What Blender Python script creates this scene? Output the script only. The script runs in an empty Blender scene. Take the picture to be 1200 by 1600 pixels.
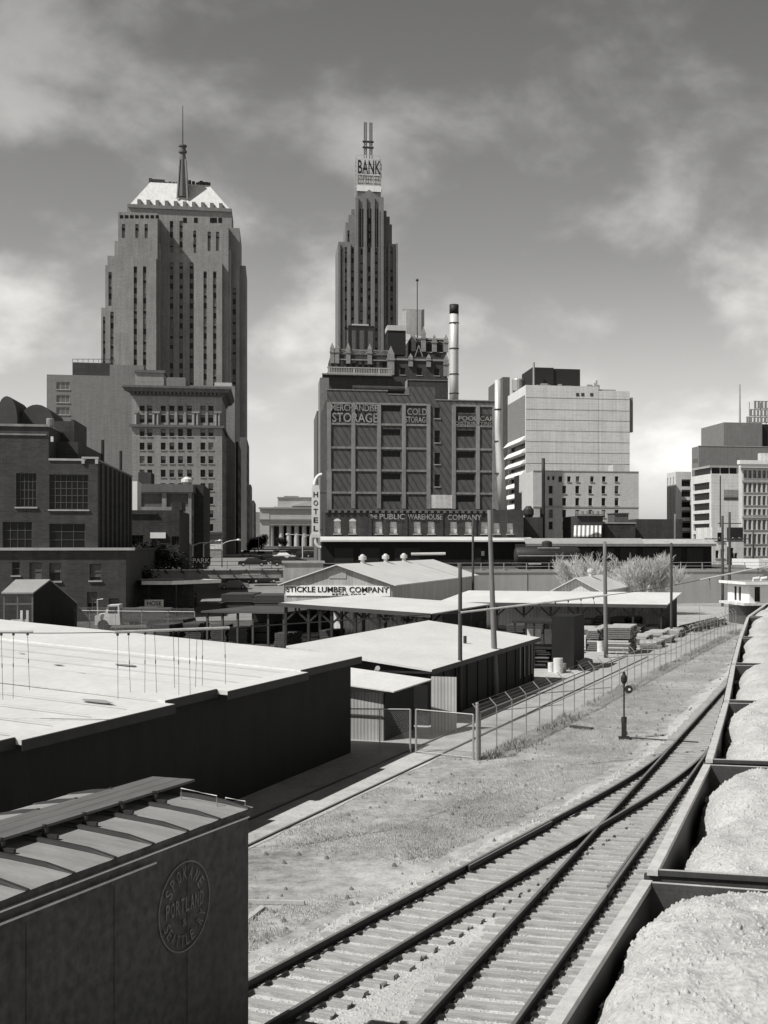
import bpy, bmesh, math, random
import numpy as np
from mathutils import Vector, Matrix, Euler
R = math.radians
random.seed(7)
SC = bpy.context.scene
COL = SC.collection

# ------------------------------------------------------------------ camera
CAMZ = 8.1
cam = bpy.data.cameras.new('camera')
co = bpy.data.objects.new('camera', cam)
COL.objects.link(co)
co.location = (0, 0, CAMZ)
co.rotation_euler = (R(90), 0, 0)
cam.sensor_fit = 'VERTICAL'
cam.sensor_height = 24.0
cam.lens = 30.0
cam.shift_x = -0.125
cam.shift_y = 0.03125
cam.clip_start = 0.2
cam.clip_end = 9000
SC.camera = co

# ------------------------------------------------------------------ light
SUN_AZ = 55.0      # degrees to the left of straight behind the camera
SUN_EL = 50.0
sd = bpy.data.lights.new('sun', 'SUN')
sd.energy = 5.0
sd.angle = R(0.55)
sd.color = (1.0, 0.99, 0.965)
so = bpy.data.objects.new('sun', sd)
COL.objects.link(so)
tosun = Vector((-math.sin(R(SUN_AZ)) * math.cos(R(SUN_EL)), -math.cos(R(SUN_AZ)) * math.cos(R(SUN_EL)), math.sin(R(SUN_EL))))
so.rotation_euler = tosun.to_track_quat('Z', 'Y').to_euler()

world = bpy.data.worlds.new('World')
SC.world = world
world.use_nodes = True
nt = world.node_tree
for n in list(nt.nodes):
    nt.nodes.remove(n)
def N(nt_, typ, **kw):
    n = nt_.nodes.new(typ)
    for k, v in kw.items():
        setattr(n, k, v)
    return n
sky = N(nt, 'ShaderNodeTexSky', sky_type='NISHITA')
sky.sun_disc = False
sky.sun_elevation = R(SUN_EL)
sky.sun_rotation = math.atan2(tosun.x, tosun.y)
sky.air_density = 1.0
sky.dust_density = 1.5
sep = N(nt, 'ShaderNodeSeparateColor')
nt.links.new(sky.outputs[0], sep.inputs[0])
tc = N(nt, 'ShaderNodeTexCoord')
# film tone: panchromatic film behind a deep yellow filter weights red and green
def MATH(nt_, op, a, b=None, c=None, clamp=False):
    n = N(nt_, 'ShaderNodeMath', operation=op)
    n.use_clamp = clamp
    for i, x in enumerate((a, b, c)):
        if x is None:
            continue
        if isinstance(x, (int, float)):
            n.inputs[i].default_value = x
        else:
            nt_.links.new(x, n.inputs[i])
    return n.outputs[0]
bw = MATH(nt, 'ADD', MATH(nt, 'MULTIPLY', sep.outputs[0], 0.75), MATH(nt, 'MULTIPLY', sep.outputs[1], 0.25))
sxyz = N(nt, 'ShaderNodeSeparateXYZ')
nt.links.new(tc.outputs['Generated'], sxyz.inputs[0])
elev = sxyz.outputs[2]
# cloud field laid out on a plane overhead
zz = MATH(nt, 'ADD', MATH(nt, 'MAXIMUM', elev, 0.0), 0.75)
cx = MATH(nt, 'DIVIDE', sxyz.outputs[0], zz)
cy = MATH(nt, 'DIVIDE', sxyz.outputs[1], zz)
comb = N(nt, 'ShaderNodeCombineXYZ')
nt.links.new(cx, comb.inputs[0]); nt.links.new(cy, comb.inputs[1])
comb.inputs[2].default_value = 3.3
mp = N(nt, 'ShaderNodeMapping')
mp.inputs['Rotation'].default_value = (0, R(-14), 0)
mp.inputs['Scale'].default_value = (1.0, 1.0, 1.55)
mp.inputs['Location'].default_value = (2.3, 0.9, 0.4)
nt.links.new(tc.outputs['Generated'], mp.inputs[0])
n1 = N(nt, 'ShaderNodeTexNoise'); n1.inputs['Scale'].default_value = 7.5; n1.inputs['Detail'].default_value = 7; n1.inputs['Roughness'].default_value = 0.52; n1.inputs['Distortion'].default_value = 0.15
nt.links.new(mp.outputs[0], n1.inputs[0])
r1 = N(nt, 'ShaderNodeValToRGB')
r1.color_ramp.interpolation = 'EASE'
r1.color_ramp.elements[0].position = 0.44; r1.color_ramp.elements[0].color = (0, 0, 0, 1)
r1.color_ramp.elements[1].position = 0.74; r1.color_ramp.elements[1].color = (1, 1, 1, 1)
nt.links.new(n1.outputs[0], r1.inputs[0])
# elevation response
er = N(nt, 'ShaderNodeValToRGB')
els = er.color_ramp.elements
els[0].position = 0.0; els[0].color = (0.74, 0.74, 0.74, 1)
els[1].position = 1.0; els[1].color = (0.04, 0.04, 0.04, 1)
for p, v in ((0.06, 0.74), (0.13, 0.66), (0.22, 0.50), (0.32, 0.44), (0.40, 0.40), (0.55, 0.10)):
    e = els.new(p); e.color = (v, v, v, 1)
nt.links.new(elev, er.inputs[0])
clear = MATH(nt, 'MULTIPLY', MATH(nt, 'MULTIPLY', bw, er.outputs[0]), 2.0)
cl = MATH(nt, 'MULTIPLY', MATH(nt, 'MULTIPLY', r1.outputs[0], 0.9), MATH(nt, 'ADD', 0.15, MATH(nt, 'MULTIPLY', elev, 5.0, clamp=True)))
tot = MATH(nt, 'MULTIPLY', clear, MATH(nt, 'ADD', 0.85, cl))
warm = N(nt, 'ShaderNodeCombineColor')
nt.links.new(tot, warm.inputs[0]); nt.links.new(MATH(nt, 'MULTIPLY', tot, 0.992), warm.inputs[1]); nt.links.new(MATH(nt, 'MULTIPLY', tot, 0.965), warm.inputs[2])
bg = N(nt, 'ShaderNodeBackground')
bg.inputs['Strength'].default_value = 0.15
nt.links.new(warm.outputs[0], bg.inputs[0])
wo = N(nt, 'ShaderNodeOutputWorld')
nt.links.new(bg.outputs[0], wo.inputs[0])
vs = SC.view_settings
vs.view_transform = 'Standard'
vs.look = 'None'
vs.gamma = 1
vs.exposure = 0.0
vs.use_curve_mapping = False

# ------------------------------------------------------------------ materials
MATS = {}
def mat(name, col, rough=0.85, amt=0.25, scale=2.0, stretch=(1, 1, 1), bump=0.0, fine=0.0, metal=0.0, kind=None, ksc=(1, 1), kamt=0.3, spec=0.3, stain=0.0):
    """noise-mottled grey; kind adds courses ('brick'), 'corr' (ribs along x+y), 'boards'"""
    if name in MATS:
        return MATS[name]
    m = bpy.data.materials.new(name)
    m.use_nodes = True
    t = m.node_tree
    b = t.nodes['Principled BSDF']
    b.inputs['Roughness'].default_value = rough
    b.inputs['Metallic'].default_value = metal
    b.inputs['Specular IOR Level'].default_value = spec
    tcn = N(t, 'ShaderNodeTexCoord')
    mpn = N(t, 'ShaderNodeMapping')
    mpn.inputs['Scale'].default_value = stretch
    t.links.new(tcn.outputs['Object'], mpn.inputs[0])
    no = N(t, 'ShaderNodeTexNoise')
    no.inputs['Scale'].default_value = scale
    no.inputs['Detail'].default_value = 6
    no.inputs['Roughness'].default_value = 0.62
    t.links.new(mpn.outputs[0], no.inputs[0])
    f = MATH(t, 'ADD', 1.0, MATH(t, 'MULTIPLY', MATH(t, 'SUBTRACT', no.outputs[0], 0.5), amt * 2.6))
    h = no.outputs[0]
    if fine > 0:
        n2 = N(t, 'ShaderNodeTexNoise')
        n2.inputs['Scale'].default_value = scale * 14
        n2.inputs['Detail'].default_value = 3
        t.links.new(mpn.outputs[0], n2.inputs[0])
        f = MATH(t, 'MULTIPLY', f, MATH(t, 'ADD', 1.0, MATH(t, 'MULTIPLY', MATH(t, 'SUBTRACT', n2.outputs[0], 0.5), fine * 3)))
        h = MATH(t, 'ADD', MATH(t, 'MULTIPLY', no.outputs[0], 0.5), n2.outputs[0])
    if stain > 0:   # rain streaks: long vertical wear marks
        m3 = N(t, 'ShaderNodeMapping'); m3.inputs['Scale'].default_value = (1.3, 1.3, 0.06)
        t.links.new(tcn.outputs['Object'], m3.inputs[0])
        n3 = N(t, 'ShaderNodeTexNoise'); n3.inputs['Scale'].default_value = 1.2; n3.inputs['Detail'].default_value = 4
        t.links.new(m3.outputs[0], n3.inputs[0])
        f = MATH(t, 'MULTIPLY', f, MATH(t, 'ADD', 1.0, MATH(t, 'MULTIPLY', MATH(t, 'SUBTRACT', n3.outputs[0], 0.5), stain * 2.4)))
    if kind:
        sx = N(t, 'ShaderNodeSeparateXYZ')
        t.links.new(tcn.outputs['Object'], sx.inputs[0])
        s = MATH(t, 'ADD', sx.outputs[0], sx.outputs[1])
        if kind == 'brick':
            cb = N(t, 'ShaderNodeCombineXYZ')
            t.links.new(s, cb.inputs[0]); t.links.new(sx.outputs[2], cb.inputs[1])
            br = N(t, 'ShaderNodeTexBrick')
            br.inputs['Scale'].default_value = 1.0
            br.inputs['Brick Width'].default_value = ksc[0]
            br.inputs['Row Height'].default_value = ksc[1]
            br.inputs['Mortar Size'].default_value = ksc[1] * 0.10
            br.inputs['Color1'].default_value = (1, 1, 1, 1)
            br.inputs['Color2'].default_value = (1 - kamt, 1 - kamt, 1 - kamt, 1)
            br.inputs['Mortar'].default_value = (1 + kamt * 0.6,) * 3 + (1,)
            t.links.new(cb.outputs[0], br.inputs[0])
            bwn = N(t, 'ShaderNodeRGBToBW'); t.links.new(br.outputs[0], bwn.inputs[0])
            f = MATH(t, 'MULTIPLY', f, bwn.outputs[0])
        elif kind == 'streak':   # slanting hatch shadows painted into the panel colour
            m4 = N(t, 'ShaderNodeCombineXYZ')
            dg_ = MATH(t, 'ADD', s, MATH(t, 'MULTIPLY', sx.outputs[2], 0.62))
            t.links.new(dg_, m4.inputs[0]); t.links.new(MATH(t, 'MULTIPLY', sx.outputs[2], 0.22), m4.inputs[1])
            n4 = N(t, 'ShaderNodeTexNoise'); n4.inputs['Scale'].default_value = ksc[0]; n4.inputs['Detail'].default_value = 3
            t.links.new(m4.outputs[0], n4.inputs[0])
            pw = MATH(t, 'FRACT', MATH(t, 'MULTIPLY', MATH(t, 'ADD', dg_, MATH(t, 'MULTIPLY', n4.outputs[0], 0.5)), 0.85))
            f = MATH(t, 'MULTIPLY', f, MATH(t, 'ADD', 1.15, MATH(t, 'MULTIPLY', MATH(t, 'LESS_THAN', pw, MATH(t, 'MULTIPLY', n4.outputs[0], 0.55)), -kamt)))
        elif kind in ('corr', 'boards'):
            w = MATH(t, 'FRACT', MATH(t, 'DIVIDE', s, ksc[0]))
            if kind == 'corr':
                p = MATH(t, 'ABSOLUTE', MATH(t, 'SUBTRACT', MATH(t, 'MULTIPLY', w, 2.0), 1.0))
                f = MATH(t, 'MULTIPLY', f, MATH(t, 'ADD', 1 - kamt * 0.5, MATH(t, 'MULTIPLY', p, kamt)))
                h = MATH(t, 'ADD', p, MATH(t, 'MULTIPLY', h, 0.3))
            else:
                e = MATH(t, 'GREATER_THAN', w, 0.10)
                idn = MATH(t, 'FLOOR', MATH(t, 'DIVIDE', s, ksc[0]))
                wn = N(t, 'ShaderNodeTexWhiteNoise', noise_dimensions='1D'); t.links.new(idn, wn.inputs['W'])
                f = MATH(t, 'MULTIPLY', f, MATH(t, 'MULTIPLY', MATH(t, 'ADD', 0.35, MATH(t, 'MULTIPLY', e, 0.65)), MATH(t, 'ADD', 1 - kamt * 0.5, MATH(t, 'MULTIPLY', wn.outputs[0], kamt))))
    cc = N(t, 'ShaderNodeCombineColor')
    v = MATH(t, 'MULTIPLY', f, col)
    v = MATH(t, 'MINIMUM', MATH(t, 'MAXIMUM', v, 0.003), 0.92)
    t.links.new(v, cc.inputs[0]); t.links.new(MATH(t, 'MULTIPLY', v, 0.99), cc.inputs[1]); t.links.new(MATH(t, 'MULTIPLY', v, 0.965), cc.inputs[2])
    t.links.new(cc.outputs[0], b.inputs['Base Color'])
    if bump > 0:
        bm = N(t, 'ShaderNodeBump'); bm.inputs['Distance'].default_value = bump; bm.inputs['Strength'].default_value = 0.7
        t.links.new(h, bm.inputs['Height']); t.links.new(bm.outputs[0], b.inputs['Normal'])
    MATS[name] = m
    return m

M = {
 'brick_dark': mat('dark brick', 0.06, amt=0.3, scale=0.7, fine=0.2, kind='brick', ksc=(0.55, 0.19), kamt=0.3, stain=0.3),
 'brick_mid': mat('brown brick', 0.12, amt=0.22, scale=0.5, fine=0.2, kind='brick', ksc=(0.55, 0.2), kamt=0.25, stain=0.25),
 'brick_black': mat('sooty brick', 0.05, amt=0.5, scale=0.5, fine=0.3, kind='brick', ksc=(0.5, 0.2), kamt=0.4, stain=0.4),
 'brick_pale': mat('buff brick', 0.58, amt=0.12, scale=0.4, fine=0.1, kind='brick', ksc=(0.7, 0.25), kamt=0.14, stain=0.12),
 'stone': mat('limestone', 0.265, amt=0.24, scale=0.16, fine=0.2, kind='brick', ksc=(1.4, 0.7), kamt=0.1, stain=0.25),
 'stone_grey': mat('grey stone facing', 0.2, amt=0.22, scale=0.2, fine=0.2, kind='brick', ksc=(1.2, 0.5), kamt=0.1, stain=0.2),
 'stone_dark': mat('dark stone', 0.13, amt=0.2, scale=0.4, fine=0.1, stain=0.3),
 'blank_brick': mat('grey party wall brick', 0.21, amt=0.12, scale=0.5, fine=0.2, kind='brick', ksc=(0.8, 0.35), kamt=0.14, stain=0.2),
 'concrete': mat('concrete', 0.38, amt=0.2, scale=1.2, fine=0.15, bump=0.004, stain=0.25),
 'concrete_dark': mat('weathered concrete', 0.24, amt=0.3, scale=1.0, fine=0.2, bump=0.004, stain=0.4),
 'panel_white': mat('pale concrete panels', 0.66, amt=0.14, scale=0.15, fine=0.12, kind='brick', ksc=(3.0, 0.9), kamt=0.08, stain=0.2),
 'white': mat('white paint', 0.78, rough=0.6, amt=0.1, scale=1.5, stain=0.15),
 'white_dirty': mat('weathered white paint', 0.6, rough=0.7, amt=0.3, scale=1.8, fine=0.1, stain=0.4),
 'trim_dark': mat('dark trim', 0.06, amt=0.3, scale=1.0),
 'black': mat('black paint', 0.022, rough=0.6, amt=0.5, scale=2.0, fine=0.3),
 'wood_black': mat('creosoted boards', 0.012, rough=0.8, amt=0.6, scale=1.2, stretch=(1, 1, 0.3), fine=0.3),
 'wood_pole': mat('weathered pole wood', 0.16, amt=0.4, scale=3, stretch=(3, 3, 0.3), fine=0.2, bump=0.01),
 'wood_dark': mat('dark weathered wood', 0.06, amt=0.4, scale=2, stretch=(2, 2, 0.5), fine=0.2),
 'lumber': mat('sawn lumber', 0.42, amt=0.3, scale=1.6, stretch=(4, 0.6, 4), fine=0.2),
 'lumber_dark': mat('aged lumber', 0.14, amt=0.6, scale=1.6, stretch=(4, 0.6, 4), fine=0.3),
 'roof_white': mat('aluminium painted roofing', 0.63, rough=0.7, amt=0.16, scale=0.4, stretch=(1, .5, 1), fine=0.09, bump=0.01),
 'roof_grey': mat('asphalt roofing', 0.30, amt=0.2, scale=0.6, fine=0.15),
 'roof_dark': mat('tar roof', 0.07, amt=0.3, scale=0.6, fine=0.2),
 'copper': mat('sheet metal roof', 0.6, rough=0.6, amt=0.1, scale=0.3, stain=0.25),
 'corr_light': mat('galvanised corrugated sheet', 0.36, rough=0.55, amt=0.2, scale=1.2, kind='corr', ksc=(0.15, 1), kamt=0.5, bump=0.02, stain=0.35),
 'corr_pale': mat('pale corrugated sheet', 0.6, rough=0.6, amt=0.12, scale=1.2, kind='corr', ksc=(0.35, 1), kamt=0.25, bump=0.02, stain=0.2),
 'metal_grey': mat('galvanised steel', 0.35, rough=0.5, amt=0.15, scale=3, metal=0.3),
 'metal_light': mat('bright galvanised pipe', 0.55, rough=0.45, amt=0.15, scale=3, metal=0.2, stain=0.2),
 'steel_dark': mat('dark steel', 0.035, rough=0.55, amt=0.4, scale=3, fine=0.2),
 'rust': mat('rusty rail steel', 0.055, rough=0.7, amt=0.4, scale=6, fine=0.2, bump=0.003),
 'rail_top': mat('worn rail head', 0.22, rough=0.4, amt=0.3, scale=4, metal=0.3),
 'tie': mat('weathered sleeper', 0.36, amt=0.45, scale=1.8, stretch=(1, 6, 3), fine=0.35, bump=0.015),
 'gravel_pile': mat('crushed limestone', 0.43, amt=0.2, scale=1.1, fine=0.3, bump=0.035),
 'car_side': mat('boxcar body paint', 0.05, rough=0.5, amt=0.55, scale=0.5, fine=0.8, bump=0.003, spec=0.35, stain=0.3),
 'car_roof': mat('boxcar galvanised roof', 0.30, rough=0.5, amt=0.35, scale=1.5, stretch=(0.6, 2.5, 1), fine=0.15, metal=0.1, stain=0.1),
 'car_walk': mat('running board planks', 0.12, amt=0.4, scale=2, stretch=(6, 0.5, 1), fine=0.2),
 'hopper': mat('hopper car steel', 0.05, rough=0.6, amt=0.5, scale=1.5, fine=0.3),
 'rim': mat('worn hopper rim', 0.52, rough=0.5, amt=0.35, scale=3, fine=0.2),
 'glass': mat('dark window glass', 0.012, rough=0.3, amt=0.4, scale=0.4, spec=0.2),
 'glass_mid': mat('grey window glass', 0.12, rough=0.2, amt=0.4, scale=0.6, spec=0.5),
 'blind': mat('window blind', 0.22, amt=0.2, scale=0.5),
 'curtain': mat('bright curtain', 0.6, amt=0.25, scale=1.5),
 'paint_faded': mat('faded sign paint', 0.27, amt=1.0, scale=0.9, fine=0.5),
 'sign_black': mat('sign black', 0.02, amt=0.1),
 'bark_pale': mat('pale bark', 0.5, amt=0.2, scale=3),
 'bark': mat('bark', 0.10, amt=0.3, scale=3),
 'leaf_dark': mat('dark foliage', 0.035, amt=0.6, scale=1.5),
 'grass': mat('dry grass blades', 0.48, amt=0.5, scale=0.35, rough=0.9),
 'weed': mat('dry weeds', 0.34, amt=0.5, scale=0.6, rough=0.9),
 'stone_chip': mat('ballast chips', 0.42, amt=0.5, scale=1.2, rough=0.9),
 'car_white': mat('white car paint', 0.7, rough=0.3, amt=0.05),
 'car_dark': mat('dark car paint', 0.03, rough=0.3, amt=0.2),
 'car_grey': mat('grey car paint', 0.25, rough=0.3, amt=0.1),
 'rubber': mat('tyre rubber', 0.02, amt=0.2),
 'wall_grey': mat('smooth grey retaining concrete', 0.31, amt=0.12, scale=1.0, fine=0.2, stain=0.12),
 'stone_pale': mat('pale far limestone', 0.44, amt=0.2, scale=0.2, fine=0.1),
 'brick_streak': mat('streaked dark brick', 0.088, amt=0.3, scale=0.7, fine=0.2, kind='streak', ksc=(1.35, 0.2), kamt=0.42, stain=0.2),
 'asphalt': mat('asphalt', 0.10, amt=0.25, scale=0.25, fine=0.2),
 'paving': mat('pale street paving', 0.34, amt=0.25, scale=0.15, fine=0.15),
 'spandrel': mat('spandrel panels', 0.20, amt=0.3, scale=0.5, stain=0.2),
}

# ------------------------------------------------------------------ mesh builder
class MB:
    def __init__(s):
        s.v = []; s.f = []; s.m = []
    def add(s, vs_, fs_, m=0):
        o = len(s.v)
        s.v.extend([tuple(p) for p in vs_])
        for f in fs_:
            s.f.append(tuple(i + o for i in f)); s.m.append(m)
        return s
    def quad(s, a, b, c, d, m=0):
        return s.add([a, b, c, d], [(0, 1, 2, 3)], m)
    def box(s, x0, x1, y0, y1, z0, z1, m=0, mt=None):
        vs_ = [(x0, y0, z0), (x1, y0, z0), (x1, y1, z0), (x0, y1, z0), (x0, y0, z1), (x1, y0, z1), (x1, y1, z1), (x0, y1, z1)]
        s.add(vs_, [(3, 2, 1, 0), (0, 1, 5, 4), (1, 2, 6, 5), (2, 3, 7, 6), (3, 0, 4, 7)], m)
        s.add(vs_[4:], [(0, 1, 2, 3)], m if mt is None else mt)
        return s
    def obox(s, c, ax, ay, az, m=0):
        """oriented box: centre c, half-axis vectors"""
        c, ax, ay, az = Vector(c), Vector(ax), Vector(ay), Vector(az)
        vs_ = [c + i * ax + j * ay + k * az for k in (-1, 1) for (i, j) in ((-1, -1), (1, -1), (1, 1), (-1, 1))]
        return s.add(vs_, [(3, 2, 1, 0), (4, 5, 6, 7), (0, 1, 5, 4), (1, 2, 6, 5), (2, 3, 7, 6), (3, 0, 4, 7)], m)
    def bar(s, p, q, w, h=None, m=0):
        """square bar from p to q"""
        p, q = Vector(p), Vector(q)
        d = q - p
        up = Vector((0, 0, 1))
        if abs(d.normalized().z) > 0.95:
            up = Vector((0, 1, 0))
        a = d.cross(up).normalized() * w / 2
        b = a.cross(d).normalized() * (h or w) / 2
        return s.obox((p + q) / 2, a, d / 2, b, m)
    def tube(s, pts, rads, n=8, m=0, caps=True):
        pts = [Vector(p) for p in pts]
        if isinstance(rads, (int, float)):
            rads = [rads] * len(pts)
        o = len(s.v)
        d0 = (pts[1] - pts[0]).normalized()
        ref = Vector((0, 0, 1)) if abs(d0.z) < 0.9 else Vector((1, 0, 0))
        for i, p in enumerate(pts):
            d = (pts[min(i + 1, len(pts) - 1)] - pts[max(i - 1, 0)]).normalized()
            a = d.cross(ref)
            if a.length < 1e-4:
                a = d.cross(Vector((0, 1, 0)))
            a.normalize(); b = a.cross(d).normalized()
            for k in range(n):
                t = 2 * math.pi * k / n
                s.v.append(tuple(p + rads[i] * (math.cos(t) * a + math.sin(t) * b)))
        for i in range(len(pts) - 1):
            for k in range(n):
                k2 = (k + 1) % n
                s.f.append((o + i * n + k, o + i * n + k2, o + (i + 1) * n + k2, o + (i + 1) * n + k)); s.m.append(m)
        if caps:
            s.f.append(tuple(o + k for k in range(n))[::-1]); s.m.append(m)
            e = o + (len(pts) - 1) * n
            s.f.append(tuple(e + k for k in range(n))); s.m.append(m)
        return s
    def prism(s, poly, y0, y1, m=0, axis='y'):
        """polygon in (a, z) extruded along the other horizontal axis"""
        n = len(poly)
        def mk(a, z, y):
            return (a, y, z) if axis == 'y' else (y, a, z)
        vs_ = [mk(a, z, y0) for a, z in poly] + [mk(a, z, y1) for a, z in poly]
        fs_ = [tuple(range(n)), tuple(range(2 * n - 1, n - 1, -1))] + [(i, (i + 1) % n, n + (i + 1) % n, n + i) for i in range(n)]
        return s.add(vs_, fs_, m)
    def lathe(s, prof, cx=0, cy=0, n=16, m=0, z0=0):
        o = len(s.v)
        for r, z in prof:
            for k in range(n):
                t = 2 * math.pi * k / n
                s.v.append((cx + r * math.cos(t), cy + r * math.sin(t), z0 + z))
        for i in range(len(prof) - 1):
            for k in range(n):
                k2 = (k + 1) % n
                s.f.append((o + i * n + k, o + i * n + k2, o + (i + 1) * n + k2, o + (i + 1) * n + k)); s.m.append(m)
        s.f.append(tuple(o + k for k in range(n))[::-1]); s.m.append(m)
        e = o + (len(prof) - 1) * n
        s.f.append(tuple(e + k for k in range(n))); s.m.append(m)
        return s
    def split(s, name, mats, parent=None):
        par = list(range(len(s.v)))
        def fd(a):
            while par[a] != a:
                par[a] = par[par[a]]; a = par[a]
            return a
        for f in s.f:
            for q in f[1:]:
                par[fd(f[0])] = fd(q)
        isl = {}
        for k, f in enumerate(s.f):
            isl.setdefault(fd(f[0]), []).append(k)
        grp = []
        for fs_ in isl.values():
            ps = [s.v[i] for k in fs_ for i in s.f[k]]
            grp.append([[min(p[a] for p in ps) - .02 for a in range(3)], [max(p[a] for p in ps) + .02 for a in range(3)], fs_])
        ch = True
        while ch:
            ch = False
            for i in range(len(grp)):
                for j in range(i + 1, len(grp)):
                    a, b = grp[i], grp[j]
                    if all(a[0][k] <= b[1][k] and b[0][k] <= a[1][k] for k in range(3)):
                        grp[i] = [[min(a[0][k], b[0][k]) for k in range(3)], [max(a[1][k], b[1][k]) for k in range(3)], a[2] + b[2]]
                        grp.pop(j); ch = True; break
                if ch: break
        for g in grp:
            mp_ = {}; m2 = MB()
            for k in g[2]:
                for i in s.f[k]:
                    if i not in mp_:
                        mp_[i] = len(m2.v); m2.v.append(s.v[i])
                m2.f.append(tuple(mp_[i] for i in s.f[k])); m2.m.append(s.m[k])
            m2.build(name, mats, parent)
    def build(s, name, mats, parent=None, smooth=False, loc=None, rot=None):
        me = bpy.data.meshes.new(name)
        me.from_pydata(s.v, [], s.f)
        if not isinstance(mats, (list, tuple)):
            mats = [mats]
        for q in mats:
            me.materials.append(q)
        if len(mats) > 1:
            me.polygons.foreach_set('material_index', [min(i, len(mats) - 1) for i in s.m])
        if smooth:
            me.polygons.foreach_set('use_smooth', [True] * len(s.f))
        me.update()
        o = bpy.data.objects.new(name, me)
        COL.objects.link(o)
        if parent:
            o.parent = parent
        if loc is not None:
            o.location = loc
        if rot is not None:
            o.rotation_euler = (0, 0, rot)
        return o

def tag(o, label=None, cat=None, group=None, kind=None):
    if label: o['label'] = label
    if cat: o['category'] = cat
    if group: o['group'] = group
    if kind: o['kind'] = kind
    return o
def thing(name, label, cat, loc=(0, 0, 0), rz=0.0, group=None):
    o = bpy.data.objects.new(name, None)
    COL.objects.link(o)
    o.empty_display_size = 0.5
    o.location = loc
    o.rotation_euler = (0, 0, rz)
    return tag(o, label, cat, group)
def copy_tree(o, parent=None):
    c = o.copy(); COL.objects.link(c); c.parent = parent
    for ch in list(o.children):
        copy_tree(ch, c)
    return c

def W(u, v, Y):
    return Vector(((u - 800) / 2000 * Y, Y, CAMZ - (v - 850) / 2000 * Y))
def G(u, v, z=0.0):
    Y = 2000 * (CAMZ - z) / (v - 850)
    return Vector(((u - 800) / 2000 * Y, Y, z))

class Fr:
    """a building's own axes: x along its front, y into depth, z up; front-left corner seen at column u, depth Y"""
    def __init__(s, u, Y, deg, zb=0.0):
        a = R(deg); s.a = a
        s.c = (math.cos(a), math.sin(a)); s.d = (-math.sin(a), math.cos(a))
        s.O = ((u - 800) / 2000 * Y, Y); s.zb = zb
    def x(s, u, y=0.0):
        t = (u - 800) / 2000
        ox, oy = s.O
        return (t * (oy + y * s.d[1]) - ox - y * s.d[0]) / (s.c[0] - t * s.c[1])
    def y(s, u, x):
        t = (u - 800) / 2000
        ox, oy = s.O
        return (t * (oy + x * s.c[1]) - ox - x * s.c[0]) / (s.d[0] - t * s.d[1])
    def Yw(s, x, y):
        return s.O[1] + x * s.c[1] + y * s.d[1]
    def z(s, u, v, y=0.0):
        x = s.x(u, y)
        return CAMZ - (v - 850) / 2000 * s.Yw(x, y) - s.zb
    def zx(s, x, y, v):
        return CAMZ - (v - 850) / 2000 * s.Yw(x, y) - s.zb
    def root(s, name, label, cat, group=None):
        return thing(name, label, cat, (s.O[0], s.O[1], s.zb), s.a, group)

# wall with real openings. T maps (along, outward, up) to local xyz
def TF(y=0.0):
    return lambda a, o, z: (a, y - o, z)
def TR(x):
    return lambda a, o, z: (x + o, a, z)
def TL(x=0.0):
    return lambda a, o, z: (x - o, a, z)
def wall(mb, T, a0, a1, z0, z1, rects=(), inset=0.3, m=0):
    rects = [(max(r[0], a0), min(r[1], a1), max(r[2], z0), min(r[3], z1)) for r in rects]
    rects = [r for r in rects if r[1] - r[0] > 0.02 and r[3] - r[2] > 0.02]
    if not rects:
        mb.quad(T(a0, 0, z0), T(a1, 0, z0), T(a1, 0, z1), T(a0, 0, z1), m)
        return
    xs = sorted({round(q, 3) for r in rects for q in r[:2]} | {round(a0, 3), round(a1, 3)})
    zs = sorted({round(q, 3) for r in rects for q in r[2:4]} | {round(z0, 3), round(z1, 3)})
    ra = [tuple(round(q, 3) for q in r) for r in rects]
    for j in range(len(zs) - 1):
        zc = (zs[j] + zs[j + 1]) / 2
        row = [r for r in ra if r[2] < zc < r[3]]
        start = None
        for i in range(len(xs) - 1):
            xc = (xs[i] + xs[i + 1]) / 2
            hole = any(r[0] < xc < r[1] for r in row)
            if not hole and start is None:
                start = xs[i]
            if hole and start is not None:
                mb.quad(T(start, 0, zs[j]), T(xs[i], 0, zs[j]), T(xs[i], 0, zs[j + 1]), T(start, 0, zs[j + 1]), m); start = None
        if start is not None:
            mb.quad(T(start, 0, zs[j]), T(xs[-1], 0, zs[j]), T(xs[-1], 0, zs[j + 1]), T(start, 0, zs[j + 1]), m)
    for (p, q, b, t) in ra:
        i = -inset - 0.05
        mb.quad(T(p, 0, b), T(p, i, b), T(p, i, t), T(p, 0, t), m)
        mb.quad(T(q, 0, b), T(q, 0, t), T(q, i, t), T(q, i, b), m)
        mb.quad(T(p, 0, t), T(p, i, t), T(q, i, t), T(q, 0, t), m)
        mb.quad(T(p, 0, b), T(q, 0, b), T(q, i, b), T(p, i, b), m)

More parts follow.
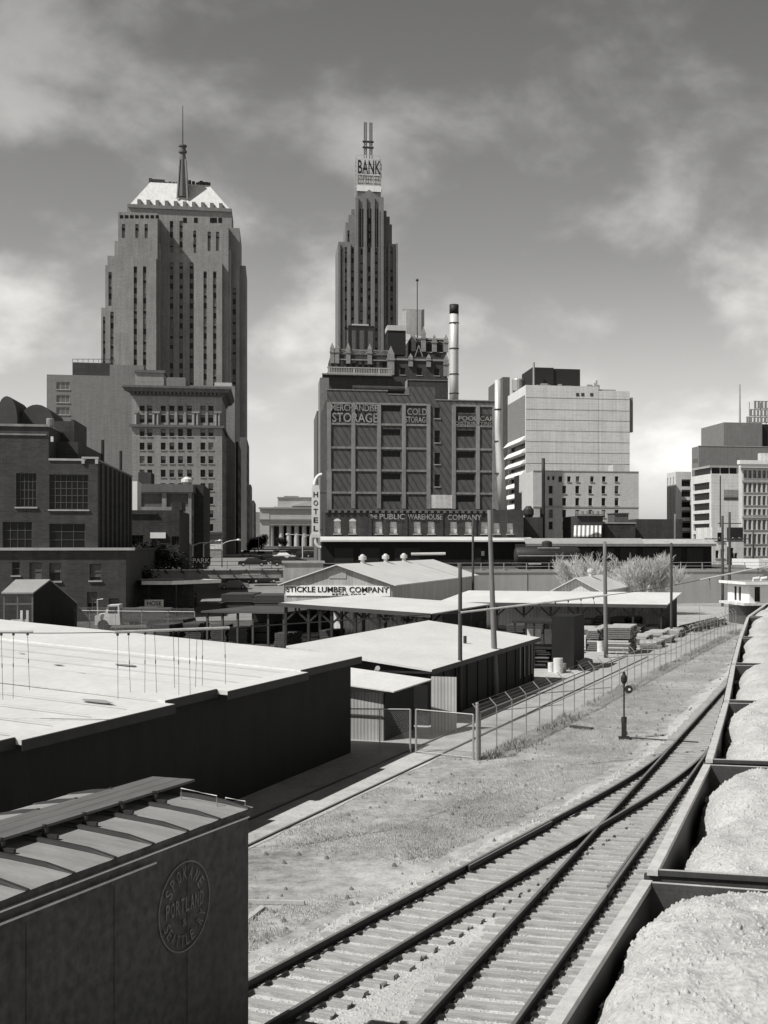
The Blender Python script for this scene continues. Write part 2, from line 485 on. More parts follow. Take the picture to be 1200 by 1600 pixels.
def win_geo(mb, T, a0, a1, z0, z1, inset, nx=1, nz=2, blind=0.0, fr=0.07):
    """panes m0 glass, m1 frame, m2 blind"""
    g = -inset
    zb = z1 - (z1 - z0) * blind
    if blind > 0.02:
        mb.quad(T(a0, g, zb), T(a1, g, zb), T(a1, g, z1), T(a0, g, z1), 2)
    if blind < 0.98:
        mb.quad(T(a0, g, z0), T(a1, g, z0), T(a1, g, zb), T(a0, g, zb), 0)
    def fb(p0, p1, q0, q1):
        c = [T(a, o, z) for z in (q0, q1) for (a, o) in ((p0, g + 0.005), (p1, g + 0.005), (p1, g + 0.06), (p0, g + 0.06))]
        mb.add(c, [(3, 2, 1, 0), (4, 5, 6, 7), (0, 1, 5, 4), (1, 2, 6, 5), (2, 3, 7, 6), (3, 0, 4, 7)], 1)
    if fr > 0:
        fb(a0, a0 + fr, z0, z1); fb(a1 - fr, a1, z0, z1)
        fb(a0 + fr, a1 - fr, z0, z0 + fr); fb(a0 + fr, a1 - fr, z1 - fr, z1)
        for i in range(1, nx):
            xc = a0 + (a1 - a0) * i / nx
            fb(xc - fr * 0.4, xc + fr * 0.4, z0 + fr, z1 - fr)
        for i in range(1, nz):
            zc = z0 + (z1 - z0) * i / nz
            fb(a0 + fr, a1 - fr, zc - fr * 0.4, zc + fr * 0.4)
def sill_geo(mb, T, a0, a1, z0, th=0.15, out=0.15, ov=0.12, m=0):
    c = [T(a, o, z) for z in (z0 - th, z0 - 0.004) for (a, o) in ((a0 - ov, 0.004), (a1 + ov, 0.004), (a1 + ov, out), (a0 - ov, out))]
    mb.add(c, [(3, 2, 1, 0), (4, 5, 6, 7), (0, 1, 5, 4), (1, 2, 6, 5), (2, 3, 7, 6), (3, 0, 4, 7)], m)

def windows(parent, items, mats=None, limit=100, name='window'):
    """items: (T, a0, a1, z0, z1, inset, nx, nz, blind, sill). first `limit` are parts, the rest one stuff part"""
    mats = mats or [M['glass'], M['trim_dark'], M['blind'], M['concrete']]
    items = list(items)
    if len(items) > limit:
        items.sort(key=lambda i: -(i[2] - i[1]) * (i[4] - i[3]))
    rest = MB()
    for k, it in enumerate(items):
        T, a0, a1, z0, z1, inset, nx, nz, blind, sill = it
        mb = MB() if k < limit else rest
        win_geo(mb, T, a0, a1, z0, z1, inset, nx, nz, blind)
        if sill:
            sill_geo(mb, T, a0, a1, z0, m=3)
        if k < limit:
            mb.build(name, mats, parent)
    if rest.v:
        tag(rest.build(name, mats, parent), kind='stuff')
def rb():
    r = random.random()
    return 0.0 if r < 0.45 else (random.choice((0.3, 0.5, 0.5, 0.7)) if r < 0.92 else 1.0)

def shell(mb, x0, x1, y0, y1, z0, z1, front=(), right=(), left=(), inset=0.3, m=0, parapet=0.8, mr=1):
    wall(mb, TF(y0), x0, x1, z0, z1, front, inset, m)
    wall(mb, TR(x1), y0, y1, z0, z1, right, inset, m)
    wall(mb, TL(x0), y0, y1, z0, z1, left, inset, m)
    mb.quad((x0, y1, z0), (x1, y1, z0), (x1, y1, z1), (x0, y1, z1), m)
    t = 0.35
    zr = z1 - parapet
    if parapet > 0:
        # parapet inner faces and coping top
        mb.quad((x0, y0, z1), (x1, y0, z1), (x1 - t, y0 + t, z1), (x0 + t, y0 + t, z1), m)
        mb.quad((x1, y0, z1), (x1, y1, z1), (x1 - t, y1 - t, z1), (x1 - t, y0 + t, z1), m)
        mb.quad((x1, y1, z1), (x0, y1, z1), (x0 + t, y1 - t, z1), (x1 - t, y1 - t, z1), m)
        mb.quad((x0, y1, z1), (x0, y0, z1), (x0 + t, y0 + t, z1), (x0 + t, y1 - t, z1), m)
        for p, q in (((x0 + t, y0 + t), (x1 - t, y0 + t)), ((x1 - t, y0 + t), (x1 - t, y1 - t)), ((x1 - t, y1 - t), (x0 + t, y1 - t)), ((x0 + t, y1 - t), (x0 + t, y0 + t))):
            mb.quad((p[0], p[1], zr), (q[0], q[1], zr), (q[0], q[1], z1), (p[0], p[1], z1), m)
        mb.quad((x0 + t, y0 + t, zr), (x1 - t, y0 + t, zr), (x1 - t, y1 - t, zr), (x0 + t, y1 - t, zr), mr)
    else:
        mb.quad((x0, y0, z1), (x1, y0, z1), (x1, y1, z1), (x0, y1, z1), mr)

# lettering as real meshes, standing in the local xz plane facing -y
def letters(txt, mirror=False):
    cu = bpy.data.curves.new('lettering', 'FONT')
    cu.body = txt; cu.size = 1.0; cu.extrude = 0.0; cu.resolution_u = 3; cu.offset = 0.012
    o = bpy.data.objects.new('lettering_source', cu)
    COL.objects.link(o)
    bpy.context.view_layer.update()
    dg = bpy.context.evaluated_depsgraph_get()
    me = bpy.data.meshes.new_from_object(o.evaluated_get(dg))
    vs_ = [(v.co.x, v.co.y) for v in me.vertices]
    fs_ = [tuple(p.vertices) for p in me.polygons]
    bpy.data.objects.remove(o); bpy.data.curves.remove(cu); bpy.data.meshes.remove(me)
    xs = [p[0] for p in vs_]; ys = [p[1] for p in vs_]
    x0, x1, y0, y1 = min(xs), max(xs), min(ys), max(ys)
    return [((x - x0) / (x1 - x0), (y - y0) / (y1 - y0)) for x, y in vs_], fs_, (x1 - x0) / (y1 - y0)
def text_on(mb, txt, T, a0, a1, z0, z1, out=0.02, m=0, thick=0.03):
    v2, fs_, asp = letters(txt)
    top = [T(a0 + p[0] * (a1 - a0), out + thick, z0 + p[1] * (z1 - z0)) for p in v2]
    mb.add(top, fs_, m)
    # edges
    from collections import Counter
    cnt = Counter()
    for f in fs_:
        for i in range(len(f)):
            e = (f[i], f[(i + 1) % len(f)]); cnt[tuple(sorted(e))] += 1
    bot = [T(a0 + p[0] * (a1 - a0), out, z0 + p[1] * (z1 - z0)) for p in v2]
    o = len(mb.v)
    mb.v.extend(top); mb.v.extend(bot); n = len(top)
    for e, c in cnt.items():
        if c == 1:
            mb.f.append((o + e[0], o + e[1], o + n + e[1], o + n + e[0])); mb.m.append(m)

def scatter(name, tv, tf, P, S, A, matl, sz=None, tilt=0.0):
    """tv template verts (k,3), tf faces, P points (n,3), S scales (n,), A z-rotations (n,) -> one mesh"""
    tv = np.array(tv, float); tf = np.array(tf, int)
    n = len(P); k = len(tv)
    ca, sa = np.cos(A), np.sin(A)
    X = tv[None, :, 0] * ca[:, None] - tv[None, :, 1] * sa[:, None]
    Yv = tv[None, :, 0] * sa[:, None] + tv[None, :, 1] * ca[:, None]
    Z = np.repeat(tv[None, :, 2], n, 0)
    if sz is not None:
        Z = Z * (sz / S)[:, None]
    V = np.stack([X, Yv, Z], 2) * S[:, None, None] + P[:, None, :]
    V = V.reshape(-1, 3)
    Fc = (tf[None] + (np.arange(n) * k)[:, None, None]).reshape(-1, tf.shape[1])
    me = bpy.data.meshes.new(name)
    me.vertices.add(len(V)); me.vertices.foreach_set('co', V.ravel())
    fl = tf.shape[1]
    me.loops.add(Fc.size); me.loops.foreach_set('vertex_index', Fc.ravel())
    me.polygons.add(len(Fc)); me.polygons.foreach_set('loop_start', np.arange(len(Fc)) * fl); me.polygons.foreach_set('loop_total', np.full(len(Fc), fl))
    me.materials.append(matl)
    me.update(calc_edges=True)
    o = bpy.data.objects.new(name, me); COL.objects.link(o)
    return o
# ================================================================== THE GROUND
A_CITY = 10.5      # the streets' grid
A_YARD = -15.0     # the yard's grid follows the tracks
ca, sa_ = math.cos(R(A_CITY)), math.sin(R(A_CITY))
cdir = Vector((ca, sa_, 0)); ddir = Vector((-sa_, ca, 0))
WALL0 = Vector((0, 170, 0))           # a point of the viaduct's retaining wall
DECK = 4.3

def ground_mat(name, base, dark, light, s1=0.12, s2=1.5, stretch=(1, 1, 1), bump=0.03, rot=0.0, contrast=1.0, fine=9.0):
    m = bpy.data.materials.new(name); m.use_nodes = True; t = m.node_tree
    b = t.nodes['Principled BSDF']; b.inputs['Roughness'].default_value = 0.95; b.inputs['Specular IOR Level'].default_value = 0.15
    tcn = N(t, 'ShaderNodeTexCoord'); mpn = N(t, 'ShaderNodeMapping'); mpn.inputs['Scale'].default_value = stretch; mpn.inputs['Rotation'].default_value = (0, 0, rot)
    t.links.new(tcn.outputs['Object'], mpn.inputs[0])
    def no(sc, det=6, ro=0.6):
        n = N(t, 'ShaderNodeTexNoise'); n.inputs['Scale'].default_value = sc; n.inputs['Detail'].default_value = det; n.inputs['Roughness'].default_value = ro
        t.links.new(mpn.outputs[0], n.inputs[0]); return n.outputs[0]
    a, c, d = no(s1), no(s2), no(fine, 4, 0.7)
    mix = MATH(t, 'ADD', MATH(t, 'MULTIPLY', a, 0.55), MATH(t, 'MULTIPLY', c, 0.45))
    r = N(t, 'ShaderNodeValToRGB'); e = r.color_ramp.elements
    e[0].position = 0.5 - 0.16 / contrast; e[0].color = (dark,) * 3 + (1,)
    e[1].position = 0.5 + 0.16 / contrast; e[1].color = (light,) * 3 + (1,)
    q = e.new(0.5); q.color = (base,) * 3 + (1,)
    t.links.new(mix, r.inputs[0])
    bwn = N(t, 'ShaderNodeRGBToBW'); t.links.new(r.outputs[0], bwn.inputs[0])
    v = MATH(t, 'MULTIPLY', bwn.outputs[0], MATH(t, 'ADD', 0.55, MATH(t, 'MULTIPLY', d, 0.9)))
    cc = N(t, 'ShaderNodeCombineColor'); t.links.new(v, cc.inputs[0]); t.links.new(MATH(t, 'MULTIPLY', v, 0.99), cc.inputs[1]); t.links.new(MATH(t, 'MULTIPLY', v, 0.965), cc.inputs[2])
    t.links.new(cc.outputs[0], b.inputs['Base Color'])
    bm = N(t, 'ShaderNodeBump'); bm.inputs['Distance'].default_value = bump; bm.inputs['Strength'].default_value = 0.8
    t.links.new(MATH(t, 'ADD', MATH(t, 'MULTIPLY', c, 1.0), MATH(t, 'MULTIPLY', d, 0.6)), bm.inputs['Height']); t.links.new(bm.outputs[0], b.inputs['Normal'])
    return m
G_grass = ground_mat('dry rough grass and dirt', 0.36, 0.19, 0.52, 0.22, 1.9, (1, 1, 1), 0.06, contrast=1.2)
G_yard = ground_mat('pale yard dirt', 0.42, 0.26, 0.52, 0.1, 0.9, bump=0.04)
G_ballast = ground_mat('limestone ballast and dust', 0.50, 0.36, 0.60, 0.35, 3.0, bump=0.05, fine=14.0)
G_cinder = ground_mat('dark cinder yard', 0.10, 0.05, 0.17, 0.2, 0.9, bump=0.04)
G_path = ground_mat('sandy path', 0.46, 0.33, 0.55, 0.2, 1.6, bump=0.03)
G_city = ground_mat('city paving', 0.10, 0.07, 0.15, 0.05, 0.4, bump=0.01)
G_road = ground_mat('worn street surface', 0.24, 0.17, 0.32, 0.06, 0.5, bump=0.01)

def wall_pt(x):    # point of the retaining wall line at local along-distance x
    return WALL0 + cdir * x
def struct(o, name=None):
    o['kind'] = 'structure'
    return o
# lower yard, one sheet reaching the retaining wall
gm = MB()
p0, p1 = wall_pt(-420), wall_pt(420)
NX, NY = 60, 40
for j in range(NY + 1):
    for i in range(NX + 1):
        x = -400 + 820 * i / NX
        yw = WALL0.y + math.tan(R(A_CITY)) * x
        y = -60 + (yw + 60) * j / NY
        gm.v.append((x, y, 0.0))
for j in range(NY):
    for i in range(NX):
        a = j * (NX + 1) + i
        gm.f.append((a, a + 1, a + NX + 2, a + NX + 1)); gm.m.append(0)
struct(gm.build('ground', G_grass))

# the street that dips under the railway
ST_W = 15.0
ST_C = Vector((-36.5, 163.2, 0))      # centre of the street where it meets the wall line
def zcity(Y):
    if Y < 195: return DECK
    if Y < 500: return DECK + (Y - 195) / 305 * 2.7
    return 7.0
def street_z(s):   # s distance beyond the wall
    Y = ST_C.y + s * ddir.y
    if s < 10: return 0.05
    k = min(1.0, (s - 10) / 105.0); k = k * k * (3 - 2 * k)
    return 0.05 + k * (zcity(Y) - 0.05)
sm = MB()
ss = [-30, -10, 0, 10] + [10 + 7 * i for i in range(1, 17)] + [130, 160, 200, 250, 330, 500, 900]
for i, s in enumerate(ss):
    z = street_z(s) if s < 128 else zcity(ST_C.y + s * ddir.y) + 0.02
    for q in (-ST_W / 2, ST_W / 2):
        p = ST_C + ddir * s + cdir * q
        sm.v.append((p.x, p.y, z + (0.03 if s < 10 else 0.03)))
for i in range(len(ss) - 1):
    sm.f.append((2 * i, 2 * i + 1, 2 * i + 3, 2 * i + 2)); sm.m.append(0)
struct(sm.build('street', G_road))
# cutting walls beside the street
cw = MB()
for side in (-1, 1):
    for i in range(len(ss) - 1):
        if ss[i] < 0 or ss[i] >= 120: continue
        q = side * (ST_W / 2)
        pa, pb = ST_C + ddir * ss[i] + cdir * q, ST_C + ddir * ss[i + 1] + cdir * q
        cw.quad((pa.x, pa.y, street_z(ss[i]) - 0.3), (pb.x, pb.y, street_z(ss[i + 1]) - 0.3), (pb.x, pb.y, zcity(pb.y) + 0.35), (pa.x, pa.y, zcity(pa.y) + 0.35))
        po, pp = pa + cdir * side * 0.4, pb + cdir * side * 0.4
        cw.quad((pa.x, pa.y, zcity(pa.y) + 0.35), (pb.x, pb.y, zcity(pb.y) + 0.35), (pp.x, pp.y, zcity(pb.y) + 0.35), (po.x, po.y, zcity(pa.y) + 0.35))
tag(cw.build('underpass_wall', M['concrete_dark']), 'concrete cutting walls lining the street that dips under the railway', 'retaining wall')
# upper level: railway deck and the city, left and right of the cutting
um = MB()
ds = [0, 25, 60, 100, 150, 220, 320, 500, 900, 1700, 3600]
for side in (-1, 1):
    o = len(um.v)
    qs = [ST_W / 2, 40, 120, 300, 700, 1500] if side > 0 else [ST_W / 2, 40, 120, 300, 900]
    for s in ds:
        for q in qs:
            p = ST_C + ddir * s + cdir * side * q
            um.v.append((p.x, p.y, zcity(ST_C.y + s * ddir.y)))
    k = len(qs)
    for j in range(len(ds) - 1):
        for i in range(k - 1):
            a = o + j * k + i
            um.f.append((a, a + 1, a + k + 1, a + k)); um.m.append(0)
struct(um.build('ground', G_city))

# sheets of other surface on the yard
def sheet(name, pts, z, m, jit=0.0, n=1):
    """pts: closed outline; edges subdivided and jittered"""
    out = []
    for i in range(len(pts)):
        a, b = Vector(pts[i]), Vector(pts[(i + 1) % len(pts)])
        k = max(1, int((b - a).length / 1.2)) if jit else 1
        for j in range(k):
            p = a.lerp(b, j / k)
            out.append((p.x + random.uniform(-jit, jit), p.y + random.uniform(-jit, jit), z))
    bm = bmesh.new()
    f = bm.faces.new([bm.verts.new(p) for p in out])
    bmesh.ops.triangulate(bm, faces=[f])
    me = bpy.data.meshes.new(name); bm.to_mesh(me); bm.free()
    me.materials.append(m)
    o = bpy.data.objects.new(name, me); COL.objects.link(o)
    return struct(o)

# ------------------------------------------------------------------ tracks
def xR(Y):   # the straight main track
    return -0.58 + 0.268 * (Y - 21.6)
def offL(Y):
    if Y > 51: return 0.0
    if Y > 38.5: return -0.0072 * (51 - Y) ** 2
    return -0.0072 * 12.5 ** 2 - 0.168 * (38.5 - Y)
def xL(Y):
    return xR(Y) + offL(Y)
GP = [(2, -1.15), (8, 0.5), (13.66, 2.1), (19.4, 3.64), (29.5, 6.07), (41, 8.42), (53.7, 10.85), (69.9, 14.05), (89.5, 18.1), (108, 23.0), (130, 29.5), (170, 42)]
def xG(Y):
    for i in range(len(GP) - 1):
        if Y <= GP[i + 1][0]:
            a = GP[max(i - 1, 0)]; b = GP[i]; c = GP[i + 1]; d = GP[min(i + 2, len(GP) - 1)]
            t = (Y - b[0]) / (c[0] - b[0])
            m1 = (c[1] - a[1]) / (c[0] - a[0]) * (c[0] - b[0]); m2 = (d[1] - b[1]) / (d[0] - b[0]) * (c[0] - b[0])
            return (2 * t ** 3 - 3 * t ** 2 + 1) * b[1] + (t ** 3 - 2 * t ** 2 + t) * m1 + (-2 * t ** 3 + 3 * t ** 2) * c[1] + (t ** 3 - t ** 2) * m2
    return GP[-1][1]
def xS(Y):   # spur beside the sheds
    return -7.75 + 0.292 * (Y - 34.6)
ballast = []
sheet('gravel', [(xL(6) - 1.7, 6, 0)] + [(xL(y) - 1.75, y, 0) for y in range(12, 66, 4)] + [(xR(y) - 1.9, y, 0) for y in range(68, 124, 6)] +
      [(xG(y) + 9, y, 0) for y in range(122, 4, -9)], 0.012, G_ballast, 0.22)
sheet('path', [(-16.5, 8, 0), (xS(30) - 3.4, 30, 0), (xS(50) - 3.6, 50, 0), (xS(50) - 1.0, 49.6, 0), (xS(50) + 0.95, 50, 0), (xS(34) + 0.95, 34, 0), (xS(20) + 0.9, 20, 0), (xS(8) + 0.9, 8, 0)], 0.012, G_path, 0.12)
sheet('cinders', [(-60, 88, 0), (-12, 90, 0), (1, 94, 0), (3, 117, 0), (-27, 158, 0), (-60, 156, 0)], 0.016, G_cinder, 0.3)
sheet('yard', [(-6.8, 48.6, 0), (-1.3, 48.6, 0), (21, 119, 0), (37, 172, 0), (-60, 158, 0), (-60, 80, 0)], 0.008, G_yard, 0.2)

RAILP = [(-0.07, 0), (0.07, 0), (0.07, 0.02), (0.012, 0.045), (0.012, 0.125), (0.037, 0.14), (0.037, 0.172), (-0.037, 0.172), (-0.037, 0.14), (-0.012, 0.125), (-0.012, 0.045), (-0.07, 0.02)]
def sweep_rail(fx, off, y0, y1, z=0.085, step=1.0, prof=RAILP):
    mb = MB(); k = len(prof); n = max(2, int((y1 - y0) / step) + 1)
    for i in range(n):
        Y = y0 + (y1 - y0) * i / (n - 1)
        dx = (fx(Y + 0.3) - fx(Y - 0.3)) / 0.6
        L = math.hypot(dx, 1); nx, ny = 1 / L, -dx / L
        for a, b in prof:
            mb.v.append((fx(Y) + nx * (off + a), Y + ny * (off + a), z + b))
    for i in range(n - 1):
        for j in range(k):
            j2 = (j + 1) % k
            mb.f.append((i * k + j, i * k + j2, (i + 1) * k + j2, (i + 1) * k + j)); mb.m.append(1 if j == 6 else 0)
    mb.f.append(tuple(range(k))); mb.m.append(0)
    mb.f.append(tuple((n - 1) * k + j for j in range(k))[::-1]); mb.m.append(0)
    return mb
GA = 0.7525
RM = [M['rust'], M['rail_top']]
def tie_mesh(L, seed):
    rnd = random.Random(seed)
    mb = MB()
    w = 0.115 + rnd.uniform(-0.008, 0.008); h = 0.035
    nx = 7
    for i in range(nx + 1):
        x = -L / 2 + L * i / nx
        for (a, b) in ((-w, -0.06), (w, -0.06), (w, h), (w * 0.3, h + 0.004), (-w * 0.3, h - 0.006), (-w, h)):
            mb.v.append((x + rnd.uniform(-0.004, 0.004) + (rnd.uniform(-.03, .03) if i in (0, nx) else 0), a + rnd.uniform(-0.01, 0.01), b + rnd.uniform(-0.006, 0.006)))
    for i in range(nx):
        for j in range(6):
            j2 = (j + 1) % 6
            mb.f.append((i * 6 + j, i * 6 + j2, (i + 1) * 6 + j2, (i + 1) * 6 + j)); mb.m.append(0)
    mb.f.append(tuple(range(6))); mb.m.append(0); mb.f.append(tuple(nx * 6 + j for j in range(6))[::-1]); mb.m.append(0)
    return mb
tie_src = {}
def tie_data(L, k):
    key = (round(L, 1), k)
    if key not in tie_src:
        o = tie_mesh(round(L, 1), k * 13 + int(L * 10)).build('sleeper', M['tie'])
        tie_src[key] = o.data
        bpy.data.objects.remove(o)
    return tie_src[key]
def lay_ties(parent, fx, y0, y1, length=lambda Y: 2.6, shift=lambda Y: 0.0, z=0.045, limit=100):
    Y = y0; n = 0; rest = MB(); plates = []
    while Y < y1:
        dx = (fx(Y + 0.3) - fx(Y - 0.3)) / 0.6
        L = length(Y) + random.uniform(-0.06, 0.06); ang = -math.atan(dx) + random.gauss(0, 0.012)
        sh = shift(Y) + random.uniform(-0.06, 0.06)
        c = Vector((fx(Y) + math.cos(ang) * sh, Y + math.sin(ang) * sh, z + random.uniform(-0.012, 0.012)))
        if n < limit:
            me = tie_data(L, random.randint(0, 5))
            o = bpy.data.objects.new('sleeper', me); COL.objects.link(o); o.parent = parent
            o.location = c; o.rotation_euler = (0, random.gauss(0, 0.004), ang + (math.pi if random.random() < .5 else 0))
        else:
            ax = Vector((math.cos(ang), math.sin(ang), 0)); ay = Vector((-math.sin(ang), math.cos(ang), 0))
            rest.obox(c - Vector((0, 0, .012)), ax * L / 2, ay * 0.115, Vector((0, 0, 0.047)))
        if Y < 70: plates.append(((fx(Y), Y), ang))
        n += 1
        Y += (0.54 + random.uniform(-0.03, 0.03)) / math.hypot(1, dx)
    pl = MB()
    for (c_, an_) in plates:
        for g_ in (-GA, GA):
            q = Vector((c_[0] + math.cos(an_) * g_, c_[1] + math.sin(an_) * g_, .088))
            ax = Vector((math.cos(an_), math.sin(an_), 0)); ay = Vector((-math.sin(an_), math.cos(an_), 0))
            pl.obox(q, ax * .15, ay * .085, Vector((0, 0, .008)))
            for s_ in (-1, 1): pl.obox(q + ax * .095 * s_ + ay * .04 * s_ + Vector((0, 0, .02)), ax * .014, ay * .014, Vector((0, 0, .02)))
    tag(pl.build('tie_plates', M['rust'], parent), kind='stuff')
    jb = MB(); Yj = y0 + 4
    while Yj < y1:
        for g_ in (-GA, GA):
            dx = (fx(Yj + 0.3) - fx(Yj - 0.3)) / 0.6; an_ = -math.atan(dx)
            ax = Vector((math.cos(an_), math.sin(an_), 0)); ay = Vector((-math.sin(an_), math.cos(an_), 0))
            q = Vector((fx(Yj), Yj, .17)) + ax * g_
            for s_ in (-1, 1): jb.obox(q + ax * .03 * s_, ax * .016, ay * .33, Vector((0, 0, .045)))
        Yj += 11.3
    tag(jb.build('joint_bars', M['rust'], parent), kind='stuff')
    if rest.v:
        tag(rest.build('sleepers', M['tie'], parent), kind='stuff')

tr = thing('railway_track', 'straight main railway track on sleepers running up beside the hopper cars', 'railway track', (0, 0, 0))
sweep_rail(xR, -GA, 13, 128).build('rail', RM, tr)
sweep_rail(xR, GA, 13, 128).build('rail', RM, tr)
def lenR(Y):
    if 37.5 < Y < 51.5: return 2.7 - offL(Y) * 1.0
    return 2.6
lay_ties(tr, xR, 14, 118, lenR, lambda Y: offL(Y) * 0.5 if 37.5 < Y < 51.5 else 0.0)
for (s_, y0, y1) in ((GA - 0.09, 29.6, 34.4),):
    sweep_rail(xR, s_, y0, y1, prof=[(a * .8, b * .95) for a, b in RAILP]).build('guard_rail', RM, tr)
tl = thing('railway_track', 'diverging railway track curving off to the left under the dark boxcar', 'railway track', (0, 0, 0))
sweep_rail(xL, -GA, 4, 49.6, z=0.087).build('rail', RM, tl)
sweep_rail(xL, GA, 4, 50.4, z=0.087).build('rail', RM, tl)
sweep_rail(xL, -GA + 0.09, 31.0, 36.0, prof=[(a * .8, b * .95) for a, b in RAILP]).build('guard_rail', RM, tl)
lay_ties(tl, xL, 14, 37.3, lambda Y: 2.6, z=0.05)
tg = thing('railway_track', 'railway track carrying the string of loaded hopper cars', 'railway track', (0, 0, 0))
sweep_rail(xG, -GA, 4, 150, step=2).build('rail', RM, tg)
sweep_rail(xG, GA, 4, 150, step=2).build('rail', RM, tg)
lay_ties(tg, xG, 12, 66, z=0.05)
ts = thing('railway_track', 'old spur rails sunk in the path beside the long black shed', 'railway track', (0, 0, 0))
sweep_rail(xS, -GA, 10, 92, z=-0.115).build('rail', RM, ts)
sweep_rail(xS, GA, 10, 92, z=-0.115).build('rail', RM, ts)
# switch machine rod
# ------------------------------------------------------------------ ballast chips, grass, weeds
rng = np.random.default_rng(5)
chipv = [(-.5, -.4, -.2), (.5, -.35, -.2), (.45, .4, -.2), (-.4, .45, -.2), (0.1, -.1, .55), (-.2, .2, .5)]
chipf = [(0, 1, 4), (1, 2, 4), (2, 5, 4), (2, 3, 5), (3, 0, 5), (0, 4, 5)]
def zone_points(n, y0, y1, fa, fb, pw=1.6):
    # density falls with distance from the camera
    Y = y0 + (y1 - y0) * rng.random(n) ** pw
    t = rng.random(n)
    a = np.array([fa(y) for y in Y]); b = np.array([fb(y) for y in Y])
    return np.stack([a + (b - a) * t, Y, np.full(n, 0.012)], 1)
P = zone_points(24000, 19, 62, lambda y: xL(y) - 1.9, lambda y: xG(y) - 1.2, 1.5)
o = scatter('ballast_chips', chipv, chipf, P, rng.uniform(0.025, 0.07, len(P)), rng.uniform(0, 6.3, len(P)), M['stone_chip'])
tag(o, 'loose stone chips strewn between the rails and sleepers', 'ballast', kind='stuff')
bladev = [(-.10, 0, 0), (.10, 0, 0), (.25, .1, 1), (0, -.1, 0), (.0, .12, 0), (-.35, .2, .8), (.1, .1, 0), (-.05, -.02, 0), (.05, -.42, .75)]
bladef = [(0, 1, 2), (3, 4, 5), (6, 7, 8)]
def noise2(P, s, seed=0):
    r = np.random.default_rng(seed); v = np.zeros(len(P))
    for k in range(5):
        a = r.uniform(0, 6.28); f = s * (1.7 ** k) * r.uniform(.8, 1.2)
        v += np.sin((P[:, 0] * math.cos(a) + P[:, 1] * math.sin(a)) * f + r.uniform(0, 6)) * np.sin((-P[:, 0] * math.sin(a) + P[:, 1] * math.cos(a)) * f * .8 + r.uniform(0, 6)) / (1.25 ** k)
    return v
P = zone_points(190000, 19, 118, lambda y: xS(y) + 1.0 if y < 49 else (-1.2 + (y - 48) * 0.308) - 0.3, lambda y: (xL(y) if y < 51 else xR(y)) - 2.3, 1.75)
nv = noise2(P, 0.35, 3) + rng.normal(0, 0.5, len(P))
P = P[nv > -0.15]
o = scatter('grass', bladev, bladef, P, rng.uniform(0.035, 0.10, len(P)), rng.uniform(0, 6.3, len(P)), M['grass'], sz=None)
tag(o, 'short dry grass tufts growing between the path and the tracks', 'grass', kind='stuff')
# taller weeds along the foot of the fence
n = 7000
Yw = 48 + 72 * rng.random(n) ** 1.3
off = np.abs(rng.normal(0, 0.45, n)) * np.where(rng.random(n) < 0.75, 1, 2.5)
P = np.stack([-1.2 + (Yw - 48) * 0.308 + off - 0.1, Yw, np.zeros(n)], 1)
keep = noise2(P, 0.45, 9) + rng.normal(0, .4, n) > 0.25
P = P[keep]
o = scatter('weeds', bladev, bladef, P, (0.04 + 0.30 * rng.random(len(P)) ** 2.2) , rng.uniform(0, 6.3, len(P)), M['weed'])
tag(o, 'taller dry weeds tangled along the foot of the chain link fence', 'weeds', kind='stuff')
# scraps lying about
P = zone_points(420, 20, 110, lambda y: xS(y) + 1.0 if y < 49 else (-1.2 + (y - 48) * 0.308) + 0.2, lambda y: (xL(y) if y < 51 else xR(y)) - 1.6, 1.6)
o = scatter('litter', chipv, chipf, P, rng.uniform(0.05, 0.16, len(P)), rng.uniform(0, 6.3, len(P)), M['lumber_dark'])
tag(o, 'small scraps of wood and stone littering the dry verge', 'litter', kind='stuff')
def plank(p, q, w, h, label, mt='lumber'):
    mb = MB(); mb.bar(Vector(p) + Vector((0, 0, h / 2 + .012)), Vector(q) + Vector((0, 0, h / 2 + .012)), w, h)
    tag(mb.build('plank', M[mt]), label, 'plank', 'scrap boards lying in the grass')
plank(G(384, 1412), G(476, 1414), 0.10, 0.08, 'long pale board lying in the grass beside the boxcar end')
plank(G(384, 1440), G(410, 1420), 0.14, 0.05, 'short slanting board in the grass touching the boxcar end')
plank(G(892, 1137), G(925, 1141), 0.2, 0.1, 'dark short board lying in the grass left of the switch stand', 'wood_dark')

# ================================================================== SHEDS OF THE LUMBER YARD
yd = R(A_YARD)
M['roof_lap'] = mat('felt lap lines', 0.42, amt=0.4, scale=.8, fine=.2)
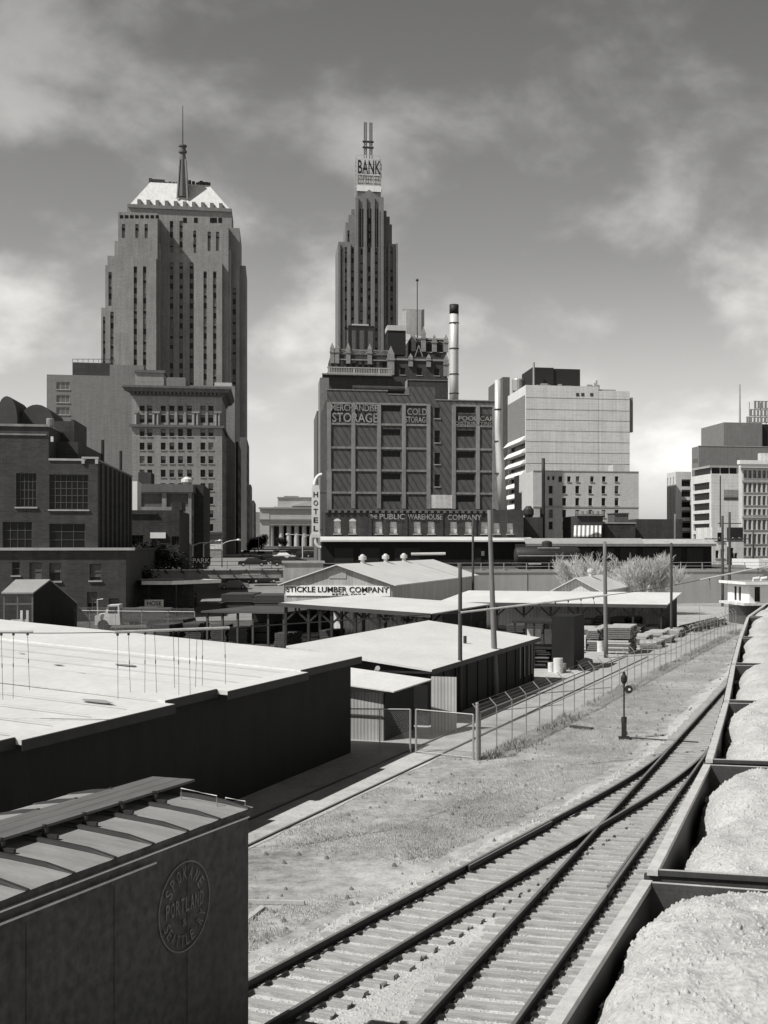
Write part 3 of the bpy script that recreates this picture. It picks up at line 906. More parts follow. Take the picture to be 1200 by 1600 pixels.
# --- long black shed on the left
F = Fr(548, 49.6, A_YARD)      # its right far corner; the shed comes towards the camera (negative y)
def shed1():
    r = F.root('storage_shed', 'long black shed with a broad white roof behind the boxcar', 'shed')
    z = 3.55; L = 41.0; Wd = 26.0
    w = MB()
    w.quad((0, 0, 0), (0, -L, 0), (0, -L, z), (0, 0, z))
    w.quad((0, 0, 0), (-Wd, 0, 0), (-Wd, 0, z + Wd * 0.073), (0, 0, z))
    w.quad((0, -L, 0), (-Wd, -L, 0), (-Wd, -L, z + Wd * 0.073), (0, -L, z))
    w.quad((-Wd, 0, 0), (-Wd, -L, 0), (-Wd, -L, z + Wd * 0.073), (-Wd, 0, z + Wd * .073))
    # battens and doors that barely read in the dark
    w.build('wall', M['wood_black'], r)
    # roof in overlapping bays so the eave steps
    edges = [(0.35, -5.3, 0.30, 0.03), (-5.3, -11.2, 0.58, -0.02), (-11.2, -14.2, 0.22, 0.02), (-14.2, -21.0, 0.52, -0.05), (-21.0, -L - 0.3, 0.34, 0.0)]
    rf = MB(); s = 0.073
    for i, (ya, yb, ov, dz) in enumerate(edges):
        for (x0, x1) in ((ov, -Wd - 0.4),):
            za, zb_ = z - ov * s + dz + .05, z + (Wd + .4) * s + dz + .05
            c = [(x0, ya, za), (x0, yb, za), (x1, yb, zb_), (x1, ya, zb_)]
            d = [(p[0], p[1], p[2] + 0.12 ) for p in c]
            rf.add(c + d, [(0, 1, 2, 3), (7, 6, 5, 4), (0, 4, 5, 1), (1, 5, 6, 2), (2, 6, 7, 3), (3, 7, 4, 0)])
    rf.split('roof', M['roof_white'], r)
    # felt laps and tar patches lying on the roofing
    lp = MB(); rr = random.Random(8)
    zf = lambda x: z - x * s + .05 + .12 + .006
    for k in range(24):
        y = -1.2 - k * 1.63
        lp.add([(0.0, y, zf(0) + .004), (0.0, y - .05, zf(0) + .004), (-Wd, y - .05 + .1, zf(-Wd) + .004), (-Wd, y + .1, zf(-Wd) + .004)], [(0, 1, 2, 3)])
    lp.build('felt_lap', M['roof_lap'], r)
    for k in range(16):
        x, y = -rr.uniform(1, 14), -rr.uniform(2, 24); a, b_ = rr.uniform(.1, .5), rr.uniform(.08, .3)
        q = MB(); n = 9; q.add([(x + a * math.cos(6.283 * j / n) * rr.uniform(.7, 1.2), y + b_ * math.sin(6.283 * j / n) * rr.uniform(.7, 1.2), 0) for j in range(n)], [tuple(range(n))])
        q.v = [(X_, Y_, zf(X_) + .008) for X_, Y_, _ in q.v]
        q.build('tar_patch', M['roof_grey'] if k % 3 else M['concrete_dark'], r)
    fa = MB()
    for i, (ya, yb, ov, dz) in enumerate(edges):
        fa.box(ov + 0.002, ov + 0.03, yb, ya, z - ov * s + dz - .09, z - ov * s + dz + .155)
    fa.build('fascia', M['black'], r)
    return r
shed1()
# --- middle shed, white roof, poles standing through it
F2 = Fr(668, 57.0, A_YARD)
def shed2():
    r = F2.root('storage_shed', 'black shed under a white roof pierced by two poles, behind the corner gate', 'shed')
    z = 2.45; L = 19.6; Wd = 6.4; s = 0.13
    w = MB()
    def zz(x): return z - x * s
    for a, b in (((0, 0), (0, L)), ((0, 0), (-Wd, 0)), ((0, L), (-Wd, L)), ((-Wd, 0), (-Wd, L))):
        w.quad((a[0], a[1], 0), (b[0], b[1], 0), (b[0], b[1], zz(b[0])), (a[0], a[1], zz(a[0])))
    for k in range(11):
        w.box(0.002, 0.045, 0.4 + k * 1.85, 0.47 + k * 1.85, 0.05, z - 0.1, 0)
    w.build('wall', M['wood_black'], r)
    rf = MB(); o = 0.3
    c = [(o, -o, zz(o) + .03), (o, L + o, zz(o) + .03), (-Wd - o, L + o, zz(-Wd - o) + .03), (-Wd - o, -o, zz(-Wd - o) + .03)]
    d = [(p[0], p[1], p[2] + .1) for p in c]
    rf.add(c + d, [(3, 2, 1, 0), (4, 5, 6, 7), (0, 1, 5, 4), (1, 2, 6, 5), (2, 3, 7, 6), (3, 0, 4, 7)])
    rf.build('roof', M['roof_white'], r)
    fa = MB(); fa.box(-Wd, 0.3, -o - .03, -o - .003, z - .1, z + .0); fa.box(o + .003, o + .03, -o, L + o, zz(o) - .1, zz(o) + .125)
    fa.build('fascia', M['black'], r)
    dp = MB()
    for k in (0.9, 1.6, 2.6, 3.6):
        dp.tube([(0.09, L - k, 0.5), (0.09, L - k, z - .05)], 0.03, 6)
    dp.build('downpipe', M['metal_grey'], r)
    vp = MB(); vp.tube([(-1.7, 11.2, z), (-1.7, 11.2, z + 0.75)], 0.09, 10); vp.build('vent_pipe', M['steel_dark'], r)
    ch = MB(); ch.tube([(-2.4, -0.1, z - .1), (-2.0, -0.95, z + 0.16)], 0.11, 10); ch.build('stove_pipe', M['metal_light'], r)
shed2()
# --- lean-to of corrugated sheets
F3 = Fr(546, 53.0, A_YARD)
def leanto():
    r = F3.root('lean_to', 'small corrugated lean-to beside the far end of the long black shed', 'shed')
    x1 = F3.x(599); z0 = 1.98
    w = MB()
    w.box(-1.2, x1, 0, 0.05, 0.0, z0, 0)
    w.build('wall', M['corr_light'], r)
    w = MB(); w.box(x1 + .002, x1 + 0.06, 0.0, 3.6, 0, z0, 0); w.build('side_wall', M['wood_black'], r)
    w = MB(); x2 = x1 + 0.95
    w.box(x2, x2 + 1.15, 3.3, 3.35, 0.0, 2.35, 0); w.build('door_panel', M['corr_light'], r)
    rf = MB()
    c = [(-1.3, -0.35, z0 + 0.30), (x1 + 0.75, -0.35, z0 + 0.04), (x1 + 1.15, 3.0, z0 + 0.50), (-1.3, 3.0, z0 + 0.80)]
    c = [(-1.3, -0.35, z0 + 0.42), (x1 + 0.62, -0.45, z0 + 0.08), (x1 + 1.35, 2.3, z0 + 0.32), (-1.3, 2.6, z0 + 0.72)]
    d = [(p[0], p[1], p[2] + .05) for p in c]
    rf.add(c + d, [(3, 2, 1, 0), (4, 5, 6, 7), (0, 1, 5, 4), (1, 2, 6, 5), (2, 3, 7, 6), (3, 0, 4, 7)])
    rf.build('roof', M['roof_white'], r)
    b = MB(); b.bar((0, -0.06, 1.05), (x1, -0.06, 1.02), 0.03, 0.06); b.bar((x1, 3.6, z0+.2), (x1 - 1.5, 3.6, z0+.2), .1); b.build('rail', M['wood_dark'], r)
leanto()
# --- open lumber sheds beyond
def open_shed(F, w, dep, z, rise, label, nb, back=None, ypost=True, gable=False, wallright=False):
    r = F.root('open_shed', label, 'shed')
    rf = MB(); o = 0.6
    def slab(c, t=0.1):
        d = [(p[0], p[1], p[2] + t) for p in c]
        rf.add(list(c) + d, [(3, 2, 1, 0), (4, 5, 6, 7), (0, 1, 5, 4), (1, 2, 6, 5), (2, 3, 7, 6), (3, 0, 4, 7)])
    slab([(-o, -o, z), (w + o, -o, z), (w + o, dep + o, z + rise), (-o, dep + o, z + rise)])
    rf.build('roof', M['roof_white'], r)
    fa = MB(); fa.box(-o, w + o, -o - .05, -o - .003, z - .18, z + .12); fa.build('fascia', M['trim_dark'], r)
    n = max(2, int(w / 2.4) + 1)
    for i in range(n):
        x = w * i / (n - 1)
        p = MB(); p.box(x - .09, x + .09, -.09, .09, 0, z)
        if ypost:
            for sg in (-1, 1):
                p.bar((x, 0, z - 1.15), (x + sg * 0.85, 0, z - 0.35), 0.11)
                p.bar((x + sg * .85, 0, z - .35), (x + sg * .85, 0, z - .02), 0.1)
        p.build('post', M['black'], r)
    if back:
        bm_ = MB(); bm_.box(0, w, dep - .1, dep, 0, z + rise - .1); bm_.build('back_wall', M[back], r)
    if wallright:
        e = MB(); e.quad((w + .2, 0, 0), (w + .2, dep, 0), (w + .2, dep, z + rise - .02), (w + .2, 0, z - .02)); e.build('end_wall', M['wood_black'], r)
    bt = MB(); bt.box(0, w, dep * .45, dep * .45 + .15, z - .1, z + .1); bt.build('beam', M['wood_dark'], r)
    return r
F5 = Fr(445, 98.5, -15)
def shed_mono():
    r = F5.root('open_shed', 'open-sided shed with braced posts and white roof in front of the lumber office', 'shed')
    w, dep = 11.6, 15.5
    zl, zr_ = 3.47, 2.85
    z = lambda x: zl + (zr_ - zl) * x / w
    rf = MB(); o = .35
    c = [(-o, -o, z(-o)), (w + o, -o, z(w + o)), (w + o, dep + o, z(w + o)), (-o, dep + o, z(-o))]
    d = [(p[0], p[1], p[2] + .09) for p in c]
    rf.add(c + d, [(3, 2, 1, 0), (4, 5, 6, 7), (0, 1, 5, 4), (1, 2, 6, 5), (2, 3, 7, 6), (3, 0, 4, 7)]); rf.build('roof', M['roof_white'], r)
    fa = MB()
    fa.add([(-o, -o - .05, z(-o) - .2), (w + o, -o - .05, z(w + o) - .2), (w + o, -o - .05, z(w + o) + .11), (-o, -o - .05, z(-o) + .11), (-o, -o - .003, z(-o) - .2), (w + o, -o - .003, z(w + o) - .2), (w + o, -o - .003, z(w + o) + .11), (-o, -o - .003, z(-o) + .11)], [(0, 1, 2, 3), (4, 7, 6, 5), (3, 2, 6, 7), (0, 4, 5, 1), (1, 5, 6, 2), (0, 3, 7, 4)]); fa.build('fascia', M['trim_dark'], r)
    for i in range(7):
        x = .1 + (w - .2) * i / 6
        for yy in (0, 6.5):
            p = MB(); p.box(x - .1, x + .1, yy - .1, yy + .1, 0, z(x) - .02)
            for sg in (-1, 1):
                if i == 0 and sg < 0 or i == 6 and sg > 0: continue
                p.bar((x, yy, z(x) - 1.25), (x + sg * .8, yy, z(x) - .55), .14); p.bar((x + sg * .8, yy, z(x) - .55), (x + sg * .8, yy, z(x) - .05), .12)
            p.build('post', M['black'], r)
    bk = MB(); bk.box(0, w, 9.0, 9.1, 0, zr_ - .15); bk.build('back_wall', M['corr_pale'], r)
    ew = MB(); ew.box(w + .01, w + .08, 3.5, dep, 0, zr_ - .03); ew.build('end_wall', M['wood_black'], r)
shed_mono()
F7 = Fr(695, 119.6, -15)
open_shed(F7, 20.3, 9.0, 2.6, 0.72, 'long open lumber shed with white roof and closed right end', 10, back='corr_pale', wallright=True)
# dark-roofed open shed seen edge on below the bridge
F4_ = Fr(322, 103, -15)
def dark_shed():
    r = F4_.root('open_shed', 'low dark-roofed open shed full of boards left of the braced white-roofed shed', 'shed')
    w = F4_.x(449)
    z = F4_.z(322, 957)
    b = MB(); b.box(-.3, w, -.3, 9, z, z + .14); b.build('roof', M['roof_dark'], r)
    for k in range(6):
        x = w * k / 5.3; p = MB(); p.box(x, x + .16, 0, .16, 0, z - .003); p.build('post', M['wood_dark'], r)
    b = MB(); b.box(0, w, 8.6, 8.8, 0, z - .003); b.build('back_wall', M['wood_black'], r)
dark_shed()
# dark closed end between them
def blackpanel():
    F = Fr(862, 82.5, -15)
    r = F.root('lumber_rack', 'tall black boarded rack with an open left side near the fence', 'rack')
    x = F.x(897)
    w = MB(); w.box(0, x, 0, 3.2, 0, F.z(870, 963), 0); w.build('cabinet', M['wood_black'], r)
    f = MB(); f.box(-2.7, -.01, 0.2, 3.4, 2.95, 3.1); 
    for px_ in (-2.6, -1.3): f.box(px_, px_ + .1, .3, .4, 0, 2.95); f.box(px_, px_ + .1, 3.2, 3.3, 0, 2.95)
    f.box(-2.7, -.01, 0.25, 3.3, 1.28, 1.38)
    f.build('frame', M['black'], r)
    s = MB(); s.box(-2.4, -1.45, 3.0, 3.05, 1.4, 2.4); s.box(-1.2, -0.3, 3.0, 3.05, 1.4, 2.4); s.build('white_panel', M['white_dirty'], r)
    b = MB()
    rr = random.Random(3)
    for k in range(10):
        zz = 0.1 + k * 0.115
        b.box(-2.4 + rr.uniform(-.2, .1), -.2 + rr.uniform(-.3, .05), .5 + rr.uniform(-.2, .2), 3.0, zz, zz + .085, rr.randint(0, 1))
    b.build('board', [M['lumber_dark'], M['wood_dark']], r)
blackpanel()
# --- small gabled shed behind the long one
def gable_shed(F, w, dep, z, rise, name, label, mwall, mroof='roof_white', ov=0.5, cat='shed'):
    r = F.root(name, label, cat)
    a = MB()
    a.add([(0, 0, 0), (w, 0, 0), (w, 0, z), (w / 2, 0, z + rise), (0, 0, z)], [(0, 1, 2, 3, 4)])
    a.add([(0, dep, 0), (w, dep, 0), (w, dep, z), (w / 2, dep, z + rise), (0, dep, z)], [(4, 3, 2, 1, 0)])
    a.quad((0, 0, 0), (0, dep, 0), (0, dep, z), (0, 0, z)); a.quad((w, 0, 0), (w, dep, 0), (w, dep, z), (w, 0, z))
    a.build('wall', mwall, r)
    rf = MB(); s = rise / (w / 2)
    for sg in (-1, 1):
        xe = w / 2 + sg * (w / 2 + ov); ze = z - ov * s
        c = [(xe, -ov, ze), (w / 2, -ov, z + rise), (w / 2, dep + ov, z + rise), (xe, dep + ov, ze)]
        if sg > 0: c = c[::-1]
        d = [(p[0], p[1], p[2] + .1) for p in c]
        rf.add(c + d, [(3, 2, 1, 0), (4, 5, 6, 7), (0, 1, 5, 4), (1, 2, 6, 5), (2, 3, 7, 6), (3, 0, 4, 7)])
    rf.build('roof', M[mroof], r)
    return r
F8 = Fr(868, 132, -15)
r8 = gable_shed(F8, F8.x(934), 22, F8.z(874, 921), 1.15, 'storage_shed', 'small gabled shed with a white roof behind the long open shed', M['corr_pale'])
v_ = MB(); v_.lathe([(.25, 0), (.25, .5), (.4, .55), (.4, .8), (.1, .95)], F8.x(936) / 2, 7, 10, z0=F8.z(874, 921) + 1.1); v_.build('ventilator', M['metal_light'], r8)

# --- the lumber company's building
F9 = Fr(444, 128, A_YARD + 5)
def office():
    w = F9.x(613); z = F9.z(444, 912)
    rise = F9.z(528, 883) - z
    dep = 40.0
    r = gable_shed(F9, w, dep, z, rise, 'lumber_office', 'corrugated gabled lumber company building with three roof ventilators', M['corr_light'], 'roof_white', 0.5, 'building')
    s = MB(); zt, zb_ = F9.z(520, 915), F9.z(520, 931)
    s.box(0.2, w - .2, -.12, -.02, zb_, zt); s.build('sign_board', M['white'], r)
    t = MB(); T = TF(-.12)
    a0, a1 = F9.x(448), F9.x(608)
    hh = zt - zb_
    text_on(t, 'STICKLE LUMBER COMPANY', T, a0, a1, zb_ + hh * .36, zt - hh * .1)
    t.build('lettering', M['sign_black'], r); t = MB()
    text_on(t, 'RETAIL ONLY', T, F9.x(520), F9.x(572), zb_ + hh * .06, zb_ + hh * .26)
    t.build('lettering', M['sign_black'], r)
    d = MB(); d.box(w / 2 - .9, w / 2 + .9, -.07, -.02, z + .55, z + 1.3); d.build('loft_door', M['metal_grey'], r)
    for k, yy in enumerate((8.5, 17.5, 25.5)):
        v = MB(); v.lathe([(.22, -0.3), (.22, .3), (.42, .33), (.42, .68), (.3, .72), (.2, .85), (.05, .92)], w / 2, yy, 12, z0=z + rise + .1)
        v.build('ventilator', M['metal_light'], r, smooth=False)
    p = MB(); p.tube([(w / 2 + .5, 27, z + rise + .9), (w / 2 + 4.5, 28, z + rise + .95)], 0.16, 8); p.build('duct', M['metal_light'], r)
office()
# ================================================================== BOXCAR
def boxcar():
    F = Fr(388, 18.6, -19.4)
    r = F.root('boxcar', 'dark railway boxcar with a pale ribbed roof in the left foreground', 'boxcar')
    Wd, L, z = 3.05, 13.2, 4.16
    b = MB()
    b.box(-Wd, 0, -L, 0, 1.05, z)
    for k in range(1, 9):           # faint vertical sheet seams of the side
        b.box(0.002, 0.006, -k * 1.56, -k * 1.56 + 0.025, 1.1, z - 0.25)
    for k in range(8):
        b.box(-Wd + .1, -.1, 0.002, 0.05, 1.3 + k * .36, 1.42 + k * .36)
    b.build('body', M['car_side'], r)
    rd = MB(); rng_ = random.Random(2)
    for k in ():
        for j in range(22):
            rd.lathe([(0.013, 0), (0.012, 0.008), (0.004, 0.013)], 0, 0, 6, z0=0)
            n = len(rd.v)
            for q in range(n - 18, n):
                x, y, zz = rd.v[q]
                rd.v[q] = (0.013 + zz, -k * 0.78 + 0.03 + x, 1.2 + j * 0.132 + y)
    led = MB(); led.box(0.002, 0.05, -L, -0.05, z - .02, z + .0); led.build('side_ledge', M['white'], r)  # white stands in for sun catching the ledge of the dark side
    led = MB(); led.box(0.014, 0.04, -L, -2.3, z - .16, z - .135); led.build('door_track', M['white_dirty'], r)  # second sunlit line, also put into the colour
    # roof
    zr = z + .11; rise = .14
    f = MB()
    f.box(-Wd - .02, 0.02, -L - .05, .05, z + .002, zr - .004)
    f.build('fascia', M['car_side'], r)
    rf = MB(); n = 17; xs = [0.05, -0.35, -0.8, -1.2, -1.525]
    def zz(x):
        t = min(1, abs(x + 1.525) / 1.575); return zr + rise * (1 - t * t * .55 - t * .45)
    full = xs + [-3.05 - q for q in xs[:-1]][::-1]
    ny = 60
    rr = random.Random(4)
    for j in range(ny + 1):
        y = .06 - (L + .12) * j / ny
        for x in full:
            rf.v.append((x, y, zz(x) + rr.uniform(-.004, .004)))
    k = len(full)
    for j in range(ny):
        for i in range(k - 1):
            a = j * k + i; rf.f.append((a, a + k, a + k + 1, a + 1)); rf.m.append(0)
    rf.build('roof', M['car_roof'], r)
    for q in range(17):
        y = -0.06 - q * .775
        rb_ = MB()
        for i in range(len(full) - 1):
            xa, xb = full[i], full[i + 1]
            hh = lambda x: zz(x) + (0.05 if -2.75 < x < -.3 else 0.015)
            rb_.add([(xa, y - .045, zz(xa) - .02), (xa, y + .045, zz(xa) - .02), (xa, y + .03, hh(xa)), (xa, y - .03, hh(xa)),
                     (xb, y - .045, zz(xb) - .02), (xb, y + .045, zz(xb) - .02), (xb, y + .03, hh(xb)), (xb, y - .03, hh(xb))],
                    [(0, 4, 7, 3), (1, 2, 6, 5), (3, 7, 6, 2), (0, 3, 2, 1), (4, 5, 6, 7)])
        rb_.build('roof_rib', M['steel_dark'], r)
        if q > 0:
            bk = MB()
            for sg in (-1,1):
                xc = -1.525 - sg * -.42
                bk.bar((xc - sg*.05, y + .18, zz(xc) + .02), (xc - sg*.05, y + .18, zz(xc) + .17), .04)
                bk.bar((xc + sg * .16, y + .18, zz(xc) + .03), (xc - sg*.05, y + .18, zz(xc) + .03), .045)
            bk.bar((-1.525 - .42, y + .18, zz(-1.525) + .075), (-1.525 + .42, y + .18, zz(-1.525) + .075), .05)
            bk.build('walk_bracket', M['steel_dark'], r)
    for i in range(3):
        w = MB(); x0 = -1.525 - .375 + i * .252
        w.box(x0, x0 + .242, -L - .1, .38, zz(-1.525) + .10, zz(-1.525) + .135)
        w.build('running_board', M['car_walk'], r)
    g = MB()
    g.tube([(-.95, -.28, zr + .12), (-.95, -.28, zr + .27), (-.35, -.28, zr + .2), (-.35, -.28, zr + .05)], .009, 6)
    g.build('grab_iron', M['metal_grey'], r)
    g = MB()
    g.tube([(-.35, -.05, zr + .04), (-.35, -.05, zr + .13), (-.02, -.05, zr + .1), (-.02, -.05, zr - .02)], .009, 6)
    g.build('grab_iron', M['metal_grey'], r)
    # oval herald seen along the side: a ring with three curved lines of letters
    T = TR(0.0)
    lg = MB(); ac, zc, rad = F.y(288, 0), 3.27, 0.60
    nn = 56
    for i in range(nn):
        t0, t1 = 2 * math.pi * i / nn, 2 * math.pi * (i + 1) / nn
        for ra, rb_ in ((rad - .022, rad),):
            p = [T(ac + ra * math.cos(t0), .014, zc + ra * math.sin(t0)), T(ac + rb_ * math.cos(t0), .014, zc + rb_ * math.sin(t0)),
                 T(ac + rb_ * math.cos(t1), .014, zc + rb_ * math.sin(t1)), T(ac + ra * math.cos(t1), .014, zc + ra * math.sin(t1))]
            lg.quad(*p)
    lg.build('herald_ring', M['paint_faded2'], r); lg = MB()
    def arc(txt, rr_, a_c, step, h, w, top=True):
        m = len(txt)
        for i, ch in enumerate(txt):
            if ch == ' ': continue
            k = i - (m - 1) / 2
            th = math.radians(a_c - k * step) if top else math.radians(a_c + k * step)
            v2, fs_, asp = letters(ch)
            wd = w * (0.55 if ch == 'I' else 1)
            ux, uz = (math.sin(th), -math.cos(th)) if top else (-math.sin(th), math.cos(th))
            vx, vz = (math.cos(th), math.sin(th)) if top else (-math.cos(th), -math.sin(th))
            cx_, cz_ = ac + rr_ * math.cos(th), zc + rr_ * math.sin(th)
            lg.add([T(cx_ + (p[0] - .5) * wd * ux + (p[1] - .5) * h * vx, .014, cz_ + (p[0] - .5) * wd * uz + (p[1] - .5) * h * vz) for p in v2], fs_)
    arc('SPOKANE', .44, 90, 19, .17, .085)
    lg.build('lettering', M['paint_faded2'], r); lg = MB()
    arc('SEATTLE RY', .45, 270, 14.5, .15, .075, False)
    lg.build('lettering', M['paint_faded2'], r); lg = MB()
    for i, ch in enumerate('PORTLAND'):
        v2, fs_, asp = letters(ch)
        a0 = ac + (i - 3.5) * .112 - .04
        lg.add([T(a0 + p[0] * .08, .014, zc + .02 + (p[1] - .5) * .2) for p in v2], fs_)
    v2, fs_, asp = letters('&'); lg.add([T(ac - .06 + p[0] * .1, .014, zc - .26 + p[1] * .1) for p in v2], fs_)
    lg.build('lettering', M['paint_faded2'], r)
    # trucks
    for yc in (-2.2, -11):
        tk = MB()
        for x in (-.62 - .25, -Wd + .62 + .25):
            tk.box(x - .07, x + .07, yc - 1.1, yc + 1.1, .5, .75)
        tk.box(-Wd / 2 - 1, -Wd / 2 + 1, yc - .25, yc + .25, .5, 1.0)
        t_ = tk.build('bogie', M['steel_dark'], r)
        for ya in (-.85, .85):
            for x in (-Wd / 2 - GA, -Wd / 2 + GA):
                wh = MB(); wh.tube([(x - .06, yc + ya, .68), (x + .06, yc + ya, .68)], .42, 20); wh.build('wheel', M['rust'], t_)
M['paint_faded2'] = mat('thin worn stencil paint', 0.20, amt=0.5, scale=2.5, fine=0.4)
boxcar()

# ================================================================== HOPPER CARS AND THEIR LOADS
CARS = [(8.0, 18.85), (19.6, 29.1), (29.9, 40.6), (41.4, 53.3), (54.4, 68.8), (70.0, 88.6), (89.8, 107.5), (108.8, 126)]
names = ['nearest hopper car of crushed stone filling the lower right corner', 'second hopper car from the camera, heaped with pale crushed stone',
         'third hopper car from the camera, beside the merging rails', 'fourth hopper car from the camera, right of the end of the visible rails',
         'fifth hopper car from the camera in the string on the right', 'sixth hopper car from the camera, small and far up the string',
         'seventh hopper car from the camera, close to the white yard office', 'last hopper car of the string, mostly hidden beside the yard office']
hn = ['two big mounds of crushed stone in the lower right corner', 'mound of crushed stone in the second hopper car', 'mound of crushed stone in the third hopper car',
      'mound of crushed stone in the fourth hopper car', 'mound of crushed stone in the fifth hopper car', 'flat mound of crushed stone in the sixth hopper car', 'small far mound of crushed stone in the seventh hopper car', 'farthest mound of crushed stone in the last hopper car']
HZ = 3.0
def hopper(k, y0, y1):
    p, q = Vector((xG(y0), y0, 0)), Vector((xG(y1), y1, 0))
    L = (q - p).length; ang = math.atan2(q.y - p.y, q.x - p.x) - math.pi / 2
    r = thing('hopper_car', names[k], 'hopper car', p, ang, 'loaded hopper cars on the right')
    hw = 1.56; t = .09
    b = MB()
    # side sheets (outer, inner), slope floors
    for sg in (-1, 1):
        b.box(*sorted((sg * hw, sg * (hw - t))), 0, L, 1.15, HZ - .06)
        for j in range(int(L / 1.1) + 1):
            yy = .1 + j * (L - .2) / int(L / 1.1)
            b.box(*sorted((sg * (hw + .002), sg * (hw + .12))), yy - .06, yy + .06, 1.15, HZ - .07)
    b.box(-hw + t, hw - t, 0, t, 1.3, HZ - .06); b.box(-hw + t, hw - t, L - t, L, 1.3, HZ - .06)
    b.box(-hw + t, hw - t, t, L - t, 1.2, 1.5)
    b.build('body', M['hopper'], r)
    rim = MB()
    for sg in (-1, 1):
        rim.box(*sorted((sg * (hw + .06), sg * (hw - .11))), -.06, L + .06, HZ - .058, HZ + .03)
    rim.build('side_rim', M['rim'], r)
    for yy in (-.04, L - .09):
        e = MB(); e.box(-hw + .11, hw - .11, yy, yy + .13, HZ - .058, HZ + .02); e.build('end_rim', M['hopper'], r)
        e = MB(); e.box(-hw + .12, hw - .12, yy + .04, yy + .065, HZ + .02, HZ + .034); e.build('end_rim_edge', M['rim'], r)
    for yy in ((1.15, L - 1.15) if L < 14 else (1.2, L / 2, L - 1.2)):
        e = MB(); e.box(-hw + t, hw - t, yy - .05, yy + .05, HZ - .62, HZ - .5); e.build('cross_tie', M['rim'], r)
    lad = MB()
    for j in range(6):
        lad.bar((-hw - .13, .25, 1.2 + j * .3), (-hw - .13, .65, 1.2 + j * .3), .025)
    lad.build('ladder', M['steel_dark'], r)
    for yc in (1.6, L - 1.6):
        tk = MB(); tk.box(-1.05, -.9, yc - 1.1, yc + 1.1, .5, .75); tk.box(.9, 1.05, yc - 1.1, yc + 1.1, .5, .75); tk.box(-.9, .9, yc - .2, yc + .2, .55, 1.15)
        t_ = tk.build('bogie', M['steel_dark'], r)
        for ya in (-.85, .85):
            for x in (-GA, GA):
                wh = MB(); wh.tube([(x - .06, yc + ya, .68), (x + .06, yc + ya, .68)], .42, 16); wh.build('wheel', M['rust'], t_)
    # load
    near = k < 3
    nx, ny = (64, 190) if k == 0 else ((46, 110) if near else (26, 60))
    rr = np.random.default_rng(k + 11)
    X = np.linspace(-hw + t + .004, hw - t - .004, nx); Y = np.linspace(t + .004, L - t - .004, ny)
    XX, YY = np.meshgrid(X, Y)
    nh = 2 if L < 14 else 3
    Z = np.full_like(XX, -0.95)
    for h in range(nh):
        cy_ = L * (h + .5) / nh + rr.uniform(-.2, .2); cx_ = rr.uniform(-.05, .15)
        ry = L / nh * .60; rx = 1.50
        d = (np.abs((XX - cx_) / rx) ** 2.8 + np.abs((YY - cy_) / ry) ** 2.7)
        Z = np.maximum(Z, -0.95 + (1.24 + rr.uniform(-.10, .08)) * np.clip(1 - d, 0, None) ** .5)
    nz = np.zeros_like(XX)
    pts = np.stack([XX.ravel(), YY.ravel(), XX.ravel() * 0], 1)
    for s_, a_ in ((0.9, .06), (2.2, .022), (6, .008), (15, .004)):
        nz += noise2(pts, s_, int(s_ * 10) + k).reshape(XX.shape) * a_
    nz += rr.normal(0, .004, XX.shape)
    Z = Z + nz
    mb = MB()
    mb.v = [(float(a), float(b_), float(c) + HZ) for a, b_, c in zip(XX.ravel(), YY.ravel(), Z.ravel())]
    for j in range(ny - 1):
        for i in range(nx - 1):
            a = j * nx + i; mb.f.append((a, a + 1, a + nx + 1, a + nx)); mb.m.append(0)
    o = mb.build('gravel_heap', M['gravel_pile'], None, smooth=True, loc=p, rot=ang)
    tag(o, hn[k], 'gravel heap', 'crushed stone heaped in the hopper cars')
    if k < 3:    # loose lumps lying on the surface
        n = 5200 if k == 0 else 2200
        ii = rr.integers(2, ny - 2, n); jj = rr.integers(2, nx - 2, n)
        P = np.stack([XX[ii, jj], YY[ii, jj], Z[ii, jj] + HZ - .003], 1)
        ok = Z[ii, jj] > -.6
        P = P[ok]
        s = scatter('loose_stones', chipv, chipf, P, .012 + .075 * rr.random(len(P)) ** 3, rr.uniform(0, 6.3, len(P)), M['gravel_pile'])
        s.parent = o; s['kind'] = 'stuff'
for k, (y0, y1) in enumerate(CARS):
    hopper(k, y0, y1)

# ================================================================== SWITCH STAND
def stand():
    p = G(975, 1156)
    r = thing('switch_stand', 'tall railway switch stand with round targets beside the tracks', 'switch stand', p)
    h = CAMZ - (1050 - 850) / 2000 * p.y
    b = MB(); b.box(-.22, .22, -.16, .16, 0, .14); b.box(-.1, .1, -.1, .1, .14, .75); b.tube([(0, 0, .75), (0, 0, .95)], .12, 10); b.build('base', M['steel_dark'], r)
    b = MB(); b.tube([(0, 0, .9), (0, 0, h - .45)], .035, 8); b.build('mast', M['steel_dark'], r)
    for sg, m_ in ((-1, 'metal_grey'), (1, 'steel_dark')):
        d = MB(); zc = h - .72
        d.tube([(sg * .2, -.012, zc), (sg * .2, .012, zc)], .17, 20); d.build('target', M[m_], r)
        if sg > 0:
            d = MB(); d.tube([(sg * .2 + .02, -.03, zc), (sg * .2 + .02, -.013, zc)], .05, 12); d.build('target_spot', M['white'], r)
    l = MB(); l.lathe([(.05, 0), (.1, .06), (.13, .14), (.13, .3), (.09, .38), (.05, .42), (.07, .47), (.02, .52)], 0, 0, 12, z0=h - .5); l.build('lamp', M['black'], r)
    rod = MB(); Y2 = p.y - 1.0
    e = Vector((xR(Y2) - p.x, Y2 - p.y, .06))
    rod.bar((0, 0, .1), e, .05); rod.build('throw_rod', M['rust'], r)
    lv = MB(); lv.bar((0.05, -.12, .5), (.1, -.45, .28), .035); lv.build('lever', M['steel_dark'], r)
stand()

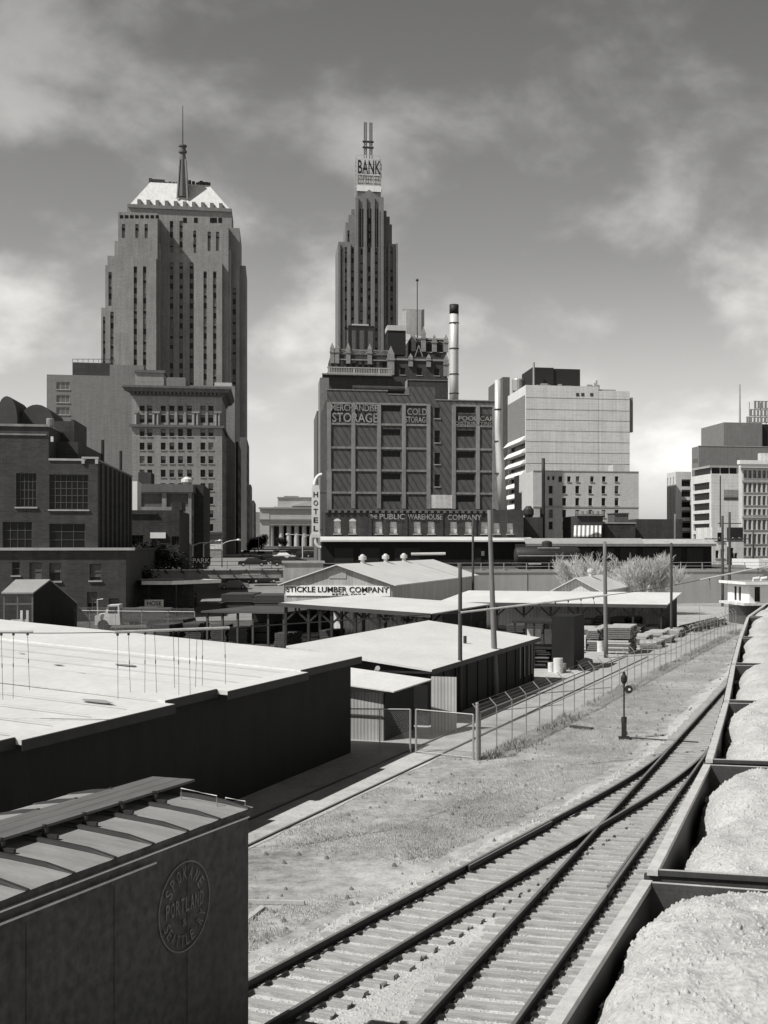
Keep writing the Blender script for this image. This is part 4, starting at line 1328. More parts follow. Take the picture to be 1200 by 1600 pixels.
# ================================================================== FENCES
def wiremat():
    m = bpy.data.materials.new('chain link wire'); m.use_nodes = True; t = m.node_tree
    b = t.nodes['Principled BSDF']; b.inputs['Base Color'].default_value = (.32, .32, .31, 1); b.inputs['Roughness'].default_value = .5
    tcn = N(t, 'ShaderNodeTexCoord'); sx = N(t, 'ShaderNodeSeparateXYZ'); t.links.new(tcn.outputs['Object'], sx.inputs[0])
    s = MATH(t, 'MULTIPLY', sx.outputs[0], 1 / .075); z = MATH(t, 'MULTIPLY', sx.outputs[2], 1 / .075)
    a = MATH(t, 'ABSOLUTE', MATH(t, 'SUBTRACT', MATH(t, 'FRACT', MATH(t, 'ADD', s, z)), .5))
    c = MATH(t, 'ABSOLUTE', MATH(t, 'SUBTRACT', MATH(t, 'FRACT', MATH(t, 'ADD', MATH(t, 'SUBTRACT', s, z), 500.0)), .5))
    w = MATH(t, 'MAXIMUM', MATH(t, 'GREATER_THAN', a, .455), MATH(t, 'GREATER_THAN', c, .455))
    t.links.new(w, b.inputs['Alpha'])
    return m
WIRE = wiremat()
def fence(name, label, p, q, hgt=1.78, sp=2.0, arms=-1, mid=True, rail_m='metal_grey', bottom=False, group=None):
    p, q = Vector(p), Vector(q); L = (q - p).length
    ang = math.atan2(q.y - p.y, q.x - p.x)
    r = thing(name, label, 'fence', p, ang, group)
    n = max(1, round(L / sp))
    for i in range(n + 1):
        x = L * i / n
        mb = MB(); mb.tube([(x, 0, 0), (x, 0, hgt)], .024 if 0 < i < n else .04, 6)
        if arms:
            mb.tube([(x, 0, hgt), (x, -arms * .3, hgt + .32)], .022, 5)
        mb.build('post', M[rail_m], r)
    mb = MB(); mb.tube([(0, 0, hgt), (L, 0, hgt)], .026, 6)
    mb.build('top_rail', M[rail_m], r)
    if mid:
        mb = MB(); mb.tube([(0, 0, hgt * .5), (L, 0, hgt * .5)], .018, 6); mb.build('middle_rail', M[rail_m], r)
    if bottom:
        mb = MB(); mb.tube([(0, 0, .08), (L, 0, .08)], .02, 6); mb.build('bottom_rail', M[rail_m], r)
    if arms:
        for k in (.1, .2, .3):
            mb = MB(); mb.tube([(0, -arms * k, hgt + k * 1.05), (L, -arms * k, hgt + k * 1.05)], .005, 4); mb.build('barbed_wire', M[rail_m], r)
    mb = MB(); mb.quad((0, .012, .05), (L, .012, .05), (L, .012, hgt - .03), (0, .012, hgt - .03)); mb.build('wire_mesh', WIRE, r)
    return r
FC = Vector((-1.2, 48.0, 0))
FE = Vector((21.0, 120.0, 0))
fence('chain_link_fence', 'long chain link fence with barbed wire arms running beside the tracks', FC, FE, 1.78, 2.05, -1)
gl = G(646, 1177); 
fence('chain_link_gate', 'wide chain link gate between the lean-to and the corner fence post', Vector((gl.x + .1, gl.y, 0)), Vector((FC.x - .25, FC.y + .05, 0)), 1.7, 2.4, 0, bottom=True, mid=False)
ga = G(549, 1172)
fence('chain_link_fence', 'short chain link fence section in front of the corrugated lean-to', Vector((ga.x, ga.y - .6, 0)), Vector((gl.x - .12, gl.y, 0)), 1.7, 1.5, 0, mid=False)
cp = MB(); cp.tube([(0, 0, 0), (0, 0, 2.12)], .06, 12); cp.lathe([(.07, 2.12), (.06, 2.16), (.02, 2.18)], 0, 0, 10)
tag(cp.build('fence_post', M['metal_grey'], None, loc=(FC.x - .1, FC.y - .12, 0)), 'stout steel corner post where the gate meets the long fence', 'fence post')
fence('chain_link_fence', 'far chain link fence crossing the yard below the retaining wall', (24, 128, 0), (13.5, 128, 0), 2.0, 3.0, 0, mid=False)
fence('chain_link_fence', 'chain link fence with slanted arms below the brick factory on the left', G(60, 985), Vector((-29, 117, 0)), 1.9, 2.8, 1, mid=False)

# ================================================================== POLES
def pole(u, Y, vt, rad, label, z0=0.0, arms=(), top=.8, m='wood_pole', lean=0.0, group='wooden poles around the yard'):
    X = (u - 800) / 2000 * Y
    h = CAMZ - (vt - 850) / 2000 * Y
    r = thing('utility_pole', label, 'pole', (X, Y, z0), 0, group)
    mb = MB(); n = 6
    mb.tube([(lean * k / n, 0, (h - z0) * k / n) for k in range(n + 1)], [rad * (1 - (1 - top) * k / n) for k in range(n + 1)], 12)
    mb.build('pole', M[m], r, smooth=True)
    for (vz, half, ang, n_ins) in arms:
        z = CAMZ - (vz - 850) / 2000 * Y - z0
        c = Vector((lean * z / (h - z0), 0, z)); d = Vector((math.cos(ang), math.sin(ang), 0))
        mb = MB(); mb.bar(c - d * half, c + d * half, .11, .12); a = mb.build('crossarm', M['wood_dark'], r)
        for k in range(n_ins):
            t = -half * .92 + 2 * half * .92 * k / (n_ins - 1)
            q = c + d * t
            i_ = MB(); i_.lathe([(.02, .05), (.05, .1), (.05, .15), (.03, .2)], q.x, q.y, 8, z0=q.z); i_.build('insulator', M['metal_grey'], a)
    return r
pole(719, 61.0, 880, .11, 'short dark pole standing up through the middle shed roof', m='wood_dark')
pole(775, 67.5, 797, .17, 'tall pale wooden pole rising through the right edge of the middle shed roof', lean=-.35, top=.62)
pole(947, 91.0, 846, .16, 'grey wooden pole in the yard behind the fence among the lumber stacks', top=.75, lean=-.1)
pole(1049, 113.0, 848, .13, 'slender dark pole at the closed end of the long open shed', m='wood_dark')
pole(739, 160, 808, .16, 'thin dark pole in front of the warehouse loading dock', m='wood_dark')
pole(1140, 172, 800, .2, 'telephone pole with crossarms left of the white yard office', 0, arms=((818, 1.6, .1, 4), (842, 2.6, .1, 6), (846, 2.2, .3, 4)), m='wood_dark')
pole(1129, 166, 806, .19, 'telephone pole leading the pair left of the white yard office', 0, arms=((842, 2.4, .15, 6),), m='wood_dark')
pole(961, 245, 802, .3, 'bare pole behind the striped awning', 4.8, m='wood_pole')
pole(1055, 240, 803, .26, 'bare pole behind the right end of the grey freight shed', 4.8, m='wood_pole')
pole(849, 262, 716, .35, 'dark flue pipe standing before the pale brick block', 5.0, m='steel_dark', top=1)
pole(1177, 230, 828, .2, 'thin pole in front of the many-windowed block at right', 5, m='wood_dark')
pole(826, 74, 905, .10, 'short post behind the right end of the middle shed', m='wood_dark') if False else None

# ================================================================== TELLTALES: horizontal arms with hanging strands
def telltale(p, q, label, strands, hang):
    p, q = Vector(p), Vector(q)
    r = thing('telltale', label, 'warning rope', p, 0, 'telltale arms hung with warning strands over the tracks')
    d = q - p
    mb = MB(); mb.tube([(0, 0, 0), d], .037, 8); mb.build('arm', M['rim'], r)
    for t in strands:
        a = d * t
        mb = MB(); mb.tube([a + Vector((0, 0, .01)), a + Vector((0, 0, -.09))], .03, 6)
        c = mb.build('clamp', M['steel_dark'], r)
        h = hang * random.uniform(.85, 1.05); off = random.uniform(-.05, .05)
        mb = MB(); mb.tube([a + Vector((0, 0, -.1)), a + Vector((off * .5, 0, -h * .5)), a + Vector((off, 0, -h))], .0055, 4)
        mb.tube([a + Vector((off * .5, 0, -h * .5 + .05)), a + Vector((off * .5, 0, -h * .5 - .05))], .012, 5)
        mb.build('strand', M['steel_dark'], c)
    return r
telltale(W(-60, 988, 31), W(52, 987, 31.5), 'telltale arm with hanging strands cut by the left edge of the view', (.35, .55, .72, .92), 1.65)
telltale(W(178, 988, 31.5), W(358, 981, 33.5), 'telltale arm with many hanging strands over the long white shed roof', (.03, .12, .26, .34, .5, .545, .64, .71, .76, .96), 1.7)
telltale(W(720, 957, 44), W(949, 930, 47), 'telltale arm level with the fence, ending at the grey wooden pole', (.07, .25, .45, .52, .63, .72, .81, .9), .5)
telltale(W(1094, 906, 56), W(1236, 877, 58), 'telltale arm crossing the sky above the far hopper cars at right', (.1, .3, .63), .5)
def cable(pts, label, r_=.012, sag=.3, group=None):
    mb = MB(); out = []
    for a, b in zip(pts[:-1], pts[1:]):
        a, b = Vector(a), Vector(b)
        for i in range(12):
            t = i / 12; out.append(a.lerp(b, t) - Vector((0, 0, 4 * sag * t * (1 - t))))
    out.append(Vector(pts[-1]))
    mb.tube(out, r_, 4)
    return tag(mb.build('cable', M['steel_dark']), label, 'cable', group)
cable([W(-60, 988, 31), W(178, 988, 31.5)], 'span cable joining the two left telltale arms', .01, .02)
cable([W(358, 981, 33.5), W(720, 957, 44)], 'span cable running low across the shed roofs to the middle telltale arm', .016, .0)
cable([W(949, 930, 47), W(1094, 906, 56)], 'span cable between the middle and right telltale arms', .012, .05)
cable([(-14.6 , 31.0, 0), W(-60, 988, 31)], 'stay cable holding the leftmost telltale arm', .01, .0)
cable([W(1236, 877, 58), (28, 58, 0.0)], 'stay cable beyond the right telltale arm', .012, .0)
# ================================================================== YARD GOODS
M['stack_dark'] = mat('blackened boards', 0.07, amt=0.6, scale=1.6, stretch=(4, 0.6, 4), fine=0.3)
for k_ in ('wood_dark',): pass
def stack(u0, u1, vb, vt, dep, label, layers=None, ang=A_YARD, m=('lumber', 'lumber_dark'), seed=0, top=True):
    rr = random.Random(seed + int(u0))
    F = Fr(u0, 2000 * CAMZ / (vb - 850), ang)
    w = F.x(u1); h = F.z(u0, vt)
    r = F.root('lumber_stack', label, 'lumber stack', 'stacks of sawn lumber in the yard')
    n = layers or max(2, int(h / .16))
    nb = max(1, int(h / .75)); per = max(1, n // nb)
    z = 0.1
    bl = MB()
    for px_ in (.1, .5, .9):
        bl.box(w * px_ - .08, w * px_ + .08, 0.05, dep - .05, 0, .1)
    bl.build('bearer', M['wood_dark'], r)
    for b in range(nb):
        mb = MB(); ox = rr.uniform(-.12, .12); oy = rr.uniform(-.12, .12)
        for l in range(per):
            th = (h - .1) / (nb * per + nb * .5)
            y = 0
            while y < dep - .05:
                bw_ = rr.uniform(.18, .3)
                o1, o2 = rr.uniform(-.12, .04), rr.uniform(-.04, .12)
                last = (b == nb - 1 and l == per - 1)
                mb.box(ox + o1, w + ox + o2, oy + y, oy + min(dep, y + bw_ - .02), z, z + th * .8, 1 if rr.random() < .62 and not last else 0)
                y += bw_
            z += th
        mb.build('bundle', [M[m[0]], M[m[1]]], r)
        z += th * .5
    return r
stack(899, 920, 1014, 979, 3.0, 'pale-topped lumber stack just right of the tall black rack')
stack(917, 933, 1018, 981, 2.4, 'narrow dark lumber stack left of the grey wooden pole', seed=1)
stack(934, 944, 1000, 977, 3.0, 'small lumber stack directly behind the grey wooden pole', seed=2)
stack(950, 985, 1022, 976, 3.2, 'tallest dark lumber stack just right of the grey wooden pole', seed=3)
stack(984, 1008, 1008, 991, 3.0, 'low lumber stack between the tallest stack and the lying barrel', seed=4)
stack(1010, 1036, 1002, 986, 4.0, 'low dark lumber stack right of the lying barrel', seed=5)
stack(1036, 1060, 996, 983, 4.0, 'lowest lumber stack next to the long fence, nearest the pipe rack', seed=6)
stack(978, 1000, 990, 978, 5.0, 'long low lumber stack in front of the open shed opening', seed=7)
stack(1002, 1028, 988, 979, 5.0, 'long low lumber stack before the closed shed end', seed=8)
stack(1013, 1030, 1012, 999, 2.2, 'small board pile just behind the fence, right of the lying barrel')
stack(1034, 1050, 1005, 993, 2.2, 'small board pile tight behind the fence near the pipe rack', seed=33)
stack(962, 978, 1000, 983, 2.2, 'board pile half hidden behind the tallest dark lumber stack', seed=34)
stack(892, 904, 1022, 1011, 2.0, 'few loose boards piled beside the foot of the black rack', seed=9)
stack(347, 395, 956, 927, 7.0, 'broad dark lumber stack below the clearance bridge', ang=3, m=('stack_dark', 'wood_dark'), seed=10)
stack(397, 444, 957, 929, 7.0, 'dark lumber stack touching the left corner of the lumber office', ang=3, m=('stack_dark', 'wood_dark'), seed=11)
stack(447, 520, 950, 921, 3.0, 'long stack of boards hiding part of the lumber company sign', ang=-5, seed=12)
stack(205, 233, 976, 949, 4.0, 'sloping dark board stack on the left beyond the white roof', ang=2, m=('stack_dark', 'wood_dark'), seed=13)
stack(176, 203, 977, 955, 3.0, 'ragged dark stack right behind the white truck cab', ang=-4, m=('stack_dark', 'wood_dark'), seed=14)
stack(690, 725, 1003, 985, 2.5, 'dark lumber stack between the open sheds left of the tall pole', ang=-10, m=('stack_dark', 'wood_dark'), seed=15) if False else None
for i, (u0, u1, lb) in enumerate(((470, 505, 'left'), (520, 560, 'middle'), (575, 610, 'right'))):
    stack(u0, u1, 1004, 990, 3.0, 'low boards under the braced open shed, %s of the three piles' % {'left': 'leftmost', 'middle': 'middle', 'right': 'rightmost'}[lb], ang=5, seed=20 + i)
stack(868, 890, 1000, 985, 3.0, 'boards under the open shed just above the black rack', ang=0, seed=30)
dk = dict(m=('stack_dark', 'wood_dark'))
ordn = ['first', 'second', 'third', 'fourth', 'fifth', 'sixth', 'seventh', 'eighth']
for i, (u0, u1, vb, vt) in enumerate(((238, 262, 1001, 974), (266, 284, 995, 966), (288, 312, 1000, 972), (331, 352, 1004, 976), (357, 385, 1006, 980), (392, 418, 1004, 972))):
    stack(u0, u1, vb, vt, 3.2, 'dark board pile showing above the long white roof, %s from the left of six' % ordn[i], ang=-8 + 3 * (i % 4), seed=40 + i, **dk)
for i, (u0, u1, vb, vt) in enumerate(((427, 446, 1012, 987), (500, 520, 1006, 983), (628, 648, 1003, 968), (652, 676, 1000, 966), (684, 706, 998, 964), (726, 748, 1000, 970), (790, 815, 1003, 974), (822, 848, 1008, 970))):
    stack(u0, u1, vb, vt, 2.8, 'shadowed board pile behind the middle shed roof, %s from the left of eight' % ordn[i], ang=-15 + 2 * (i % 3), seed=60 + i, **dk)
for i, (u0, u1, vb, vt) in enumerate(((905, 925, 985, 966), (930, 942, 984, 962), (954, 975, 983, 963), (980, 1000, 982, 962))):
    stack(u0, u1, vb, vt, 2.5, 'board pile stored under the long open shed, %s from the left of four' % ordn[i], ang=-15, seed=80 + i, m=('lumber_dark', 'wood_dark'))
# pipe rack beyond the stacks
def pipes():
    F = Fr(1062, 117, -22)
    r = F.root('pipe_rack', 'rack of long poles and timbers lying beside the far fence', 'rack')
    for j in range(4):
        b = MB(); b.box(-.6, 1.6, 2 + j * 3.5, 2.15 + j * 3.5, 0, .25); b.build('bearer', M['wood_dark'], r)
    rr = random.Random(5)
    for k in range(9):
        b = MB(); x = -.5 + k * .24; b.tube([(x, rr.uniform(0, 1.5), .33 + (k % 3) * .12), (x + rr.uniform(-.2, .2), 15 + rr.uniform(-2, 0), .33 + (k % 3) * .12)], .08, 6)
        b.build('timber', M['lumber' if k % 2 else 'lumber_dark'], r)
pipes()
def drum(p, rad, h, label, m, lying=False, ang=0):
    r = thing('drum', label, 'drum', p, ang)
    b = MB(); b.lathe([(rad, 0), (rad, h * .3), (rad * 1.04, h * .32), (rad, h * .34), (rad, h * .65), (rad * 1.04, h * .67), (rad, h * .69), (rad, h), (rad * .95, h + .004)], 0, 0, 20)
    if lying:
        b.v = [(z_, x_, y_ + rad) for x_, y_, z_ in b.v]
    b.build('barrel', M[m], r, smooth=False)
    c = MB()
    if lying: c.tube([(h + .005, .1, rad + .1), (h + .03, .1, rad + .1)], .04, 8)
    else: c.tube([(.12, .1, h), (.12, .1, h + .03)], .04, 8)
    c.build('cap', M['steel_dark'], r)
drum(G(872, 1052), .30, .95, 'white upright drum at the foot of the tall black rack', 'white_dirty')
drum(G(861, 1050), .2, .6, 'small pale can left of the white drum', 'white_dirty')
drum(G(880, 1050), .2, .55, 'small pale can right of the white drum', 'metal_grey')
drum(G(1000, 1014), .38, 1.3, 'barrel lying on its side behind the fence', 'metal_grey', True, R(-10))
drum(G(938, 1018), .3, .8, 'short pale drum left of the grey pole foot', 'white_dirty')
def crate():
    F = Fr(899, 97, -15); r = F.root('crate', 'white packed sheets standing right of the tall black rack', 'crate')
    x = F.x(915); b = MB(); b.box(0, x, 0, 1.2, .1, F.z(899, 994)); b.build('pack', M['white_dirty'], r)
    b = MB()
    for t in (.2, .8): b.box(x * t - .04, x * t + .04, -.03, -.003, .1, F.z(899, 994))
    b.build('strap', M['steel_dark'], r)
crate()

# ================================================================== VEHICLES
def vehicle(p, ang, label, m, L=4.7, cat='car', group='cars beyond the railway bridge', big=1.0):
    r = thing('parked_car', label, cat, p, ang, group)
    w = .9
    prof = [(0, .28), (.02, .75), (.25, .88), (1.05, .93), (1.55, 1.36), (3.1, 1.38), (3.75, .95), (L - .15, .88), (L, .6), (L, .28)]
    b = MB()
    pv = [(x, w, z) for x, z in prof] ; n = len(prof)
    def ww(z): return w if z < 1 else w * .78
    b.add([(x, -ww(z), z) for x, z in prof] + [(x, ww(z), z) for x, z in prof], [tuple(range(n))[::-1], tuple(range(n, 2 * n))] + [(i, (i + 1) % n, n + (i + 1) % n, n + i) for i in range(n)])
    b.build('body', m, r)
    g = MB()
    for sg in (-1, 1):
        g.quad((1.3, sg * (w * .90), 1.0), (3.55, sg * (w * .9), 1.0), (3.05, sg * (w * .80), 1.32), (1.65, sg * (w * .8), 1.32))
    g.quad((1.10, -.62, .99), (1.10, .62, .99), (1.50, .6, 1.33), (1.50, -.6, 1.33)); g.quad((3.15, -.6, 1.35), (3.15, .6, 1.35), (3.7, .62, 1.0), (3.7, -.62, 1.0))
    g.build('glass', M['glass'], r)
    for x in (.85, L - .95):
        for sg in (-1, 1):
            q = MB(); q.tube([(x, sg * .72, .33), (x, sg * .93, .33)], .33, 14); k = q.build('wheel', M['rubber'], r)
            q = MB(); q.tube([(x, sg * .935, .33), (x, sg * .945, .33)], .17, 10); q.build('hubcap', M['metal_light'], k)
    q = MB(); q.box(-.06, .02, -.85, .85, .35, .5); q.box(L - .02, L + .06, -.85, .85, .35, .5); q.build('bumper', M['metal_light'], r)
    return r
def on_street(u, v):
    # solve for a point on the street profile seen at (u, v)
    best = None
    for i in range(1, 800):
        s = i * .8
        Yp = ST_C.y + s * ddir.y
        z = street_z(s) if s < 128 else zcity(Yp) + .02
        vv = 850 + (CAMZ - z) / Yp * 2000
        if best is None or abs(vv - v) < best[0]:
            best = (abs(vv - v), Yp, z)
    return Vector(((u - 800) / 2000 * best[1], best[1], best[2] + .06))
sa = R(A_CITY) + math.pi / 2
vehicle(on_street(392, 911), R(A_CITY), 'dark sedan parked under the clearance bridge', M['car_dark'])
vehicle(on_street(352, 912), R(A_CITY) + .1, 'dark sedan near the left abutment of the clearance bridge', M['car_dark'])
vehicle(on_street(342, 921), R(A_CITY), 'dark car with a pale front by the left underpass wall', M['car_grey'])
vehicle(on_street(360, 905), R(A_CITY), 'farthest dark car seen through the underpass', M['car_dark'])
cityv = [(424, 873, 'car_white', 0.2, 'white car driving on the street right of the dark traffic'), (432, 868, 'car_white', sa, 'white car farther up the street behind the nearer white one'),
         (446, 864, 'car_grey', .1, 'grey car crossing in front of the column building'), (478, 867, 'car_dark', .2, 'dark car parked below the hotel sign'),
         (408, 870, 'car_dark', sa, 'dark car on the street left of the white cars'), (397, 876, 'car_dark', .3, 'dark car behind the bridge railing, nearest the street lamps'),
         (415, 879, 'car_dark', .2, 'dark car just behind the bridge railing'), (385, 868, 'car_dark', sa, 'dark car at the left kerb of the street')]
cityv += [(372, 884, 'car_dark', .2, 'dark car on the bridge approach left of the dark cars behind the railing'), (437, 880, 'car_dark', .2, 'dark car behind the railing just left of the pale bridge end block'),
          (425, 884, 'car_dark', .15, 'dark car nearest the bridge railing, below the other traffic'), (455, 870, 'car_dark', .2, 'dark car between the grey crossing car and the hotel sign')]
for u, v, m_, an, lb in cityv:
    Yp = {873: 262, 868: 300, 864: 330, 867: 290, 870: 285, 876: 240, 879: 225, 884: 208, 880: 218}[v]
    vehicle(Vector(((u - 800) / 2000 * Yp, Yp, zcity(Yp) + .05)), an, lb, M[m_])
def truck():
    F = Fr(148, 120, 8)
    r = F.root('truck', 'white flatbed truck beside dark lumber piles at the left', 'truck')
    b = MB(); b.prism([(0, .5), (0, 1.35), (.25, 1.5), (.9, 1.55), (1.15, 2.35), (2.2, 2.4), (2.3, .5)], 0, 2.1); b.build('cab', M['white_dirty'], r)
    g = MB(); g.prism([(1.2, 1.6), (1.3, 2.2), (2.05, 2.25), (2.05, 1.6)], -.02, -.005); g.build('side_window', M['glass'], r)
    f = MB(); f.box(2.35, 7.0, -.1, 2.2, .85, 1.0); f.build('flatbed', M['black'], r)
    for x in (.75, 5.2, 6.3):
        for y in (-.05, 1.85):
            q = MB(); q.tube([(x, y, .5), (x, y + .28, .5)], .5, 16); q.build('wheel', M['rubber'], r)
    m_ = MB(); m_.tube([(.3, -.15, 1.4), (.3, -.3, 2.9), (.8, -.3, 2.95)], .06, 6); m_.build('exhaust', M['metal_light'], r)
    l = MB(); rr = random.Random(1)
    for k in range(8): l.box(2.4 + rr.uniform(-.3, .3), 6.8 + rr.uniform(-.4, .3), .1, 2.0, 1.002 + k * .13, 1.11 + k * .13)
    tag(l.build('lumber_load', M['stack_dark'], None, loc=(F.O[0], F.O[1], 0), rot=F.a), 'dark boards loaded on the bed of the white truck', 'lumber load')
truck()
# abandoned dark machine near the rack
def cart():
    p = G(902, 1048); r = thing('cart', 'small dark wheeled cart standing right of the tall black rack', 'cart', p, R(-15))
    b = MB(); b.prism([(0, .25), (.05, .6), (.4, .8), (.85, .7), (.95, .25)], 0, .7); b.build('body', M['black'], r)
    for x in (.2, .75):
        q = MB(); q.tube([(x, -.08, .17), (x, .78, .17)], .17, 12); q.build('wheel', M['rubber'], r)
    h = MB(); h.tube([(0.0, .35, .55), (-.5, .35, .8)], .025, 6); h.build('handle', M['steel_dark'], r)
cart()
# ================================================================== RAILWAY VIADUCT
def viaduct():
    r = thing('retaining_wall', 'long grey concrete retaining wall carrying the railway behind the yard', 'retaining wall', WALL0, R(A_CITY))
    x0, x1 = -37.4 / ca + ST_W / 2 + .6, 260
    x0 = (ST_C - WALL0).dot(cdir) + ST_W / 2 + .6
    b = MB(); b.box(x0, x1, -.5, .4, 0, DECK + .02)
    b.box(x0, x1, -.62, .45, DECK + .024, DECK + .3)
    b.build('wall', M['wall_grey'], r)
    j = MB()
    k = x0 + 4
    while k < 90:
        j.box(k, k + .12, -.52, -.502, .1, DECK - .1); k += 9
    j.split('joint', M['trim_dark'], r)
    return r
viaduct()
def railing(x0, x1, label, y=-.1):
    r = thing('railing', label, 'railing', WALL0, R(A_CITY), 'railings on top of the retaining walls')
    z = DECK + .3
    n = int((x1 - x0) / 3)
    for i in range(n + 1):
        x = x0 + (x1 - x0) * i / n
        b = MB(); b.box(x - .05, x + .05, y - .05, y + .05, z, z + 1.0); b.build('post', M['metal_grey'], r)
    for h in (.5, .98):
        b = MB(); b.tube([(x0, y, z + h), (x1, y, z + h)], .035, 6); b.build('rail', M['metal_grey'], r)
    b = MB(); b.box(x0, x1, y + .2, y + .6, z - .0, z + .12); b.build('kerb', M['concrete'], r)
XS = (ST_C - WALL0).dot(cdir)
railing(XS + ST_W / 2 + 1, 60, 'low railing running along the top of the grey retaining wall')
def bridge():
    r = thing('railway_bridge', 'steel girder railway bridge lettered CLEARANCE over the sunken street', 'bridge', WALL0, R(A_CITY))
    F = Fr(800, 170, A_CITY)
    x0, x1 = XS - 22, XS + ST_W / 2 + 1.0
    zt = CAMZ - (892 - 850) / 2000 * 163; zb_ = CAMZ - (902.5 - 850) / 2000 * 163
    g = MB(); g.box(x0, x1, -.55, -.25, zb_, zt)
    g.box(x0, x1, -.72, -.2, zt + .002, zt + .1, 0); g.box(x0, x1, -.68, -.2, zb_ - .08, zb_ - .002)
    g.build('girder', M['concrete_dark'], r)
    c = MB(); c.box(x0, x1, -.75, -.56, zt + .104, zt + .22); c.build('cap_strip', M['metal_light'], r)
    st = MB(); k = x0 + .5
    while k < x1:
        s_ = MB(); s_.box(k, k + .14, -.78, -.76, zt - .15, zt + .25); s_.bar((k + .07, -.8, zt + .1), (k + .45, -.9, zt - .35), .12); s_.split('bracket', M['steel_dark'], r); k += 2.0
    d = MB(); d.box(x0, XS + ST_W / 2, -.19, 9, zb_ + .1, zb_ + .7); d.build('deck', M['concrete_dark'], r)
    t = MB(); text_on(t, 'CLEARANCE', TF(-.55), F.x(379), F.x(407), zb_ + .32, zb_ + .62, .01, 0, .02); t.build('lettering', M['white'], r)
    for x in (XS - ST_W / 2 - .1,):
        a = MB(); a.box(x - 4.2, x - .02, -.24, 9, 0, zb_ + .08); a.build('abutment', M['brick_mid'], r)
    for i in range(3):
        k = XS - ST_W / 2 - 14 + i * 1.0
    p = MB()
    for i in range(12):
        x = x0 + (x1 - x0) * i / 11
        p.bar((x, 0, zt + .2), (x, 0, zt + 1.25), .06)
    p.build('rail_post', M['steel_dark'], r)
    for h in (.7, 1.2):
        p = MB(); p.tube([(x0, 0, zt + h), (x1, 0, zt + h)], .035, 6); p.build('handrail', M['steel_dark'], r)
bridge()
def abut_block():
    F = Fr(443, 160, A_CITY)
    r = F.root('concrete_block', 'pale concrete end block of the bridge above the lumber office roof', 'concrete block')
    x = F.x(505); b = MB(); b.box(0, x, 0, 4, 0, F.z(443, 880)); b.build('block', M['concrete'], r)
    b = MB(); b.box(-.2, x + .2, -.2, 4.2, F.z(443, 880) + .002, F.z(443, 877)); b.split('coping', M['concrete'], r)
abut_block()
# left retaining brick with signs below the brick factory
def leftwall():
    r = thing('retaining_wall', 'dark brick retaining wall left of the bridge, carrying a painted sign', 'retaining wall', WALL0, R(A_CITY))
    x1 = XS - ST_W / 2 - 4.3
    b = MB(); b.box(x1 - 70, x1, -.5, .4, 0, DECK + .3); b.build('wall', M['brick_mid'], r)
    b = MB(); b.box(x1 - 12, x1 + 3.5, -1.6, -.52, 2.15, 2.4); b.build('ledge', M['white_dirty'], r)
    F = Fr(800, 170, A_CITY)
    p = MB(); p.box(F.x(277), F.x(308), -.60, -.52, .1, 1.9); p.build('sign_panel', M['trim_dark'], r)
    t = MB(); text_on(t, 'SWIFT', TF(-.60), F.x(280), F.x(306), .5, 1.6, .01, 0, .02); t.build('lettering', M['paint_faded'], r)
leftwall()
def hose_sign():
    p = W(226, 955, 140); r = thing('sign', 'white sign board reading HOSE behind the left yard fence', 'sign', (p.x, p.y, 0), R(8))
    b = MB(); b.box(0, 2.0, 0, .08, 1.2, 2.0); b.build('board', M['white'], r)
    t = MB(); text_on(t, 'HOSE', TF(0), .25, 1.8, 1.35, 1.85, .005, 0, .02); t.build('lettering', M['sign_black'], r)
    b = MB(); b.box(.2, .3, .09, .18, 0, 1.9); b.box(1.6, 1.7, .09, .18, 0, 1.9); b.build('post', M['wood_dark'], r)
hose_sign()
# the dark canopy with white edges
def canopy():
    F = Fr(222, 141, 2)
    r = F.root('canopy', 'flat dark canopy outlined by a thin white edge beside the bridge', 'canopy')
    z = F.z(222, 912)
    pts = [(0, 0), (F.x(268), 0), (F.x(313) + 1.0, 6.5), (F.x(262), 8.5), (-3, 8)]
    b = MB(); n = len(pts)
    b.add([(x, y, z) for x, y in pts] + [(x, y, z + .25) for x, y in pts], [tuple(range(n))[::-1], tuple(range(n, 2 * n))] + [(i, (i + 1) % n, n + (i + 1) % n, n + i) for i in range(n)])
    b.build('roof', M['roof_dark'], r)
    for i in range(n - 1):
        e = MB(); e.bar((pts[i][0], pts[i][1] - .12, z + .1), (pts[i + 1][0] + .0, pts[i + 1][1] - .12, z + .1), .2, .42); e.build('edge_trim', M['white'], r)
    for x, y in ((.5, .6), (3.5, .6), (2, 7.5)):
        e = MB(); e.box(x, x + .15, y, y + .15, 0, z); e.build('post', M['steel_dark'], r)
    w = MB(); w.box(-2.5, 4.8, 4, 4.2, 0, z - .01); w.build('back_wall', M['brick_black'], r)
canopy()

